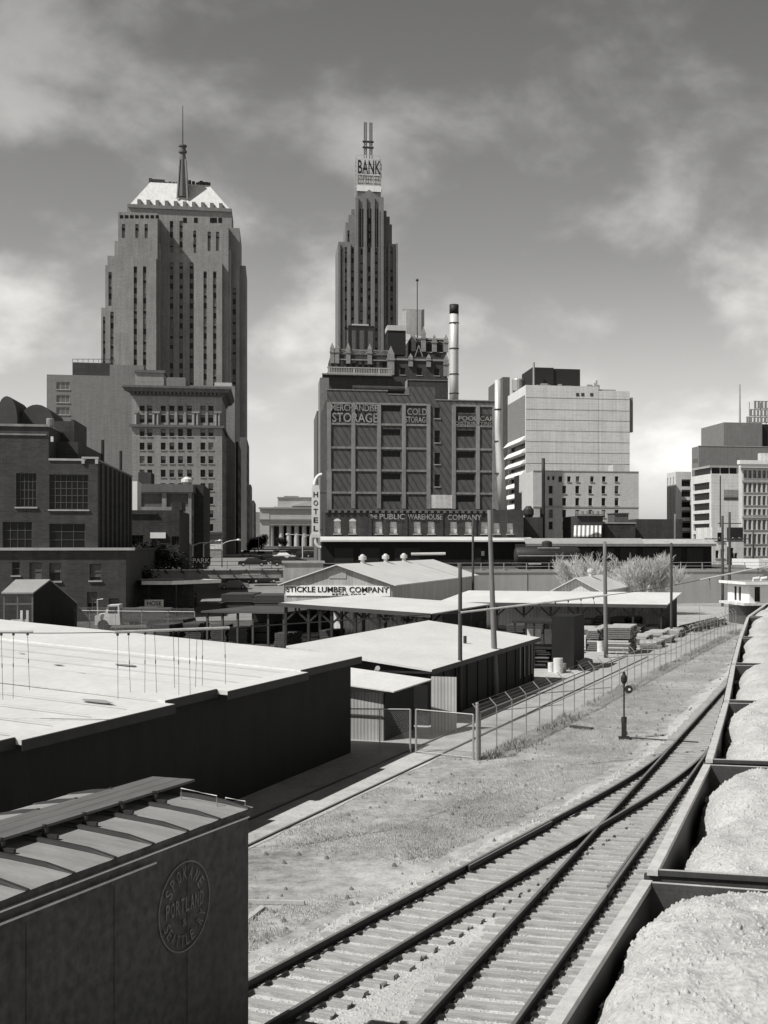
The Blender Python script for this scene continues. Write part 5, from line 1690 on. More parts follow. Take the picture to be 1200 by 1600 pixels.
# ------------------------------------------------------------------ generic building
def grid_items(T, us, vs_, uw, vh, fx, fz, inset=.3, nx=1, nz=2, sill=True, blinds=True):
    """windows centred at columns us and rows vs_, sizes in columns/rows of the photo, turned into metres on the wall"""
    rects, items = [], []
    for v in vs_:
        for u in us:
            a0, a1 = fx(u - uw / 2), fx(u + uw / 2)
            z0, z1 = fz(u, v + vh / 2), fz(u, v - vh / 2)
            rects.append((a0, a1, z0, z1)); items.append((T, a0, a1, z0, z1, inset, nx, nz, rb() if blinds else 0, sill))
    return rects, items
def building(F, u1, vtop, dep, name, label, wm, front=(), right=(), left=(), items=(), rm='roof_dark', parapet=.7, inset=.3, wmats=None, cat='building', coping=None, w=None, z=None):
    r = F.root(name, label, cat)
    w = w or F.x(u1); z = z or F.zx(0, 0, vtop)
    mb = MB(); shell(mb, 0, w, 0, dep, 0, z, front, right, left, inset, 0, parapet, 0)
    mb.build('wall', M[wm], r)
    rf = MB(); rf.quad((.36, .36, z - parapet + .01), (w - .36, .36, z - parapet + .01), (w - .36, dep - .36, z - parapet + .01), (.36, dep - .36, z - parapet + .01)); rf.build('roof', M[rm], r)
    if coping:
        c = MB(); c.box(-.12, w + .12, -.12, .4, z + .003, z + .2); c.box(w - .4, w + .12, .4, dep, z + .003, z + .2); c.split('coping', M[coping], r)
    if items:
        windows(r, items, wmats)
    return r, w, z
def zc(Y): return zcity(Y) - .2

# ================================================================== BRICK FACTORY, LEFT
M['window_steel'] = mat('sooty window steel', 0.10, amt=.3, scale=1)
def factory():
    F = Fr(-90, 131, A_CITY)
    r = F.root('brick_factory', 'dark brick factory with large steel windows at the left edge', 'building')
    T = TF(0)
    z1 = F.zx(F.x(100), 0, 860)          # ledge between lower storey and the rest
    xr = F.x(197); xu = F.x(152)
    lw = []
    its = []
    for u0, u1, v0, v1, bl in ((19, 31, 878, 899, 0), (46, 65, 879, 907, 1), (77, 95, 880, 908, 0.5), (140, 158, 881, 907, .8)):
        q = (F.x(u0), F.x(u1), F.z(u0, v1), F.z(u0, v0)); lw.append(q); its.append((T,) + q + (.25, 1, 2, bl, True))
    for u0, u1, v0, v1 in ((136, 152, 925, 960), (170, 186, 935, 958)):
        q = (F.x(u0), F.x(u1), F.z(u0, v1), F.z(u0, v0)); lw.append(q); its.append((T,) + q + (.25, 2, 3, .5, False))
    w = MB(); shell(w, 0, xr, 0, 34, 0, z1, lw, [], [], .25, 0, 0, 0)
    # upper storeys
    uw = []
    big = ((-60, -10, 738, 792, 5, 4), (25, 57, 739, 792, 5, 4), (77, 138, 741, 796, 7, 5))
    low = ((-50, -15, 816, 857, 3, 3), (4, 50, 815, 857, 4, 3), (77, 133, 818, 858, 3, 3))
    y0 = .35
    for u0, u1, v0, v1, nx, nz in big + low:
        q = (F.x(u0, y0), F.x(u1, y0), max(F.z(u0, v1, y0), z1 + .25), F.z(u0, v0, y0)); uw.append(q)
        its.append((TF(y0),) + q + (.3, nx, nz, 0, (u0, u1, v0, v1, nx, nz) in big))
    zt = F.zx(xu, 0, 720)
    zt2 = F.zx(F.x(100), 0, 667)
    sd = []
    shell(w, 0, xu, y0, 33, z1 + .002, zt, uw, [], [], .3, 0, 0, 0)
    w.build('wall', M['brick_dark'], r)
    xa = F.x(75)
    up = MB(); shell(up, 0, xa, y0 + .01, 33 - 9, zt + .002, zt2, [], [], [], .3, 0, .4, 0)
    up.build('upper_wall', M['brick_dark'], r)
    c = MB(); c.box(-.1, xr + .9, -.35, .34, z1 + .003, z1 + .28); c.build('ledge', M['concrete'], r)
    c = MB(); c.box(xr - 4.2, xr + .3, .345, 34, z1 + .003, z1 + .2); c.build('ledge_roof', M['roof_dark'], r)
    c = MB(); c.box(xa + .01, xu - 1.2, y0 - .12, y0 + .3, zt + .003, zt + .22); c.box(xu - 1.6, xu + .1, y0 - .2, y0 + .32, zt + .223, zt + .42); c.box(xu - 1.6, xu - 1.3, y0 - .18, y0 - .01, zt - .3, zt + .22); c.box(xu - .25, xu + .05, y0 - .18, y0 - .01, zt - .3, zt + .22)
    c.split('coping', M['concrete'], r)
    c = MB(); c.box(0, xa + .15, y0 - .15, y0 + .3, zt2 + .003, zt2 + .25); c.box(xa - .3, xa + .15, y0 + .3, 24, zt2 + .003, zt2 + .2); c.box(0, xa - .2, y0 - .12, y0 - .002, zt2 - .9, zt2 - .75); c.split('coping', M['concrete_dark'], r)
    rf = MB(); rf.quad((0, y0, zt + .1), (xu - .02, y0, zt + .1), (xu - .02, 33, zt + .1), (0, 33, zt + .1)) ; 
    ro = MB(); ro.box(.2, xa - .6, 3, 22, zt2 - .3, zt2 + .02); ro.build('roof', M['roof_dark'], r)
    cc = MB(); cc.box(xu - .3, xu + .12, .7, 33, zt + .003, zt + .16); cc.split('coping', M['concrete_dark'], r)
    # bow truss drum shapes and plant on the roof
    Fd = lambda u, y: F.x(u, y)
    d = MB(); 
    z0_ = zt2
    yb = 12
    xs_, xe_ = Fd(30, yb), Fd(85, yb)
    hh = F.zx(Fd(60, yb), yb, 632) - z0_
    poly = []
    for k in range(13):
        a = math.pi * k / 12
        poly.append(((xs_ + xe_) / 2 + (xe_ - xs_) / 2 * math.cos(a), z0_ + hh * (math.sin(a) ** .6)))
    d.prism(poly, yb, yb + 9); d.build('roof_vault', M['roof_dark'], r)
    d = MB(); poly = []
    xs_, xe_ = Fd(0, yb), Fd(33, yb); hh = F.zx(Fd(16, yb), yb, 622) - z0_
    for k in range(13):
        a = math.pi * k / 12
        poly.append(((xs_ + xe_) / 2 + (xe_ - xs_) / 2 * math.cos(a), z0_ + hh * (math.sin(a) ** .6)))
    d.prism(poly, yb - 2, yb + 6); d.build('roof_vault', M['roof_dark'], r)
    d = MB(); d.box(Fd(78, 8), Fd(112, 8), 8, 16, zt + .15, F.zx(Fd(100, 8), 8, 658)); d.box(Fd(112, 8) + .01, Fd(117, 8), 7.5, 17, zt + .15, F.zx(Fd(100, 8), 8, 656)); d.build('stair_house', M['brick_dark'], r)
    d = MB(); d.box(xa + .02, Fd(122, 5) , 5, 26, zt + .15, F.zx(Fd(100, 5), 5, 690)); d.build('penthouse', M['brick_dark'], r)
    t = MB(); t.lathe([(.4, 0), (.4, .7), (.34, .8)], Fd(78, 2), 2.2, 12, z0=zt2 + .26); t.build('vent', M['concrete_dark'], r)
    t = MB(); t.box(Fd(79, 0), Fd(83, 0), y0 - .3, y0 - .005, F.zx(Fd(82, 0), 0, 690), F.zx(Fd(82, 0), 0, 682)); t.build('downspout_head', M['white_dirty'], r)
    for k, yy in enumerate((9, 26)):
        t = MB(); t.tube([(xu - .6, yy, zt + .15), (xu - .6, yy, zt + 2.9)], .18, 8); t.build('flue', M['steel_dark'], r)
    windows(r, its, [M['glass'], M['window_steel'], M['brick_mid'], M['concrete']])
    # dark bays on the shaded side
    b = MB()
    for k in range(8):
        b.box(xu + .002, xu + .25, 2 + k * 4, 2.5 + k * 4, z1 + .25, zt - .2)
    b.split('pier', M['brick_dark'], r)
factory()
def lean_roof():
    F = Fr(2, 112, 10)
    r = F.root('porch', 'small gabled porch against the brick factory wall at lower left', 'porch')
    w = F.x(52); z = F.z(2, 928); zr = F.z(2, 909)
    b = MB(); d = [(0, 0, z), (w, 0, z), (w + .9, 3.0, zr), (.6, 3.0, zr)]
    b.add(d + [(p[0], p[1], p[2] + .12) for p in d], [(3, 2, 1, 0), (4, 5, 6, 7), (0, 1, 5, 4), (1, 2, 6, 5), (2, 3, 7, 6), (3, 0, 4, 7)])
    d = [(.6, 3.0, zr), (w + .9, 3.0, zr), (w + 2.6, 7, z - 1.2), (1.6, 7, z - 1.2)]
    b.add(d + [(p[0], p[1], p[2] + .12) for p in d], [(3, 2, 1, 0), (4, 5, 6, 7), (0, 1, 5, 4), (1, 2, 6, 5), (2, 3, 7, 6), (3, 0, 4, 7)])
    b.build('roof', M['roof_grey'], r)
    b = MB(); b.add([(w, .1, 0), (w + .9, 3, 0), (w + 2.6, 7, 0), (w + 2.6, 7, z - 1.2), (w + .9, 3, zr), (w, .1, z)], [(0, 1, 4, 5), (1, 2, 3, 4)]); b.build('side_wall', M['wood_black'], r)
    for x in (.2, w * .5, w - .1):
        p = MB(); p.box(x - .06, x + .06, .1, .22, 0, z); p.build('post', M['wood_pole'], r)
    b = MB(); b.bar((.1, .15, z - .9), (w, .15, z - .9), .12); b.build('beam', M['wood_pole'], r)
    p = MB(); p.box(w - 1.0, w - .8, -.5, -.4, 0, 2.3); p.box(w - .5, w - .3, -.5, -.4, 0, 2.3); p.box(w - 1.8, w - .3, -.39, -.3, 1.3, 1.5); p.split('gate', M['white_dirty'], r)
lean_roof()

# ================================================================== GREY PARTY-WALL BLOCK behind the factory
def party():
    Y = 300; F = Fr(73, Y, A_CITY, zc(Y))
    its = []; rc = []
    for v in (602.5, 623, 642):
        q = (F.x(88), F.x(109), F.z(98, v + 6), F.z(98, v - 6)); rc.append(q); its.append((TF(0),) + q + (.25, 3, 1, .0, True))
    for v in (664, 686, 708):
        pass
    r, w, z = building(F, 290, 585, 30, 'office_block', 'tall grey blank-walled block with three small windows at its upper left', 'blank_brick', rc, items=its, wmats=[M['glass_mid'], M['metal_light'], M['blind'], M['concrete']])
    a = MB(); a.box(F.x(108), F.x(168) , 5, 16, z - .6, F.zx(F.x(108), 5, 566)); a.build('penthouse', M['brick_dark'], r)
    a = MB(); a.box(F.x(168) + .01, F.x(222), 4, 18, z - .6, F.zx(F.x(180), 4, 570)); a.build('penthouse', M['stone_grey'], r)
    p = MB()
    for k in range(9):
        x = F.x(108) + k * 1.2; p.tube([(x, 5.2, F.zx(x, 5, 566)), (x, 5.2, F.zx(x, 5, 561))], .05, 4)
    p.tube([(F.x(108), 5.2, F.zx(F.x(108), 5, 561)), (F.x(168), 5.2, F.zx(F.x(168), 5, 561))], .06, 4); p.build('roof_railing', M['steel_dark'], r)
party()

# ================================================================== CORNICED OFFICE BUILDING
def corniced():
    Y = 275; F = Fr(206, Y, A_CITY, zc(Y)); T = TF(0)
    fx = lambda u: F.x(u); fz = lambda u, v: F.z(u, v)
    rc, it = [], []
    cols = [222, 234, 255, 268.5, 282, 296, 317, 329.5]
    rows = [676 + 21.2 * k for k in range(9)]
    a, b = grid_items(T, cols, rows, 7.6, 11.5, fx, fz, .35); rc += a; it += b
    a, b = grid_items(T, cols, [654.5], 7.6, 12, fx, fz, .5, sill=False); rc += a; it += b
    a, b = grid_items(T, cols, [638], 7.6, 8, fx, fz, .5, sill=False); rc += a; it += b
    w = F.x(347); dep = 24
    Ts = TR(w)
    rs, isd = [], []
    zs = [F.zx(w, 0, v) for v in rows]
    for zz in zs:
        for k in range(6):
            y = 2.2 + k * 3.7
            q = (y, y + 1.3, zz - .8, zz + .8); rs.append(q); isd.append((Ts,) + q + (.3, 1, 2, rb(), True))
    r, w, z = building(F, 347, 618, dep, 'office_building', 'old stone office building under a deep overhanging cornice', 'stone', rc, rs, items=it + isd, w=w)
    c = MB()
    zt = F.zx(0, 0, 603); zb_ = F.zx(0, 0, 618)
    prof = [(0, zb_), (.25, zb_), (.4, zb_ + .5), (1.4, zb_ + .9), (1.5, zb_ + 1.2), (1.9, zt - .45), (1.9, zt), (0, zt)]
    # mitred cornice front and right side
    n = len(prof)
    ring = []
    for (sx_, sy_, bx, by) in ((-1, -1, 0, 0), (1, -1, w, 0), (1, 1, w, dep)):
        ring.append([(bx + sx_ * max(o, .003), by + (sy_ * max(o, .003) if sy_ < 0 else 0), zz) for o, zz in prof])
    for i in range(2):
        for j in range(n - 1):
            c.quad(ring[i][j], ring[i + 1][j], ring[i + 1][j + 1], ring[i][j + 1])
    c.add(ring[0], [tuple(range(n))]); c.add([ring[0][-1], ring[1][-1], ring[2][-1], (0, dep, zt)], [(0, 1, 2, 3)])
    c.split('cornice', M['stone_dark'], r)
    d = MB()
    k = .3
    while k < w: d.box(k, k + .3, -1.3, -.42, zb_ + .25, zb_ + .88); k += .85
    d.build('dentils', M['stone_dark'], r)
    zb2 = F.zx(w / 2, 0, 666)
    c = MB(); c.box(-.5, w + .5, -.6, -.003, zb2 - .3, zb2 + .25); c.box(w + .003, w + .5, 0, dep, zb2 - .3, zb2 + .25); c.split('belt_course', M['stone_dark'], r)
    for u in (213, 241, 247, 303, 309, 338, 343):
        x = F.x(u); p = MB(); p.tube([(x, -.25, zb2 + .26), (x, -.25, F.zx(x, 0, 646))], .28, 8); p.box(x - .4, x + .4, -.6, -.01, F.zx(x, 0, 646) + .002, F.zx(x, 0, 643)); p.build('column', M['stone'], r)
    pilo = MB()
    for u in (228, 261.5, 275, 289, 323):
        x = F.x(u); pilo.box(x - .25, x + .25, -.18, -.003, zb2 + .26, F.zx(x, 0, 632))
    pilo.split('pilaster', M['stone'], r)
    pz = F.zx(0, 6, 583)
    p = MB(); p.box(.2, F.x(256, 5), 5, 12, zt - .2, pz); p.build('penthouse', M['stone'], r)
    p = MB(); p.box(.0, F.x(256, 5) + .3, 4.7, 12.3, pz + .003, pz + .6); p.build('penthouse_cornice', M['stone_dark'], r)
    zf = F.zx(w, 0, 833)
    p = MB(); p.box(F.x(322), w + .35, -.5, -.004, zf - .3, zf + .2); p.build('shop_cornice', M['trim_dark'], r)
    p = MB(); p.box(F.x(322), w - .2, -.12, -.004, F.zx(w, 0, 858), F.zx(w, 0, 850)); p.build('shop_sign', M['white_dirty'], r)
    p = MB(); p.box(F.x(322), w - .2, -.10, -.004, F.zx(w, 0, 849), zf - .31); p.build('shop_front', M['glass_mid'], r)
corniced()
def behind_block():
    Y = 320; F = Fr(258, Y, A_CITY, zc(Y))
    r, w, z = building(F, 367, 601, 45, 'office_block', 'plain pale block standing between the corniced building and the tower', 'stone')
    p = MB(); p.box(F.x(335), F.x(362), .5, 6, z - .5, z + .9); p.split('roof_plant', M['metal_light'], r)
behind_block()
# narrow dark fronts lining the left side of the street
def street_row():
    data = [(352, 372, 690, 330, 30, 'brick_black', 'soot-dark narrow building lining the street right of the corniced one', 351),
            (372, 385.5, 683, 400, 40, 'stone_dark', 'tall dark slab building at the foot of the left tower by the street', 371),
            (385, 392, 757, 470, 26, 'stone', 'lighter narrow facade farther down the left side of the street', 384),
            (391, 397, 782, 520, 50, 'brick_mid', 'low arched-window building at the far end of the left street side', 390)]
    for u0, u1, vt, Y, dep, m_, lb, _ in data:
        F = Fr(u0, Y, A_CITY, zc(Y)); w = F.x(u1)
        its, rs = [], []
        z = F.zx(0, 0, vt)
        nfl = int(z / 3.7)
        for f in range(1, nfl):
            for k in range(int(dep / 4)):
                q = (1.5 + k * 4, 3.2 + k * 4, f * 3.7, f * 3.7 + 1.9); rs.append(q); its.append((TR(w),) + q + (.25, 1, 2, rb(), False))
        building(F, u1, vt, dep, 'street_building', lb, m_, right=rs, items=its, w=w, z=z)
street_row()
# ================================================================== LOW BLOCKS BETWEEN FACTORY AND STREET
def low_left():
    Y = 205; F = Fr(214, Y, A_CITY, zc(Y)); T = TF(0)
    w = F.x(299); dep = 20
    rc = []; its = []
    z = F.zx(0, 0, 759)
    for u0, u1 in ((219, 253), (260, 294)):
        rc.append((F.x(u0), F.x(u1), F.z(u0, 792), F.z(u0, 771)))
        rc.append((F.x(u0), F.x(u1), F.z(u0, 832), F.z(u0, 804)))
        rc.append((F.x(u0), F.x(u1), F.z(u0, 872), F.z(u0, 838)))
    rs = []; isd = []
    for v0, v1 in ((797, 772), (833, 806), (868, 840)):
        for k in range(3):
            q = (1.2 + k * 6, 6.2 + k * 6, F.zx(w, 3, v0), F.zx(w, 3, v1)); rs.append(q); isd.append((TR(w),) + q + (.3, 3, 1, 0, False))
    r, w, z = building(F, 299, 759, dep, 'shop_building', 'mid-height brick building with pale panel frames below the corniced one', 'stone', rc, rs, items=isd, w=w, z=z)
    for q in rc:
        p = MB(); p.quad((q[0], .3, q[2]), (q[1], .3, q[2]), (q[1], .3, q[3]), (q[0], .3, q[3])); p.build('brick_panel', M['brick_mid'], r)
    p = MB(); p.box(-.3, w + .3, -.35, -.003, z - 1.0, z + .3); p.box(w + .003, w + .3, 0, dep, z - 1.0, z + .3); p.split('cornice', M['stone_dark'], r)
    p = MB(); p.box(F.x(216, 4), F.x(236, 4), 4, 10, z - .5, F.zx(1, 4, 738)); p.build('penthouse', M['brick_dark'], r)
    p = MB(); p.lathe([(.1, 0), (.9, .4), (.9, .9), (.2, 1.3)], w - .8, 1.6, 10, z0=z + .3); p.build('roof_ventilator', M['white_dirty'], r)
    F2_ = Fr(207, 196, A_CITY, zc(196)); 
    r2, _, _ = building(F2_, 214.5, 752, 6, 'billboard_tower', 'narrow white-faced shaft between the factory and the brick building', 'white')
    Y = 195; F3_ = Fr(299.5, Y + 18, A_CITY, zc(Y))
    building(F3_, 318, 757, 22, 'street_building', 'thin black-fronted building just right of the pale panelled one', 'brick_black')
    # dark foreground row
    Y = 180; F4 = Fr(196, Y, A_CITY, 2.0); T = TF(0)
    rc, its = [], []
    for u0, u1, v0, v1, bl in ((235, 259, 832, 841, 1), (236, 260, 848, 856, .4), (236, 262, 866, 876, .4), (206, 224, 836, 850, 0), (206, 224, 860, 874, 0), (268, 280, 838, 852, 0)):
        q = (F4.x(u0), F4.x(u1), F4.z(u0, v1), F4.z(u0, v0))
        if bl == 1:
            sq = q
        else:
            rc.append(q); its.append((T,) + q + (.3, 3, 2, bl, False))
    r4, w4, z4 = building(F4, 280, 797, 22, 'street_building', 'low black building bearing a white sign left of the street lamps', 'brick_black', rc, items=its)
    s = MB(); s.box(sq[0], sq[1], -.3, -.05, sq[2], sq[3]); s.build('sign_board', M['white'], r4)
    s = MB(); s.box(F4.x(268), F4.x(284), .02, 8, z4 + .01, z4 + 1.2); s.box(0, F4.x(245), -.3, -.004, z4 - .6, z4 - .35); s.split('parapet', M['brick_black'], r4)
    p = MB(); p.box(F4.x(206), F4.x(282), -.9, -.5, 2.6, 2.9); p.build('ledge', M['white_dirty'], r4)
low_left()
# parking lot fascia
def parking_sign():
    Y = 185; p = W(300, 876, Y); r = thing('sign', 'low PARK sign standing under the street lamps', 'sign', (p.x, p.y, DECK), R(A_CITY))
    T = TF(0)
    f = MB(); z = p.z - DECK
    f.box(0, 2.6, .02, .08, z - .5, z + .5); f.build('board', M['sign_black'], r)
    t = MB(); text_on(t, 'PARK', T, .1, 2.5, z - .35, z + .35, .0, 0, .03); t.build('lettering', M['white'], r)
    f = MB(); f.box(.3, .4, .09, .16, 0, z + .3); f.box(2.2, 2.3, .09, .16, 0, z + .3); f.build('post', M['steel_dark'], r)
parking_sign()
def lamp(u, Y, vb, vt, label, arm=2.6):
    zb_ = CAMZ - (vb - 850) / 2000 * Y
    X = (u - 800) / 2000 * Y; zt = CAMZ - (vt - 850) / 2000 * Y - zb_
    r = thing('street_lamp', label, 'street lamp', (X, Y, zb_), R(A_CITY), 'curved-arm street lamps by the bridge')
    b = MB(); b.tube([(0, 0, 0), (0, 0, zt * .85), (0, 0, zt)], [.11, .08, .07], 8); b.build('pole', M['white_dirty'], r)
    b = MB(); b.tube([(0, 0, zt * .9), (.4, 0, zt * .98), (1.1, 0, zt * 1.05), (arm - .4, 0, zt * 1.09)], .06, 6); b.build('arm', M['white_dirty'], r)
    b = MB(); b.tube([(arm - .5, 0, zt * 1.085), (arm - .2, 0, zt * 1.09), (arm + .1, 0, zt * 1.07)], [.09, .2, .12], 8); b.build('lamp_head', M['metal_light'], r)
lamp(301, 190, 886, 850, 'leftmost curved street lamp near the bridge, in front of the low black building', 3.2)
lamp(318, 190, 886, 848, 'middle curved street lamp, below the corner shop front')
lamp(347, 190, 886, 847, 'rightmost curved street lamp of the trio near the bridge')
lamp(473, 220, 872, 838, 'curved street lamp at the left of the hotel sign foot', -2.4)
lamp(404, 330, 862, 838, 'small far curved street lamp on the left side of the street', 2.0)

# ================================================================== LEFT TOWER
def strips(parent_list, T, a0, a1, z0, z1, fh, wins, rects, spans, inset=.45, top_short=0.0):
    rects.append((a0, a1, z0, z1))
    spans.append((T, a0, a1, z0, z1))
    z = z1 - .3
    while z - fh > z0:
        wins.append((T, a0 + .02, a1 - .02, z - 1.95, z, inset - .1, 1, 2, rb(), False))
        z -= fh
def tower_left():
    Y = 450; F = Fr(158, Y, A_CITY, zc(Y)); 
    r = F.root('skyscraper', 'tall stepped stone tower on the left with a white hipped roof and spire', 'skyscraper')
    body = MB(); wins = []; spans = []
    zz = lambda v, y=0: F.zx(F.x(250), y, v)
    dep = 34
    fh = 3.62
    def block(u0, u1, y0, vt, vb=None, cols=(), strip_w=5.2, d=None, side=False, par=.9):
        x0, x1 = F.x(u0, y0), F.x(u1, y0)
        z1 = F.zx((x0 + x1) / 2, y0, vt); z0 = 0 if vb is None else F.zx((x0 + x1) / 2, y0, vb)
        rects = []
        for c in cols:
            if isinstance(c, tuple): cu, va, vb_ = c
            else: cu, va, vb_ = c, vt + 14, None
            a0, a1 = F.x(cu - strip_w / 2, y0), F.x(cu + strip_w / 2, y0)
            strips(None, TF(y0), a0, a1, (z0 + 8 if vb_ is None else F.zx(a0, y0, vb_)), F.zx(a0, y0, va), fh, wins, rects, spans)
        rr_ = []
        if side:
            for k in range(5):
                strips(None, TR(x1), y0 + 2.5 + k * 5, y0 + 3.9 + k * 5, z0 + 8, z1 - 4, fh, wins, rr_, spans)
        shell(body, x0, x1, y0, d or dep, z0, z1, rects, rr_, [], .45, 0, par, 0)
        return x0, x1, z1
    block(158, 250, 6, 482, cols=((163.5, 495, None),))
    block(164.5, 250, 4, 416, cols=((175, 487, None), (172, 425, 478)))
    block(168, 250, 5, 401)
    block(179, 250, 3, 378, cols=((192, 393, None),))
    block(184.5, 246, 1.6, 332, cols=((193, 350, 372), (214, 350, 372), (228.5, 350, 372)))
    block(196, 244, 0, 402, cols=(211.5, 226, ))
    # recessed core
    block(198.5, 362, 10, 322, cols=((268, 345, 395), (268, 410, None), (283, 345, 395), (283, 410, None), (299, 410, None)), d=30)
    block(303, 357, 1.6, 352, cols=((301 + 3, 360, 395), (327, 362, 392), (340, 362, 392)))
    block(306, 347, 0, 410, cols=(320.5, 335.5))
    block(346, 361, 2.0, 390, cols=((353.5, 410, None),))
    block(357, 374.5, 5, 356)
    block(360, 374, 4.2, 420, cols=((366, 450, None),))
    x0, x1, z1 = block(372, 384, 8, 415, side=False)
    body.build('wall', M['stone'], r)
    sp = MB()
    for T, a0, a1, z0, z1 in spans:
        sp.quad(T(a0, -.44, z0), T(a1, -.44, z0), T(a1, -.44, z1), T(a0, -.44, z1))
    sp.split('spandrel', M['spandrel'], r)
    windows(r, wins)
    # belt of small openings below the wings' tops
    o = MB()
    for u in range(187, 245, 8):
        x = F.x(u, 1.6); o.box(x, x + 1.2, 1.55, 1.59, F.zx(x, 1.6, 341), F.zx(x, 1.6, 336))
    for u in (286, 303, 328, 333, 341):
        x = F.x(u, 9.9); o.box(x, x + 1.3, 9.93, 9.98, F.zx(x, 10, 348), F.zx(x, 10, 340))
    o.split('attic_opening', M['glass'], r)
    # hipped roof
    y0, y1 = 10.2, 29.8
    xa, xb = F.x(203, 10), F.x(359, 10)
    ze = F.zx((xa + xb) / 2, 10, 323)
    ym = (y0 + y1) / 2
    zr = F.zx((xa + xb) / 2, ym, 291)
    ra, rb2 = F.x(236, ym), F.x(327, ym)
    h = MB()
    A, B, C_, D = (xa, y0, ze), (xb, y0, ze), (xb, y1, ze), (xa, y1, ze)
    dd = 3.2
    E, G_, H_, I_ = (ra, ym - dd, zr), (rb2, ym - dd, zr), (rb2, ym + dd, zr), (ra, ym + dd, zr)
    h.quad(A, B, G_, E); h.quad(B, C_, H_, G_); h.quad(C_, D, I_, H_); h.quad(D, A, E, I_); h.quad(E, G_, H_, I_)
    h.build('roof', M['copper'], r)
    h = MB(); h.box(xa - .6, xb + .6, y0 - .9, y1, ze - 1.2, ze - .01); h.build('eave', M['stone_grey'], r)
    h = MB()
    for k in range(16):
        x = ra + (rb2 - ra) * k / 15; h.box(x - .5, x + .6, ym - dd, ym - dd + .6, zr, zr + random.uniform(.4, 1.6))
    h.box(ra + .5, ra + 5, ym - 2, ym, zr, zr + 1.6); h.box(rb2 - 4, rb2 - .3, ym - 2, ym, zr, zr + 1.5)
    h.split('roof_cresting', M['trim_dark'], r)
    for k in range(10):
        x = xa + 3.2 + (xb - xa - 6.4) * k / 9
        d = MB(); d.box(x - .65, x + .65, y0 - .3, y0 + 3, ze, ze + 2.0); d.build('dormer', M['stone_grey'], r)
    # spire
    xc = F.x(285.5, ym)
    xc = F.x(285.5, y0 + 3.5); yc = y0 + 3.5
    zb_ = F.zx(xc, yc, 300); zl = F.zx(xc, yc, 240); zt = F.zx(xc, yc, 225); za = F.zx(xc, yc, 165)
    s = MB(); s.tube([(xc, yc, zb_ - 2), (xc, yc, F.zx(xc, yc, 290)), (xc, yc, F.zx(xc, yc, 250)), (xc, yc, zl)], [2.3, 2.0, 1.3, .9], 8)
    s.build('spire', M['stone_dark'], r)
    for k in range(4):
        a = math.pi / 4 + k * math.pi / 2
        s = MB(); s.tube([(xc + 2.6 * math.cos(a), yc + 2.6 * math.sin(a), zb_ - 3), (xc + 1.5 * math.cos(a), yc + 1.5 * math.sin(a), F.zx(xc, yc, 250))], .35, 5); s.build('spire_rib', M['stone'], r)
    s = MB(); s.lathe([(.9, 0), (1.5, .3), (1.5, 1.0), (1.1, 1.1), (1.1, 2.4), (1.5, 2.5), (1.5, 3.0), (.3, 3.5)], xc, yc, 12, z0=zl); s.build('lantern', M['stone_dark'], r)
    s = MB(); s.tube([(xc, yc, zt), (xc, yc, za)], [.22, .12], 6); s.build('antenna', M['trim_dark'], r)
tower_left()

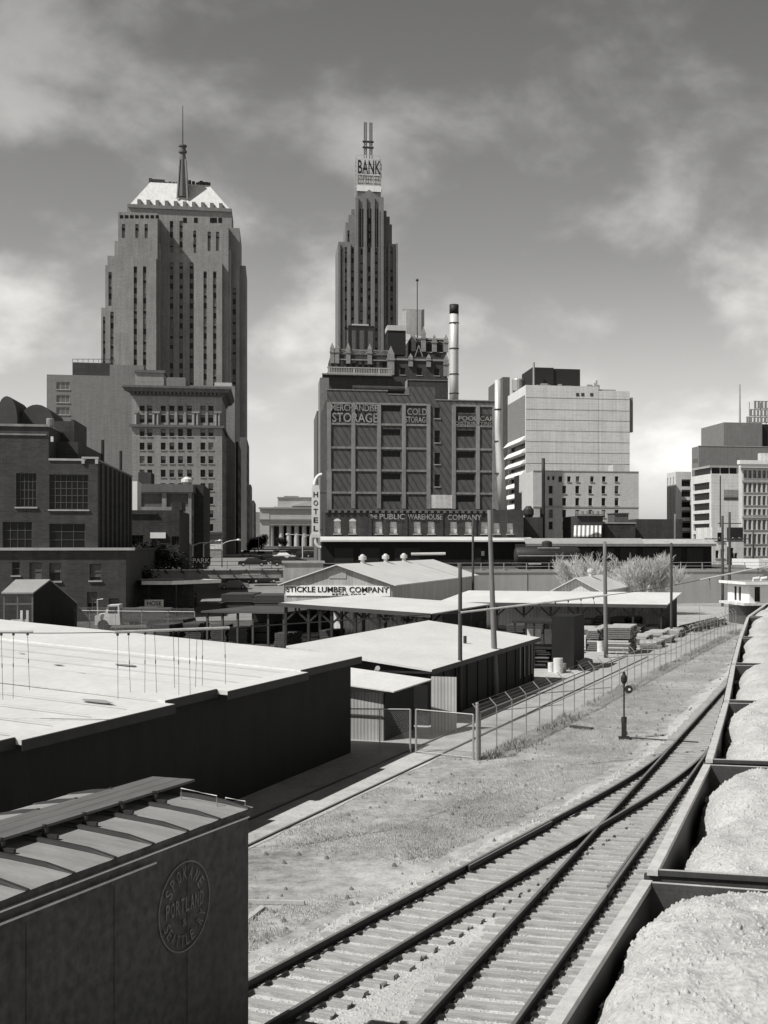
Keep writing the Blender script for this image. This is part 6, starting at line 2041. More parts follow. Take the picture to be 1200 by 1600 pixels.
# ================================================================== BANK TOWER
def bank():
    Y = 480; F = Fr(530, Y, A_CITY, zc(Y)); 
    r = F.root('skyscraper', 'slender dark stepped tower topped by a BANK sign and lattice mast', 'skyscraper')
    body = MB(); wins = []; spans = []
    fh = 3.6
    def block(u0, u1, y0, vt, cols=(), sw=3.6, d=24):
        x0, x1 = F.x(u0, y0), F.x(u1, y0); z1 = F.zx((x0 + x1) / 2, y0, vt); rects = []
        for c in cols:
            cu, va, w_ = c
            a0, a1 = F.x(cu - w_ / 2, y0), F.x(cu + w_ / 2, y0)
            strips(None, TF(y0), a0, a1, 8, F.zx(a0, y0, va), fh, wins, rects, spans, .6)
        shell(body, x0, x1, y0, d, 0, z1, rects, [], [], .6, 0, .8, 0)
        return x0, x1, z1
    block(528.5, 621, 2, 379.5, ((533.5, 390, 1.2), (540.3, 386, 4), (551, 386, 4), (599.5, 386, 1.4), (604.5, 386, 1.6), (612, 386, 4), (618, 390, 1.0)), d=26)
    block(540, 612.5, 4, 349, ((544.5, 360, 3),), d=22)
    block(544.5, 609, 6, 337)
    block(549, 604, 8, 328, d=20)
    block(556.5, 598, 0, 307, ((565, 388, 4), (577, 340, 4), (588, 388, 4), (594, 330, 1.2), (560.5, 330, .8)), d=22)
    # long grooves of the upper shaft
    g = MB()
    for u in (563, 567, 575, 579.5, 586, 590):
        x = F.x(u); g.box(x - .22, x + .22, -.02, -.004, F.zx(x, 0, 386), F.zx(x, 0, 326))
    g.split('groove', M['glass'], r)
    body.build('wall', M['stone_grey'], r)
    p = MB()
    for u in (557.5, 570.5, 583, 597):
        x = F.x(u); p.box(x - .55, x + .55, -.7, -.004, 5, F.zx(x, 0, 309))
    for u in (530, 546, 608, 620):
        x = F.x(u, 2); p.box(x - .4, x + .4, 1.4, 1.996, 5, F.zx(x, 2, 381))
    p.split('pier', M['stone_grey'], r)
    sp = MB()
    for T, a0, a1, z0, z1 in spans:
        sp.quad(T(a0, -.58, z0), T(a1, -.58, z0), T(a1, -.58, z1), T(a0, -.58, z1))
    sp.split('spandrel', M['spandrel'], r)
    windows(r, wins)
    zt = F.zx(F.x(577), 0, 307)
    xc = F.x(577)
    c = MB()
    c.add([(F.x(562), .5, zt), (F.x(592), .5, zt), (xc, .5, zt + 2.8), (F.x(562), 18, zt), (F.x(592), 18, zt), (xc, 18, zt + 2.8)], [(0, 1, 2), (5, 4, 3), (0, 2, 5, 3), (1, 4, 5, 2)]); c.build('crown_gable', M['stone_grey'], r)
    c = MB(); c.box(F.x(559), F.x(596), 2.5, 17, zt, F.zx(xc, 2.5, 297)); c.build('crown', M['stone_dark'], r)
    c = MB(); c.box(F.x(558.5), F.x(596.5), 2.3, 2.49, F.zx(xc, 2.3, 299), F.zx(xc, 2.3, 290)); c.build('white_band', M['white'], r)
    # sign frame
    fr = MB(); x0, x1 = F.x(558), F.x(597); za, zb_ = F.zx(xc, 3, 291), F.zx(xc, 3, 243)
    for (xa, ya) in ((x0, 3), (x1, 3), (x0, 12), (x1, 12), ((x0 * 2 + x1) / 3, 3), ((x0 + 2 * x1) / 3, 3)):
        fr.bar((xa, ya, za - 2), (xa, ya, zb_ + random.uniform(-.5, .8)), .28)
    for k in range(8):
        z = za + (zb_ - za) * k / 7
        fr.bar((x0, 3, z), (x1, 3, z), .16); fr.bar((x0, 3, z), (x0, 12, z), .14); fr.bar((x1, 3, z), (x1, 12, z), .14); fr.bar((x0, 12, z), (x1, 12, z), .14)
    for k in range(7):
        z0, z1 = za + (zb_ - za) * k / 7, za + (zb_ - za) * (k + 1) / 7
        fr.bar((x0, 3, z0), (x0, 12, z1), .12); fr.bar((x1, 12, z0), (x1, 3, z1), .12); fr.bar((x0, 12, z0), (x1, 12, z1), .12)
    fr.build('sign_frame', M['metal_light'], r)
    t = MB(); text_on(t, 'BANK', TF(2.7), F.x(560), F.x(595.5), F.zx(xc, 2.7, 272), F.zx(xc, 2.7, 251), .05, 0, .4); t.build('lettering', M['sign_black'], r)
    t = MB()
    for i in range(9):
        x = F.x(560.5) + i * (F.x(594) - F.x(560.5)) / 8.6; t.box(x, x + .35, 3.4, 3.7, F.zx(xc, 3, 287), F.zx(xc, 3, 274)); 
    for z in (287, 280.5, 275): t.box(F.x(561), F.x(595), 3.75, 3.9, F.zx(xc, 3, z), F.zx(xc, 3, z) + .4)
    t.build('sign_louvre', M['metal_grey'], r)
    m = MB()
    mz0, mz1 = F.zx(xc, 6, 243), F.zx(xc, 6, 192)
    for sx_ in (-1, 1):
        cx0 = xc + sx_ * 1.05
        for a in (-.45, .45):
            for b in (-.45, .45):
                m.bar((cx0 + a, 6 + b, mz0 - 1), (cx0 + a, 6 + b, mz1), .24)
        for k in range(14):
            z0 = mz0 + (mz1 - mz0) * k / 14; z1 = mz0 + (mz1 - mz0) * (k + 1) / 14
            m.bar((cx0 - .45, 5.55, z0), (cx0 + .45, 5.55, z1), .16); m.bar((cx0 + .45, 5.55, z0), (cx0 - .45, 5.55, z1), .16)
            m.bar((cx0 - .45, 5.55, z1), (cx0 + .45, 5.55, z1), .1)
    for v in (222, 231):
        z = F.zx(xc, 6, v); m.box(xc - 2.1, xc + 2.1, 5, 7, z, z + .25)
    m.build('lattice_mast', M['stone_dark'], r)
bank()
# ================================================================== PINNACLED HOTEL BLOCK
def pinnacled():
    Y = 300; F = Fr(504, Y, A_CITY, zc(Y)); 
    r = F.root('pinnacled_building', 'dark brick building with stone pinnacles and balustrade behind the warehouse', 'building')
    x = lambda u, y=0: F.x(u, y)
    zz = lambda v, y=0: F.zx(F.x(600, y), y, v)
    b = MB(); its = []
    shell(b, x(504), x(700), 0, 20, 0, zz(588), [], [], [], .3, 0, 0, 0)
    # right part with three windows
    y = .4
    rc = []
    for u in (629.5, 655.5, 682.6):
        q = (x(u - 4, y), x(u + 4, y), zz(585, y), zz(574, y)); rc.append(q); its.append((TF(y),) + q + (.3, 1, 2, 0, True))
    shell(b, x(615), x(699), y, 19, zz(588) + .01, zz(556, y), rc, [], [], .3, 0, .8, 0)
    # left terrace block with a window band
    y2 = 1.6
    rc = []
    for k in range(9):
        u = 525 + k * 9.4
        q = (x(u - 3, y2), x(u + 3, y2), zz(577, y2), zz(564, y2)); rc.append(q); its.append((TF(y2),) + q + (.3, 1, 2, rb(), False))
    shell(b, x(517, y2), x(611, y2), y2, 18, zz(588) + .01, zz(556, y2), rc, [], [], .3, 0, 0, 0)
    y3 = 8
    rc = []
    for u in (655, 671, 687):
        q = (x(u - 4, y3), x(u + 4, y3), zz(548, y3), zz(536, y3)); rc.append(q); its.append((TF(y3),) + q + (.4, 1, 1, 0, True))
    shell(b, x(641, y3), x(698, y3), y3, 20, zz(560), zz(527, y3), rc, [], [], .4, 0, .8, 0)
    b.build('wall', M['brick_dark'], r)
    # window arches
    a = MB()
    for u in (655, 671, 687):
        pts = []
        for k in range(9):
            t = math.pi * k / 8; pts.append((x(u, y3) + 1.0 * math.cos(t), y3 - .08, zz(536, y3) + .7 * math.sin(t)))
        a.tube(pts, .16, 5)
    a.split('window_arch', M['stone'], r)
    # parapet frieze
    f = MB()
    z0, z1 = zz(556, y2), zz(547, y2)
    f.box(x(520, y2), x(611, y2), y2 - .05, y2 + .5, z0 + .01, z1)
    f.build('frieze', M['stone_grey'], r)
    g = MB()
    for u0, u1 in ((528, 542), (548, 574), (580, 608)):
        n = 2 if u1 - u0 > 20 else 1
        for k in range(n):
            a0 = x(u0, y2) + (x(u1, y2) - x(u0, y2)) * k / n + .15; a1 = x(u0, y2) + (x(u1, y2) - x(u0, y2)) * (k + 1) / n - .15
            for (p, q, s, t_) in ((a0, a1, z0 + .2, z0 + .32), (a0, a1, z1 - .3, z1 - .18), (a0, a0 + .12, z0 + .2, z1 - .18), (a1 - .12, a1, z0 + .2, z1 - .18)):
                g.box(p, q, y2 - .15, y2 - .06, s, t_)
            g.bar((a0, y2 - .1, z0 + .3), (a1, y2 - .1, z1 - .25), .08); g.bar((a1, y2 - .1, z0 + .3), (a0, y2 - .1, z1 - .25), .08)
    g.split('frieze_panel', M['stone'], r)
    g = MB(); g.box(x(517, y2), x(611, y2), y2 - .4, y2 - .02, zz(564.5, y2), zz(562.5, y2)); g.box(x(613), x(700), y - .3, y - .01, zz(562), zz(559)); g.box(x(641, y3), x(698, y3), y3 - .3, y3 - .01, zz(529, y3), zz(526.5, y3)); g.box(x(503), x(612), -1.5, -.005, zz(588.5), zz(586.5)); g.split('string_course', M['stone'], r)
    # balustrade
    bl = MB(); z0, z1 = zz(586, -1.2), zz(575, -1.2)
    bl.box(x(511, -1.2), x(612, -1.2), -1.4, -1.0, z1 - .25, z1); bl.box(x(511, -1.2), x(612, -1.2), -1.4, -1.0, z0 + .1, z0 + .35)
    k = x(512, -1.2); n = 0
    while k < x(611, -1.2):
        w_ = .55 if n % 14 == 0 else .17
        bl.box(k, k + w_, -1.35, -1.05, z0 + .352, z1 - .252); k += w_ + .22; n += 1
    bl.build('balustrade', M['concrete'], r)
    # pinnacles
    def pin(u, y_, v0, v1, wdt=.5):
        xx = x(u, y_); za, zb_ = zz(v1, y_), zz(v0, y_)
        p = MB(); h = zb_ - za
        p.box(xx - wdt, xx + wdt, y_ - .55, y_ - .01, za, za + h * .72)
        p.add([(xx - wdt, y_ - .55, za + h * .72), (xx + wdt, y_ - .55, za + h * .72), (xx + wdt, y_ - .01, za + h * .72), (xx - wdt, y_ - .01, za + h * .72), (xx, y_ - .28, za + h)], [(0, 1, 4), (1, 2, 4), (2, 3, 4), (3, 0, 4)])
        p.box(xx - wdt * 1.25, xx + wdt * 1.25, y_ - .7, y_ - .005, za + h * .5, za + h * .56)
        p.build('pinnacle', M['stone'], r)
    for u in (519, 526.5, 544, 577.5): pin(u, y2, 537, 570)
    pin(610.5, y2 - 1.2, 540, 586, .8)
    for u in (641.5, 669.6): pin(u, y, 551, 572)
    pin(697, y, 550, 586, .6)
    for u, v in ((646, 518), (661.5, 508), (678.5, 520), (696.5, 519)): pin(u, y3, v, 548, .55)
    # roof plant
    p = MB(); ya = 9; p.box(x(545, ya), x(584, ya), ya, 16, zz(556), zz(512, ya)); p.build('penthouse', M['brick_mid'], r)
    p = MB()
    for u in (545, 557, 570, 584): p.box(x(u, ya) - .2, x(u, ya) + .2, ya - .25, ya - .01, zz(556), zz(512, ya))
    p.box(x(544, ya), x(585, ya), ya - .3, ya + 5, zz(512, ya) + .003, zz(510, ya)); p.build('penthouse_frame', M['steel_dark'], r)
    p = MB(); p.box(x(550, ya), x(576, ya), ya, ya + 4, zz(510, ya) + .003, zz(507.5, ya)); p.build('skylight', M['metal_light'], r)
    p = MB(); p.box(x(606, 6), x(634, 6), 6, 12, zz(548), zz(516, 6)); p.build('cooling_tower', M['black'], r)
    p = MB(); p.box(x(605, 6), x(634, 6), 5.8, 12.2, zz(516, 6) + .01, zz(508, 6)); p.build('cooling_tower_top', M['metal_light'], r)
    p = MB(); 
    for k in range(2):
        p.bar((x(646 + k * 16, 7), 6.5, zz(556)), (x(654, 7), 6.5, zz(531)), .22)
    p.split('roof_brace', M['stone'], r)
    # tank, block and little windows below
    p = MB(); p.tube([(x(551, -3), -3, zz(608, -3)), (x(633, -3), -3, zz(608, -3))], .72, 14); p.build('horizontal_tank', M['brick_black'], r)
    p = MB(); p.box(x(637, -4), x(699, -4), -4, -.01, 0, zz(593, -4)); p.build('elevator_house', M['brick_dark'], r)
    p = MB(); p.box(x(636, -4), x(700, -4), -4.15, -3.9, zz(593, -4) + .003, zz(592, -4)); p.box(x(635.5, -4), x(636.8, -4), -4.1, -.5, zz(618, -4), zz(593, -4)); p.split('coping', M['stone'], r)
    windows(r, its)
pinnacled()
def back_board():
    Y = 318; F = Fr(629, Y, A_CITY, zc(Y) )
    r = F.root('roof_billboard', 'pale square billboard seen from behind, standing on steel legs above the pinnacled roof', 'billboard')
    w = F.x(663); z0, z1 = F.z(640, 522), F.z(640, 483)
    b = MB(); b.add([(0, 0, z0 + 2.5), (.9, -.5, z0), (w - .8, -.5, z0 - .5), (w, 0, z0 + 3), (w, 0, z1 + .2), (w - .8, -.5, z1 - .3), (.9, -.5, z1 - .2), (0, 0, z1 - .6)], [(1, 2, 5, 6), (0, 1, 6, 7), (2, 3, 4, 5)])
    b.quad((0, .01, z0 + 2), (w, .01, z0 + 2), (w, .01, z1), (0, .01, z1))
    b.build('board', M['concrete'], r)
    f = MB()
    for t in (.1, .4, .7, .95): f.bar((w * t, .4, z0 - 9), (w * t, .4, z1 - .3), .2)
    for k in range(6): f.bar((0, .3, z0 - 6 + k * 2.2), (w, .3, z0 - 6 + k * 2.2), .12)
    f.build('frame', M['metal_grey'], r)
    e = MB(); e.box(F.x(640), F.x(662), -1.2, 2, F.z(640, 540), z0 - 1.5); e.build('base_house', M['concrete'], r)
    mst = MB(); x = F.x(651); mst.tube([(x, -1.4, F.z(640, 545)), (x, -1.4, F.z(651, 437))], .12, 5); mst.box(x - .35, x + .35, -1.6, -1.2, F.z(651, 441), F.z(651, 438.5)); mst.build('antenna', M['steel_dark'], r)
back_board()
def chimney(u, Y, vt, vb, rad, label, black=0, bands=(), taper=1.0, bend=0, m='metal_light', name='chimney'):
    zb_ = CAMZ - (vb - 850) / 2000 * Y; zt = CAMZ - (vt - 850) / 2000 * Y - zb_
    r = thing(name, label, 'chimney', ((u - 800) / 2000 * Y, Y, zb_), R(A_CITY))
    kb = zt - black
    b = MB(); b.tube([(bend, 0, 0), (bend * .45, 0, kb * .35), (bend * .2, 0, kb * .5), (0, 0, kb * .62), (0, 0, kb)], [rad * taper, rad * taper, rad * (taper + 1) / 2, rad, rad], 18); b.build('stack', M[m], r, smooth=True)
    if black:
        b = MB(); b.tube([(0, 0, kb + .01), (0, 0, zt)], rad * 1.03, 18); b.build('sooty_top', M['black'], r, smooth=True)
    for v in bands:
        z = CAMZ - (v - 850) / 2000 * Y - zb_
        b = MB(); b.tube([(0, 0, z - .12), (0, 0, z + .12)], rad * 1.1, 18); b.build('band', M['steel_dark'], r)
    return r
chimney(709.5, 285, 476, 640, 1.0, 'tall pale chimney with a black top behind the pinnacled building', 2.1, (505, 545, 585, 615))
chimney(778, 221, 594, 798, .55, 'bent pale flue running up the right edge of the warehouse', 0, (640, 690, 740), 1.35, .9, name='flue')

# ================================================================== THE STORAGE WAREHOUSE
def warehouse():
    Y = 225; F = Fr(511, Y, A_CITY, zc(Y)); T = TF(0)
    r = F.root('warehouse', 'big brick storage warehouse with painted STORAGE lettering and pale concrete frame', 'building')
    x = lambda u: F.x(u); z = lambda v, u=640: F.zx(F.x(u), 0, v)
    dep = 45
    w = x(775)
    rc, its = [], []
    beams = [632, 664, 700.8, 735.5, 770.5]
    cols = [512.7, 552, 592, 631, 669.5, 709, 746.5, 774]
    for (u0, u1) in ((597, 626), (713.5, 742)):
        for v0, v1 in ((634.5, 643.5), (671, 681), (705, 714.5), (740, 749.5), (774.5, 784)):
            q = (x(u0), x(u1), z(v1), z(v0)); rc.append(q); its.append((T,) + q + (.3, 4, 1, .0, False))
    for v0, v1 in ((636, 653), (672, 691), (707, 725), (741, 760)):
        q = (x(679), x(687.5), z(v1), z(v0)); rc.append(q); its.append((T,) + q + (.3, 1, 2, 0, True))
    b = MB()
    zt = z(627); 
    shell(b, 0, w, 0, dep, 0, zt, rc, [], [], .3, 0, 0, 0)
    # higher parapets at left and centre
    b.box(0, x(605), .02, .6, zt + .003, z(612)); b.box(x(605) + .003, x(639), .02, .6, zt + .003, z(617))
    b.box(x(639) + .003, x(680), .02, 8, zt + .003, z(604)); b.box(x(680) + .003, w, .02, .6, zt + .003, z(624.5))
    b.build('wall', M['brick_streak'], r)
    c = MB(); c.box(-.1, x(605) + .1, -.08, .66, z(612) + .003, z(610.5)); c.box(x(605) + .11, x(639), -.06, .66, z(617) + .003, z(615.7)); c.box(x(680), w + .1, -.1, .7, z(624.5) + .003, z(623)); c.split('coping', M['concrete_dark'], r)
    fr = MB()
    for u in cols:
        a = .34; xx = min(max(x(u), a), w - a)
        fr.box(xx - a, xx + a, -.22, -.003, z(795), z(631))
    fr.split('pier', M['concrete_dark'], r)
    cs = [min(max(x(u), .34), w - .34) for u in cols]
    bays = list(zip(cs[:-1], cs[1:]))
    for i, (p, q) in enumerate(bays):
        if i == 4:
            continue
        bb = MB()
        for v in beams:
            bb.box(p + .342, q - .342, -.16, -.003, z(v + 1.6), z(v - 1.6))
        bb.build('beam', M['concrete_dark'], r)
    bb = MB(); bb.box(cs[4] + .342, cs[5] - .342, -.05, -.003, z(795), z(662)); 
    # projecting brick courses, not built; the slanting shade is in the wall colour
    h = MB()
    zb0, zb1 = z(795), z(664)
    for i, (p, q) in enumerate(bays):
        if i == 4: continue
        k = 0
        for v0, v1 in zip(beams[:-1], beams[1:]):
            za, zb_ = z(v1 - 2.0), z(v0 + 2.0)
            wtop = 3.4 if i in (2, 5) else .1
            if v0 == 632 : continue
            n = 5
            for s_ in range(n):
                xx = p + .5 + (q - p - 1.2) * s_ / (n - 1)
                # soldier course header blocks
                h.box(xx, xx + .12, -.10, -.003, za + .15 , zb_ - wtop - .25)
    ws = MB(); ws.box(x(672), x(707.5), -.14, -.06, z(794), z(773)); ws.build('painted_panel', M['white_dirty'], r)
    windows(r, its, [M['glass'], M['steel_dark'], M['blind'], M['concrete']])
    # painted lettering on dark bands
    bd = MB()
    for p_, q_ in ((0, 1), (1, 2), (3, 4), (5, 6), (6, 7)): bd.box(cs[p_] + .35, cs[q_] - .35, -.02, -.003, z(662), z(645 if p_ >= 5 else 633.7))
    bd.split('sign_band', M['brick_black'], r)
    t = MB()
    for s_, u0, u1, v0, v1 in (('MERCHANDISE', 517, 590, 644, 634), ('STORAGE', 519, 590, 661.5, 647), ('COLD', 636, 667, 648.5, 638), ('STORAGE', 633, 669, 660.5, 651), ('POOL CAR', 716, 772, 656, 648.5), ('DISTRIBUTING', 711, 771, 664.5 - 1.5, 657.3)):
        text_on(t, s_, T, x(u0), x(u1), z(v0), z(v1), .225, 0, .02); t.build('lettering', M['paint_faded'], r); t = MB()
    # deep side, dark, with a hotel front beyond: stair railings
    st = MB()
    for k in range(14):
        st.box(-.25, -.003, 1 + k * 3.2, 1.5 + k * 3.2, 5, zt)
    st.split('side_pier', M['brick_mid'], r)
warehouse()
def hotel_sliver():
    Y = 262; F = Fr(495, Y, A_CITY, zc(Y))
    building(F, 512, 642, 20, 'hotel', 'narrow strip of the hotel building left of the warehouse', 'stone_dark')
    F = Fr(500, 250, A_CITY, zc(250))
    building(F, 514, 590, 10, 'hotel', 'taller narrow wing of the hotel rising between warehouse and sign', 'stone_grey')
hotel_sliver()
def hotel_sign():
    Y = 215; F = Fr(487, Y, A_CITY, zc(Y))
    r = F.root('hotel_sign', 'white vertical HOTEL sign projecting over the street beside the warehouse', 'sign')
    w = F.x(499.5); z = lambda v: F.zx(0, 0, v)
    b = MB(); b.box(0, w, 0, .5, z(834), z(764))
    b.box(-.12, w + .12, -.08, .58, z(840), z(834) - .01); b.box(.1, w - .1, .02, .48, z(764) + .01, z(758))
    b.build('board', M['white'], r)
    c = MB(); pts = []
    for k in range(9):
        a = math.pi * (1 - k / 8 * .5); pts.append((w + .4 + 1.2 * math.cos(a), .25, z(757) + 1.7 * math.sin(a)))
    c.tube(pts, [.28] * 9, 8); pts = []
    for k in range(9):
        a = math.pi * (1 + k / 8 * .5); pts.append((w + .3 + 1.0 * math.cos(a), .25, z(841) + 1.6 * math.sin(a)))
    c.tube(pts, [.3] * 9, 8)
    c.split('scroll', M['white'], r)
    t = MB()
    for i, ch in enumerate('HOTEL'):
        zc_ = z(772.5 + i * 13.3)
        text_on(t, ch, TF(0), w * .22, w * .78, zc_ - .45, zc_ + .45, .01, 0, .03)
    t.build('lettering', M['sign_black'], r)
    f = MB(); f.bar((w, .25, z(770)), (w + 1.6, .6, z(770)), .12); f.bar((w, .25, z(828)), (w + 1.6, .6, z(828)), .12); f.split('bracket', M['steel_dark'], r)
    p = MB(); p.box(w + 1.2, w + 2.0, .4, 1.0, 0, z(735)); p.split('pier', M['concrete_dark'], r)
hotel_sign()
# ================================================================== LOW WAREHOUSE WITH DOCK
def public():
    Y = 205; F = Fr(508, Y, A_CITY, DECK); T = TF(0)
    r = F.root('warehouse', 'low black-painted warehouse front lettered PUBLIC WAREHOUSE COMPANY', 'building')
    x = F.x; w = x(770); z = lambda v: F.zx(x(640), 0, v)
    rc, its, arch = [], [], []
    for k, u in enumerate((527, 551, 592, 615, 652, 674, 709, 732, 757)):
        q = (x(u - 5.5), x(u + 5.5), z(834), z(815)); rc.append(q)
        its.append((T,) + q + (.3, 1, 2, 0, True))
    b = MB(); shell(b, 0, w, 0, 14, 0, z(798), rc, [], [], .3, 0, .5, 0); b.build('wall', M['brick_black'], r)
    windows(r, its, [M['curtain'], M['metal_grey'], M['blind'], M['concrete']])
    a = MB()
    for u in (527, 551):
        # arched heads
        xx = x(u); hw = x(u + 5.5) - xx
        n = 8; poly = [(xx - hw, z(815) + .01)] + [(xx + hw * math.cos(math.pi * (1 - k / n)), z(815) + .01 + .45 * math.sin(math.pi * k / n)) for k in range(1, n)] + [(xx + hw, z(815) + .01)]
        a.prism(poly, -.03, -.004)
    a.split('window_head', M['curtain'], r)
    c = MB(); c.box(-.1, w + .1, -.25, .4, z(798) + .003, z(796.5)); k = 0
    while k < w: c.box(k, k + .5, -.24, -.003, z(801.5), z(798) - .003); k += 1.0
    c.split('cornice', M['stone_dark'], r)
    p = MB()
    for u in (578, 634, 690, 742): p.box(x(u) - .25, x(u) + .25, -.15, -.003, z(838), z(802))
    p.split('pier', M['brick_black'], r)
    t = MB()
    text_on(t, 'THE', T, x(578), x(589), z(810.5), z(804.5), .16); t.build('lettering', M['paint_faded'], r); t = MB(); text_on(t, 'PUBLIC', T, x(593), x(632), z(811.5), z(803), .16)
    t.build('lettering', M['paint_faded'], r); t = MB(); text_on(t, 'WAREHOUSE', T, x(637), x(691), z(811.8), z(803.3), .16); t.build('lettering', M['paint_faded'], r); t = MB(); text_on(t, 'COMPANY', T, x(699), x(752), z(812.2), z(803.8), .16)
    t.build('lettering', M['paint_faded'], r)
    d = MB(); zc0, zc1 = z(847), z(838.5)
    n = 14
    d.add([(-.8, -6, zc0 + .3), (w + 6, -6, zc0 + .3), (w + 6, -.3, zc1), (-.8, -.3, zc1), (-.8, -6, zc0 + .05), (w + 6, -6, zc0 + .05), (w + 6, -.3, zc0 + .05), (-.8, -.3, zc0 + .05)], [(0, 1, 2, 3), (4, 7, 6, 5), (0, 4, 5, 1), (0, 3, 7, 4), (1, 5, 6, 2)])
    d.build('canopy', M['roof_white'], r)
    d = MB(); d.box(-.8, w + 6, -5.0, -4.7, 0, zc0); 
    d.build('dock_wall', M['wood_black'], r)
    for u, wd in ((520, 3), (560, 3), (612, 4), (735, 1)):
        q = MB(); q.box(x(u), x(u) + wd, -5.1, -5.01, .2, 3.2); q.split('dock_door', M['black'], r)
    q = MB(); q.box(x(736), x(742), -5.08, -5.02, z(868), z(861)); q.box(x(744), x(749), -5.08, -5.02, z(868), z(861)); q.split('lit_window', M['white_dirty'], r)
public()
def lowright():
    Y = 208; F = Fr(771, Y, A_CITY, DECK); T = TF(0)
    x = F.x; z = lambda v: F.zx(x(800), 0, v)
    rc, its = [], []
    for u in (776, 797):
        q = (x(u - 5), x(u + 5), z(834), z(817)); rc.append(q); its.append((T,) + q + (.3, 1, 2, 0, True))
    r, w, zz_ = building(F, 818, 797, 12, 'brick_building', 'small dark brick building right of the lettered warehouse front, two bright windows', 'brick_dark', rc, items=its, wmats=[M['curtain'], M['metal_grey'], M['blind'], M['concrete']])
    F = Fr(818.5, 212, A_CITY, DECK)
    r, w, zz_ = building(F, 848, 808, 10, 'brick_building', 'lowest dark brick building just left of the pale brick block', 'brick_dark')
    b = MB(); b.lathe([(.5, 0), (.9, .8), (.9, 1.6), (.4, 2.2)], 1.2, 2, 10, z0=zz_ - .3); b.build('roof_tank', M['steel_dark'], r)
lowright()
def freight():
    Y = 193; F = Fr(822, Y, A_CITY, DECK)
    r = F.root('freight_shed', 'long dark freight shed with a pale grey eave behind the bare trees', 'shed')
    w = F.x(1112); z = lambda v: F.zx(F.x(900), 0, v)
    b = MB(); b.box(0, w, 0, 9, 0, z(850)); b.build('wall', M['wood_black'], r)
    b = MB(); zz0, zz1 = z(850), z(841)
    x2 = F.x(1003); 
    b.add([(-.3, -1.2, zz0 + .02), (x2, -1.2, zz0 + .02), (x2, .4, zz1), (-.3, .4, zz1), (-.3, 9.3, zz1), (x2, 9.3, zz1)], [(0, 1, 2, 3), (3, 2, 5, 4)]); b.build('roof', M['roof_grey'], r)
    b = MB(); b.add([(x2, -1.2, zz0 + .02), (w + .3, -1.2, zz0 + .02), (w + .3, .4, zz1 - .1), (x2, .4, zz1 - .1), (x2, 9.3, zz1 - .1), (w + .3, 9.3, zz1 - .1)], [(0, 1, 2, 3), (3, 2, 5, 4)]); b.build('roof', M['concrete'], r)
    b = MB(); b.box(-.3, w + .3, -1.25, -1.21, zz0 - .35, zz0 + .05); b.build('fascia', M['stone_grey'], r)
    for k in range(7):
        x = 4 + k * (w - 8) / 6; d = MB(); d.box(x, x + 2.6, -.08, -.003, .2, 3.2); d.build('door', M['black'], r)
freight()
def tankcar():
    Y = 183; F = Fr(804, Y, A_CITY, DECK)
    r = F.root('tank_car', 'dark cylindrical tank car with a dome standing on the viaduct', 'tank car')
    L = F.x(905); rad = 1.15; zc_ = 2.2
    b = MB(); b.tube([(0, 0, zc_), (.12, 0, zc_), (.3, 0, zc_), (L - .3, 0, zc_), (L - .12, 0, zc_), (L, 0, zc_)], [rad * .55, rad * .88, rad, rad, rad * .88, rad * .55], 24); b.build('tank', M['steel_dark'], r, smooth=True)
    b = MB(); b.lathe([(.75, 0), (.75, .85), (.6, 1.0), (.2, 1.1)], L * .5, 0, 16, z0=zc_ + rad * .85); b.build('dome', M['steel_dark'], r)
    b = MB(); b.tube([(L * .5 - 1.6, -1, zc_ + rad * .9), (L * .5 + 1.6, -1, zc_ + rad * .9)], .05, 5); b.tube([(.3, -1.2, zc_ - .1), (L - .3, -1.2, zc_ - .1)], .05, 5); b.build('handrail', M['metal_light'], r)
    b = MB(); b.box(-.3, L + .3, -.5, .5, .75, 1.0); b.build('underframe', M['steel_dark'], r)
    for xc in (1.5, L - 1.5):
        t = MB(); t.box(xc - 1.1, xc + 1.1, -1.0, -.85, .4, .65); t = t.build('bogie', M['steel_dark'], r)
        for a in (-.8, .8):
            q = MB(); q.tube([(xc + a, -.85, .42), (xc + a, -.7, .42)], .42, 14); q.build('wheel', M['rust'], t)
    s = MB(); s.box(1.8, 3.6, -1.3, -1.2, .9, 1.05); s.build('step_board', M['white_dirty'], r)
    tr_ = thing('railway_track', 'track on top of the viaduct under the dark tank car', 'railway track', (WALL0.x + ddir.x * 13, WALL0.y + ddir.y * 13, DECK), R(A_CITY))
    for q in (-GA, GA):
        k = MB(); k.box(-60, 120, q - .035, q + .035, .1, .2); k.build('rail', M['rust'], tr_)
    k = MB(); k.box(-60, 120, -1.2, 1.2, .005, .09); k.build('bed', M['tie'], tr_)
tankcar()

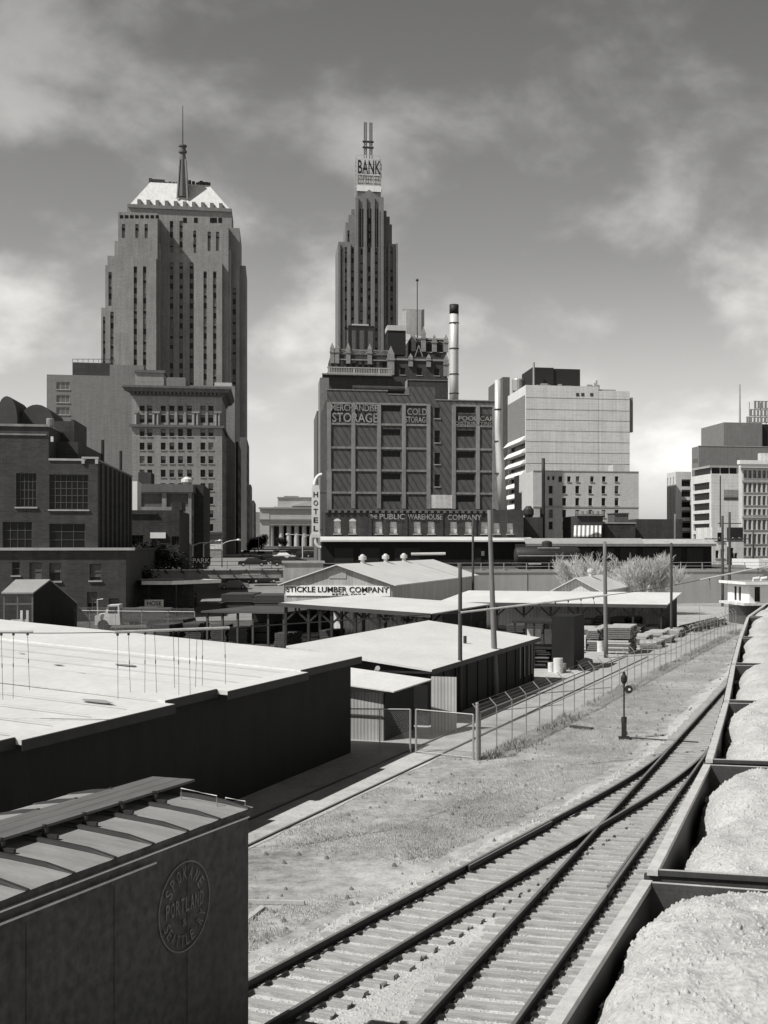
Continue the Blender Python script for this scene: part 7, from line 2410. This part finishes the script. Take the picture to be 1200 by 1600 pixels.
# ================================================================== PALE SLAB BUILDING AND NEIGHBOURS
def slab():
    Y = 400; F = Fr(821.5, Y, A_CITY, zc(Y))
    x = lambda u, y=0: F.x(u, y)
    w = x(984); zt = F.zx(0, 0, 601.5); 
    r = F.root('office_slab', 'tall pale concrete slab building with a blank face and sunshade bands on its left side', 'building')
    dep = 62; 
    dl = F.y(793.5, 0)          # depth of the visible left side
    dep = min(dl, 90)
    z1 = F.zx(x(900), 0, 611)
    b = MB()
    # left face: openings between sunshade bands
    rects = []; wins = []
    zb = [F.zx(0, 0, v) for v in (685, 704.5, 721.5, 738, 755, 772, 788.5, 805)]
    for i in range(len(zb) - 1):
        z_hi, z_lo = zb[i] - .9, zb[i + 1] + 1.0
        rects.append((1.0, dep - 1, z_lo, z_hi))
        wins.append((TL(0), 1.0, dep - 1, z_lo, z_hi, 1.2, 12, 1, 0, False))
    shell(b, 0, x(935), 0, dep, 0, zt, [], [], rects, 1.2, 0, .9, 0)
    b.box(x(935) + .003, w, .05, dep, 0, F.zx(x(960), 0, 611))
    b.build('wall', M['panel_white'], r)
    for z in zb:
        s = MB()
        s.add([(-.003, .3, z + .9), (-.003, dep - .2, z + .9), (-1.7, dep - .2, z - .9), (-1.7, .3, z - .9), (-.003, .3, z - .4), (-.003, dep - .2, z - .4)], [(0, 1, 2, 3), (3, 2, 5, 4), (0, 3, 4), (1, 5, 2)]); s.build('sunshade', M['white'], r)
    g = MB(); g.quad((-.06, 1, F.zx(0, 0, 680)), (-.06, dep - .5, F.zx(0, 0, 680)), (-.06, dep - .5, zt - 3), (-.06, 1, zt - 3)); g.build('screen_wall', M['blank_brick'], r)
    windows(r, wins)
    s = MB()
    for v in (622, 640, 656, 673, 690, 707, 724):
        z = F.zx(x(900), 0, v + .5); s.box(.1, x(935) - .05, -.05, -.003, z - .06, z + .06)
        s.box(x(935) + .05, w - .1, .0, .047, z - .06, z + .06)
    s.split('panel_joint', M['stone'], r)
    s = MB(); y = 10; s.box(x(832, y), x(865, y), y, 28, zt - .5, F.zx(x(850), y, 574)); s.box(x(865, y) + .02, x(907, y), y + .5, 28, zt - .5, F.zx(x(850), y, 575)); s.build('penthouse', M['black'], r)
    s = MB(); s.lathe([(2.1, 0), (2.1, 3.6), (1.9, 4.0)], x(806, 30), 26, 16, z0=zt + 1.2); s.build('water_tank', M['metal_grey'], r)
    s = MB()
    for a in (-1.4, 1.4):
        for c in (-1.4, 1.4): s.bar((x(806, 30) + a, 26 + c, zt - 1), (x(806, 30) + a, 26 + c, zt + 1.2), .25)
    s.build('tank_stand', M['steel_dark'], r)
    s = MB()
    for u in (838, 846, 856, 873, 884, 918, 924, 932): s.box(x(u, 2), x(u, 2) + random.uniform(.6, 2.4), 2, 3.5, zt - .9, zt + random.uniform(.3, .9))
    s.tube([(x(834, 8), 8, zt), (x(834, 8), 8, F.zx(x(834), 8, 566))], .35, 8); s.tube([(x(932, 5), 5, zt - .5), (x(932, 5), 5, zt + 2.6)], .3, 8); s.tube([(x(929, 5), 5, zt - .5), (x(929, 5), 5, zt + 1.8)], .25, 8)
    s.box(x(937, 3), x(962, 3), 3, 9, F.zx(x(950), 3, 615), F.zx(x(950), 3, 608.5)); s.split('roof_vent', M['metal_grey'], r)
    s = MB(); s.box(x(984.5, 4), x(989, 4), 4, 6, F.zx(w, 4, 675), F.zx(w, 4, 621)); s.build('side_duct', M['stone'], r)
    for u in (900, 908, 922):
        s = MB(); s.box(x(u), x(u) + 1.0, -.08, -.01, F.zx(x(u), 0, 619), F.zx(x(u), 0, 614)); s.split('vent_opening', M['trim_dark'], r)
    F2_ = Fr(785.5, 440, A_CITY, zc(440))
    building(F2_, 796.5, 589, 30, 'office_block', 'narrow dark block wedged between the flue and the pale slab', 'stone_dark')
slab()
def buff():
    Y = 300; F = Fr(833, Y, A_CITY, zc(Y)); T = TF(0)
    fx = F.x; fz = lambda u, v: F.z(u, v)
    rc, its = [], []
    a, b = grid_items(T, [860.5, 881.5, 902, 922.5, 943, 963.5], [765, 784, 802.5, 821], 6, 12, fx, fz, .35); rc += a; its += b
    a, b = grid_items(T, [875.5, 889, 902.5, 925, 943.5, 963.5], [748.5], 5.5, 8.5, fx, fz, .35); rc += a; its += b
    a, b = grid_items(T, [857, 864.5], [747], 3.5, 6, fx, fz, .35, sill=False); rc += a; its += b
    r, w, z = building(F, 998, 736, 24, 'brick_block', 'pale buff brick block with rows of small dark windows', 'brick_pale', rc, items=its, coping=None)
    zz_ = F.zx(fx(900), 0, 792); s = MB(); s.box(0, w, -.12, -.003, zz_ - .15, zz_ + .15); s.split('string_course', M['concrete'], r)
    s = MB(); s.box(0, w, -.12, .35, z + .003, z + .18); s.split('coping', M['concrete'], r)
    s = MB(); s.box(fx(965), fx(983), 4, 9, z - .5, z + 2.0); s.box(fx(838), fx(850), .3, 3, z - .5, z - .1 + .3); s.build('stair_house', M['brick_pale'], r)
    s = MB(); s.tube([(fx(849) , -.4, F.zx(0, 0, 850)), (fx(849), -.4, F.zx(0, 0, 797))], .6, 8) if False else s.box(fx(843.5), fx(849), -1.6, -.003, 0, F.zx(0, 0, 795)); s.build('flue', M['brick_dark'], r)
buff()
def awning_shop():
    Y = 235; F = Fr(902, Y, A_CITY, 4.9); x = F.x
    z = lambda v: F.zx(x(920), 0, v)
    r, w, zz_ = building(F, 942, 806, 12, 'shop', 'small dark shop with a striped awning behind the freight shed', 'brick_dark')
    s = MB(); s.box(-.1, w + .1, -.4, .5, zz_ + .003, zz_ + .35)
    for k in range(6): s.box(w * k / 5 - .2, w * k / 5 + .2, -.42, .4, zz_ + .353, zz_ + .9)
    s.split('cornice', M['concrete_dark'], r)
    n = 13; a = MB()
    x0, x1 = -.6, w - .3
    for k in range(n):
        p, q = x0 + (x1 - x0) * k / n, x0 + (x1 - x0) * (k + 1) / n
        m_ = k % 2
        a.add([(p - .6, -2.2, z(837)), (q - .6, -2.2, z(837)), (q, -.01, z(821)), (p, -.01, z(821)), (p - .6, -2.2, z(839)), (q - .6, -2.2, z(839))], [(0, 1, 2, 3), (4, 5, 1, 0)], m_)
    a.build('awning', [M['white'], M['spandrel']], r)
    F = Fr(943, 238, A_CITY, 4.9)
    r, w, zz_ = building(F, 993, 818, 14, 'shop', 'low dark building with a light roof edge right of the striped awning', 'brick_black', coping='concrete')
    s = MB(); s.box(F.x(960, 4), F.x(982, 4), 4, 9, zz_ - .7, zz_ + 1.9); s.box(F.x(959, 4), F.x(983, 4), 3.8, 9.2, zz_ + 1.903, zz_ + 2.1); s.build('penthouse', M['brick_mid'], r)
    F = Fr(994, 246, A_CITY, 4.9)
    building(F, 1066, 811, 18, 'shop', 'long low dark brick building left of the banded office block', 'brick_dark')
awning_shop()
# ================================================================== RIGHT-HAND OFFICES
def right_offices():
    Y = 430; F = Fr(1056, Y, A_CITY, zc(Y)); T = TF(0); x = F.x
    z = lambda v: F.zx(x(1065), 0, v)
    rc, its = [], []
    for k in range(6):
        v = 754 + k * 16.2
        q = (x(1065), x(1079), z(v + 6), z(v - 5)); rc.append(q); its.append((T,) + q + (.4, 3, 1, .25, False))
    q = (x(1065), x(1079), z(749), z(740)); 
    dl = F.y(1042, 0); lr = []
    for k in range(3):
        a0 = 2 + k * dl / 3; lr.append((a0, a0 + dl / 9, 0.5, z(745))); its.append((TL(0), a0, a0 + dl / 9, .5, z(745), .4, 1, 14, 0, False))
    building(F, 1080, 737, dl, 'office_block', 'far white office block with thin dark vertical stripes', 'panel_white', rc, left=lr, items=its, inset=.4)
    # banded block
    Y = 350; F = Fr(1111.5, Y, A_CITY, zc(Y)); x = F.x
    dl = F.y(1081, 0); z = lambda v: F.zx(0, 0, v)
    lr, its = [], []
    for k in range(7):
        v = 757.5 + k * 16.3
        q = (1.6, dl - 1.2, z(v + 6.2), z(v - 5)); lr.append(q); its.append((TL(0),) + q + (.5, 9, 1, 0, False))
    r, w, zz_ = building(F, 1163, 740, dl, 'office_block', 'pale office block with dark horizontal window bands on its left side', 'panel_white', left=lr, items=its, inset=.5)
    s = MB(); s.box(x(1124.5), x(1125.8), -.08, -.003, 3, zz_ - .5); s.box(x(1131), x(1160), -.1, -.003, z(781), z(777)); 
    for u0, u1 in ((1131, 1143), (1146, 1158)):
        pass
    s.split('groove', M['trim_dark'], r)
    s = MB(); s.box(x(1131), x(1160), -.06, -.003, z(776), z(765)); s.build('relief_panel', M['stone'], r)
    s = MB(); s.box(.3, x(1153), 1.2, dl * .9, zz_ - .5, zz_ + 1.7); s.build('glass_storey', M['glass'], r)
    s = MB(); s.box(-.3, x(1153) + .2, .6, dl * .93, zz_ + 1.703, zz_ + 2.3); 
    s.build('roof_slab', M['concrete'], r)
    s = MB()
    for k in range(5): s.box(.22 + k * 2.6, .42 + k * 2.6, 1.1, 1.19, zz_ - .2, zz_ + 1.7)
    s.build('mullion', M['white'], r)
    # stepped blank block behind
    Y = 420; F = Fr(1092, Y, A_CITY, zc(Y)); x = F.x; dl = F.y(1081, 0)
    r, w, zz_ = building(F, 1200, 697, dl, 'office_block', 'blank stepped grey block with a tall mast behind the banded office', 'blank_brick', coping='concrete')
    zt = F.zx(x(1150), 3, 660)
    s = MB(); s.box(x(1131, 3), x(1191, 3), 3, 26, zz_ - .5, zt); s.build('tower_wall', M['blank_brick'], r)
    s = MB(); s.box(x(1191, 4) + .02, x(1215, 4), 4, 24, zz_ - .5, zt - .3); s.build('louvred_penthouse', M['black'], r)
    s = MB(); s.tube([(x(1156, 8), 8, zt), (x(1156, 8), 8, F.zx(x(1156), 8, 600))], [.35, .18], 6); s.build('mast', M['metal_grey'], r)
    s = MB()
    s.box(-.03, -.003, 1, dl - 1, F.zx(0, 0, 722), F.zx(0, 0, 716)); s.build('side_vent', M['stone_dark'], r)
    # pale framework sign beyond
    Y = 520; F = Fr(1172, Y, A_CITY, zc(Y)); x = F.x
    r = F.root('roof_sign', 'pale distant stepped roof sign framework at the right edge', 'roof sign')
    z = lambda v: F.zx(0, 0, v)
    s = MB(); w = x(1230)
    for i, (v0, v1, xo) in enumerate(((660, 651, -1.5), (650, 639, 0), (638, 626, 1.8))):
        for k in range(9): s.box(xo + k * 1.5, xo + .9 + k * 1.5, 0, .3, z(v0), z(v1))
        s.box(xo, w, .35, .6, z(v0), z(v0) + .3); s.box(xo, w, .35, .6, z(v1) - .3, z(v1))
    s.build('sign_letters', M['stone'], r)
    s = MB(); 
    for k in range(6): s.bar((k * 2.4, .8, z(690)), (k * 2.4, .8, z(628)), .25)
    s.build('frame', M['metal_grey'], r)
    b = MB(); b.box(-2, w, 1.2, 20, 0, z(664)); b.build('wall', M['stone'], r)
right_offices()
def corner_block():
    Y = 262; F = Fr(1160, Y, A_CITY, 5.4); T = TF(0); x = F.x
    rc, its = [], []
    z = lambda v: F.zx(x(1180), 0, v)
    us = [1164.5 + 7.4 * k for k in range(10)]
    for v, h in ((741, 12), (762, 14), (782, 14), (800, 9), (820, 15), (842, 15), (862, 13)):
        for u in us:
            q = (x(u - 2.5), x(u + 2.5), z(v + h / 2), z(v - h / 2)); rc.append(q); its.append((T,) + q + (.3, 1, 2, rb(), True))
    r, w, zz_ = building(F, 1245, 727, 2.2, 'office_building', 'many-windowed pale brick office building with a cornice at the right edge', 'brick_pale', rc, items=its, wmats=[M['glass_mid'], M['trim_dark'], M['blind'], M['concrete']])
    s = MB(); s.box(-.8, w, -.9, -.003, zz_ - .5, zz_ + .2); s.box(-1.0, w, -1.1, .4, zz_ + .203, zz_ + 1.0); s.split('cornice', M['white'], r)
    s = MB()
    for v in (752, 808): s.box(-.1, w, -.2, -.003, z(v) - .2, z(v) + .2)
    s.split('string_course', M['concrete'], r)
    s = MB(); s.box(x(1190), w, .6, 2.1, zz_ - .5, zz_ + 2.6); s.build('penthouse', M['white_dirty'], r)
corner_block()
def small_whites():
    F = Fr(1113, 225, A_CITY, 4.5); T = TF(0); x = F.x; z = lambda v: F.zx(x(1120), 0, v)
    rc, its = [], []
    for u0, u1, v0, v1 in ((1118, 1123, 860, 872), (1126, 1132, 858, 872), (1121, 1131, 832, 846)):
        q = (x(u0), x(u1), z(v1), z(v0)); rc.append(q); its.append((T,) + q + (.3, 2, 2, 0, True))
    building(F, 1136, 824, 9, 'house', 'small white building with dark windows right of the freight shed end', 'white_dirty', rc, items=its)
    F = Fr(1139, 232, A_CITY, 4.7); x = F.x; z = lambda v: F.zx(x(1150), 0, v)
    rc, its = [], []
    for u0, u1, v0, v1 in ((1142, 1146, 856, 872), (1148, 1152, 864, 874)):
        q = (x(u0), x(u1), z(v1), z(v0)); rc.append(q); its.append((T,) + q + (.3, 1, 2, 0, True))
    r, w, zz_ = building(F, 1162, 845, 9, 'house', 'white cottage between the telephone poles and the many-windowed office', 'white_dirty', rc, items=its)
    F = Fr(1137, 245, A_CITY, 4.8); building(F, 1161, 824, 9, 'shop', 'black-walled flat building rising behind the white cottage', 'black')
    F = Fr(1142, 205, A_CITY, DECK); building(F, 1175, 883, 3, 'garden_wall', 'low pale wall below the white cottage', 'concrete', parapet=0, cat='wall')
    F = Fr(1186, 200, A_CITY, DECK); building(F, 1240, 874, 12, 'storage_building', 'plain white low building at the right edge behind the yard office', 'white', parapet=.2)
small_whites()
def yard_office():
    F = Fr(1171, 127, 12); x = F.x
    r = F.root('yard_office', 'white raised yard office with dark roof at the head of the hopper string', 'building')
    w = x(1225); dl = F.y(1137, 0); z0, z1 = F.zx(0, 0, 942), F.zx(0, 0, 913)
    a = lambda t: dl * (1 - t)
    ls = [(a(.42), a(.30), z0 + .1, z1 - .3), (a(.62), a(.50), z0 + .1, z1 - .3)]
    rc = [(x(1179), x(1188), z0 + .1, z1 - .25)]
    its = [(TL(0),) + q + (.15, 1, 1, 0, False) for q in ls] + [(TF(0),) + q + (.15, 2, 1, 0, False) for q in rc]
    b = MB(); shell(b, 0, w, 0, dl, z0, z1, rc, [], ls, .15, 0, 0, 0); b.build('wall', M['white'], r)
    windows(r, its)
    b = MB(); b.box(-.7, w + .7, -.7, dl + .6, z1 + .1, z1 + .24); b.build('roof', M['roof_grey'], r)
    b = MB(); b.box(-.74, -.703, -.7, dl + .6, z1 - .02, z1 + .26); b.box(-.70, w + .7, -.74, -.703, z1 - .02, z1 + .26); b.build('fascia', M['white'], r)
    b = MB(); b.box(-.8, w + .5, -.6, dl + .4, z0 - .25, z0 - .01); b.build('platform', M['white_dirty'], r)
    b = MB(); b.box(.1, w - .2, .2, dl, 0, z0 - .26); b.build('foundation', M['wood_dark'], r)
    for t in (.3, .6):
        b = MB(); b.tube([(w * t, 1.0 + t * 2, z1 + .25), (w * t, 1.0 + t * 2, z1 + .5), (w * t + .5, .6 + t * 2, z1 + .6)], .16, 8); b.build('roof_vent', M['white_dirty'], r)
yard_office()

# ================================================================== COLUMNED BUILDING AT THE STREET'S END
def columned():
    Y = 640; F = Fr(406, Y, A_CITY, zc(Y)); x = F.x; z = lambda v: F.zx(x(450), 0, v)
    r = F.root('columned_building', 'far classical building with a row of tall columns closing the street', 'building')
    w = x(520)
    b = MB(); b.box(0, x(421), -1, 40, 0, z(794)); b.box(x(421) + .01, w, 3, 40, 0, z(794)); b.box(x(421) + .01, w, -.8, 2.99, z(819), z(794)); b.box(x(428), w, 4, 36, z(794) + .01, z(791)); b.box(x(434), w, 6, 34, z(791) + .02, z(776.5)); b.build('wall', M['stone_pale'], r)
    b = MB(); b.box(-.8, w, -2, -1.01, z(812.5), z(811)); b.box(x(421) + .02, w, -1.9, -.81, z(821), z(819)); b.box(-.6, w, -1.8, -1.02, z(794) - .5, z(793)); b.box(x(433), w, 5.5, 5.99, z(778), z(776)); b.split('cornice', M['stone'], r)
    b = MB(); b.box(x(444), x(467), 8, 14, z(776.5) + .02, z(774)); b.split('roof_plant', M['stone'], r)
    b = MB(); b.add([(x(455), 3, z(791) + .3), (w, 3, z(791) + .3), (x(482), 3, z(783)), (x(455), 5.9, z(791) + .3), (w, 5.9, z(791) + .3), (x(482), 5.9, z(783))], [(0, 1, 2), (5, 4, 3), (0, 2, 5, 3), (1, 4, 5, 2)]); b.build('pediment', M['stone_pale'], r)
    for u in (424, 439.5, 451.5, 463.5, 475.5, 487.5, 499):
        c = MB(); c.tube([(x(u), .6, z(860)), (x(u), .6, z(823)), (x(u), .6, z(821) - .01)], [1.35, 1.15, 1.5], 14); c.build('column', M['stone_pale'], r)
    g = MB()
    for u in (432, 445.5, 457.5, 469.5, 481.5, 493): g.box(x(u) - 1.2, x(u) + 1.2, 2.9, 2.98, z(858), z(823))
    g.split('dark_bay', M['trim_dark'], r)
    s = MB(); s.box(x(415), w, -6, -1.01, 0, z(860)); s.build('steps', M['concrete'], r)
columned()
def distant():
    for u0, u1, vt, Y, m_, lb in ((398, 409, 800, 760, 'stone', 'tiny far pale block left of the columned building'),
                                  (1000, 1045, 838, 420, 'brick_dark', 'low dark distant roofs between the buff block and the striped office'),
                                  ):
        F = Fr(u0, Y, A_CITY, zc(Y)); building(F, u1, vt, 25, 'distant_building', lb, m_)
distant()

# ================================================================== TREES
def tree(p, h, spread, label, seed, bark='bark_pale', twigs=True, lean=0, depth=5):
    rr = random.Random(seed)
    r = thing('bare_tree', label, 'tree', p, 0, 'bare pale trees in front of the retaining wall')
    tk = MB(); cr = MB()
    def grow(a, d, L, rad, lv, mb):
        pts = [a]; q = a; dd = d.copy()
        n = 3
        for i in range(n):
            dd = (dd + Vector((rr.uniform(-.16, .16), rr.uniform(-.16, .16), rr.uniform(-.02, .12)))).normalized()
            q = q + dd * L / n; pts.append(q)
        mb.tube(pts, [rad * (1 - .45 * i / n) for i in range(n + 1)], 6 if lv < 2 else 4 if lv < 4 else 3, caps=False)
        if lv >= depth: return
        k = rr.choice((4, 4, 5)) if lv < 4 else rr.choice((2, 3, 4))
        for j in range(k):
            t = rr.uniform(.3, 1.0) if j else 1.0
            base = pts[-1] if t > .85 else pts[2]
            ang = rr.uniform(0, 6.28); sp = rr.uniform(.3, .75)
            side = Vector((math.cos(ang), math.sin(ang), 0))
            nd = (dd * math.cos(sp) + side * math.sin(sp) + Vector((0, 0, .12))).normalized()
            grow(base, nd, L * rr.uniform(.62, .82), max(rad * rr.uniform(.5, .62), .018), lv + 1, cr)
    for s in range(3):
        ang = rr.uniform(0, 6.28)
        grow(Vector((rr.uniform(-.15, .15), rr.uniform(-.1, .1), 0)), Vector((math.cos(ang) * .38 * spread + lean, math.sin(ang) * .38 * spread, 1)).normalized(), h * .36, .15, 0, tk)
    tk.build('trunk', M[bark], r); cr.build('crown', M[bark], r)
for u, Y, h, sp, s, lb in ((905, 148, 6.9, 1.3, 3, 'left bare tree with pale twigs in front of the retaining wall'), (948, 150, 5.6, 1.5, 8, 'smaller bare tree in the middle of the three before the wall'),
                           (992, 147, 6.8, 1.4, 12, 'tallest bare tree in front of the retaining wall, right of the middle one'), (1022, 145, 6.6, 1.3, 21, 'right bare tree nearest the slender dark pole')):
    tree(((u - 800) / 2000 * Y, Y, 0), h, sp, lb, s)
def leafy(p, h, rad, label, seed, n=2600):
    rr = np.random.default_rng(seed)
    r = thing('leafy_tree', label, 'tree', p, 0)
    t = MB(); t.tube([(0, 0, 0), (.1, 0, h * .3), (0, .1, h * .7)], [.2, .15, .06], 7); t.build('trunk', M['bark'], r)
    c = rr.normal(0, 1, (14, 3)) * np.array([rad * .45, rad * .45, h * .17]) + np.array([0, 0, h * .6])
    k = rr.integers(0, 14, n)
    P = c[k] + rr.normal(0, 1, (n, 3)) * rad * .22
    P[:, 2] = np.clip(P[:, 2], .3, h)
    lv = [(-.5, -.3, -.2), (.5, -.35, .25), (.4, .4, .1), (-.4, .45, .4)]
    o = scatter('crown', lv, [(0, 1, 2), (0, 2, 3)], P, rr.uniform(.15, .4, n), rr.uniform(0, 6.3, n), M['leaf_dark'])
    o.parent = r
for (u, Y, zb_, h, rad, lb) in ((441, 600, 6.9, 4.2, 3.0, 'dark bushy tree before the left columns of the far building'), (409, 420, 6.2, 5.0, 2.2, 'dark street tree at the foot of the left street fronts'),
                              (398, 360, 5.6, 4.4, 2.0, 'dark street tree nearest the bridge on the left side'), (226, 168, 2.0, 6.5, 3.2, 'dark leafy tree behind the corner of the brick factory'),
                              (255, 172, 2.0, 5.5, 3.4, 'dark leafy tree below the low black building'), (210, 152, 0, 5.5, 2.4, 'dark shrub tree tight against the brick factory side')):
    leafy(((u - 800) / 2000 * Y, Y, zb_), h, rad, lb, int(u))
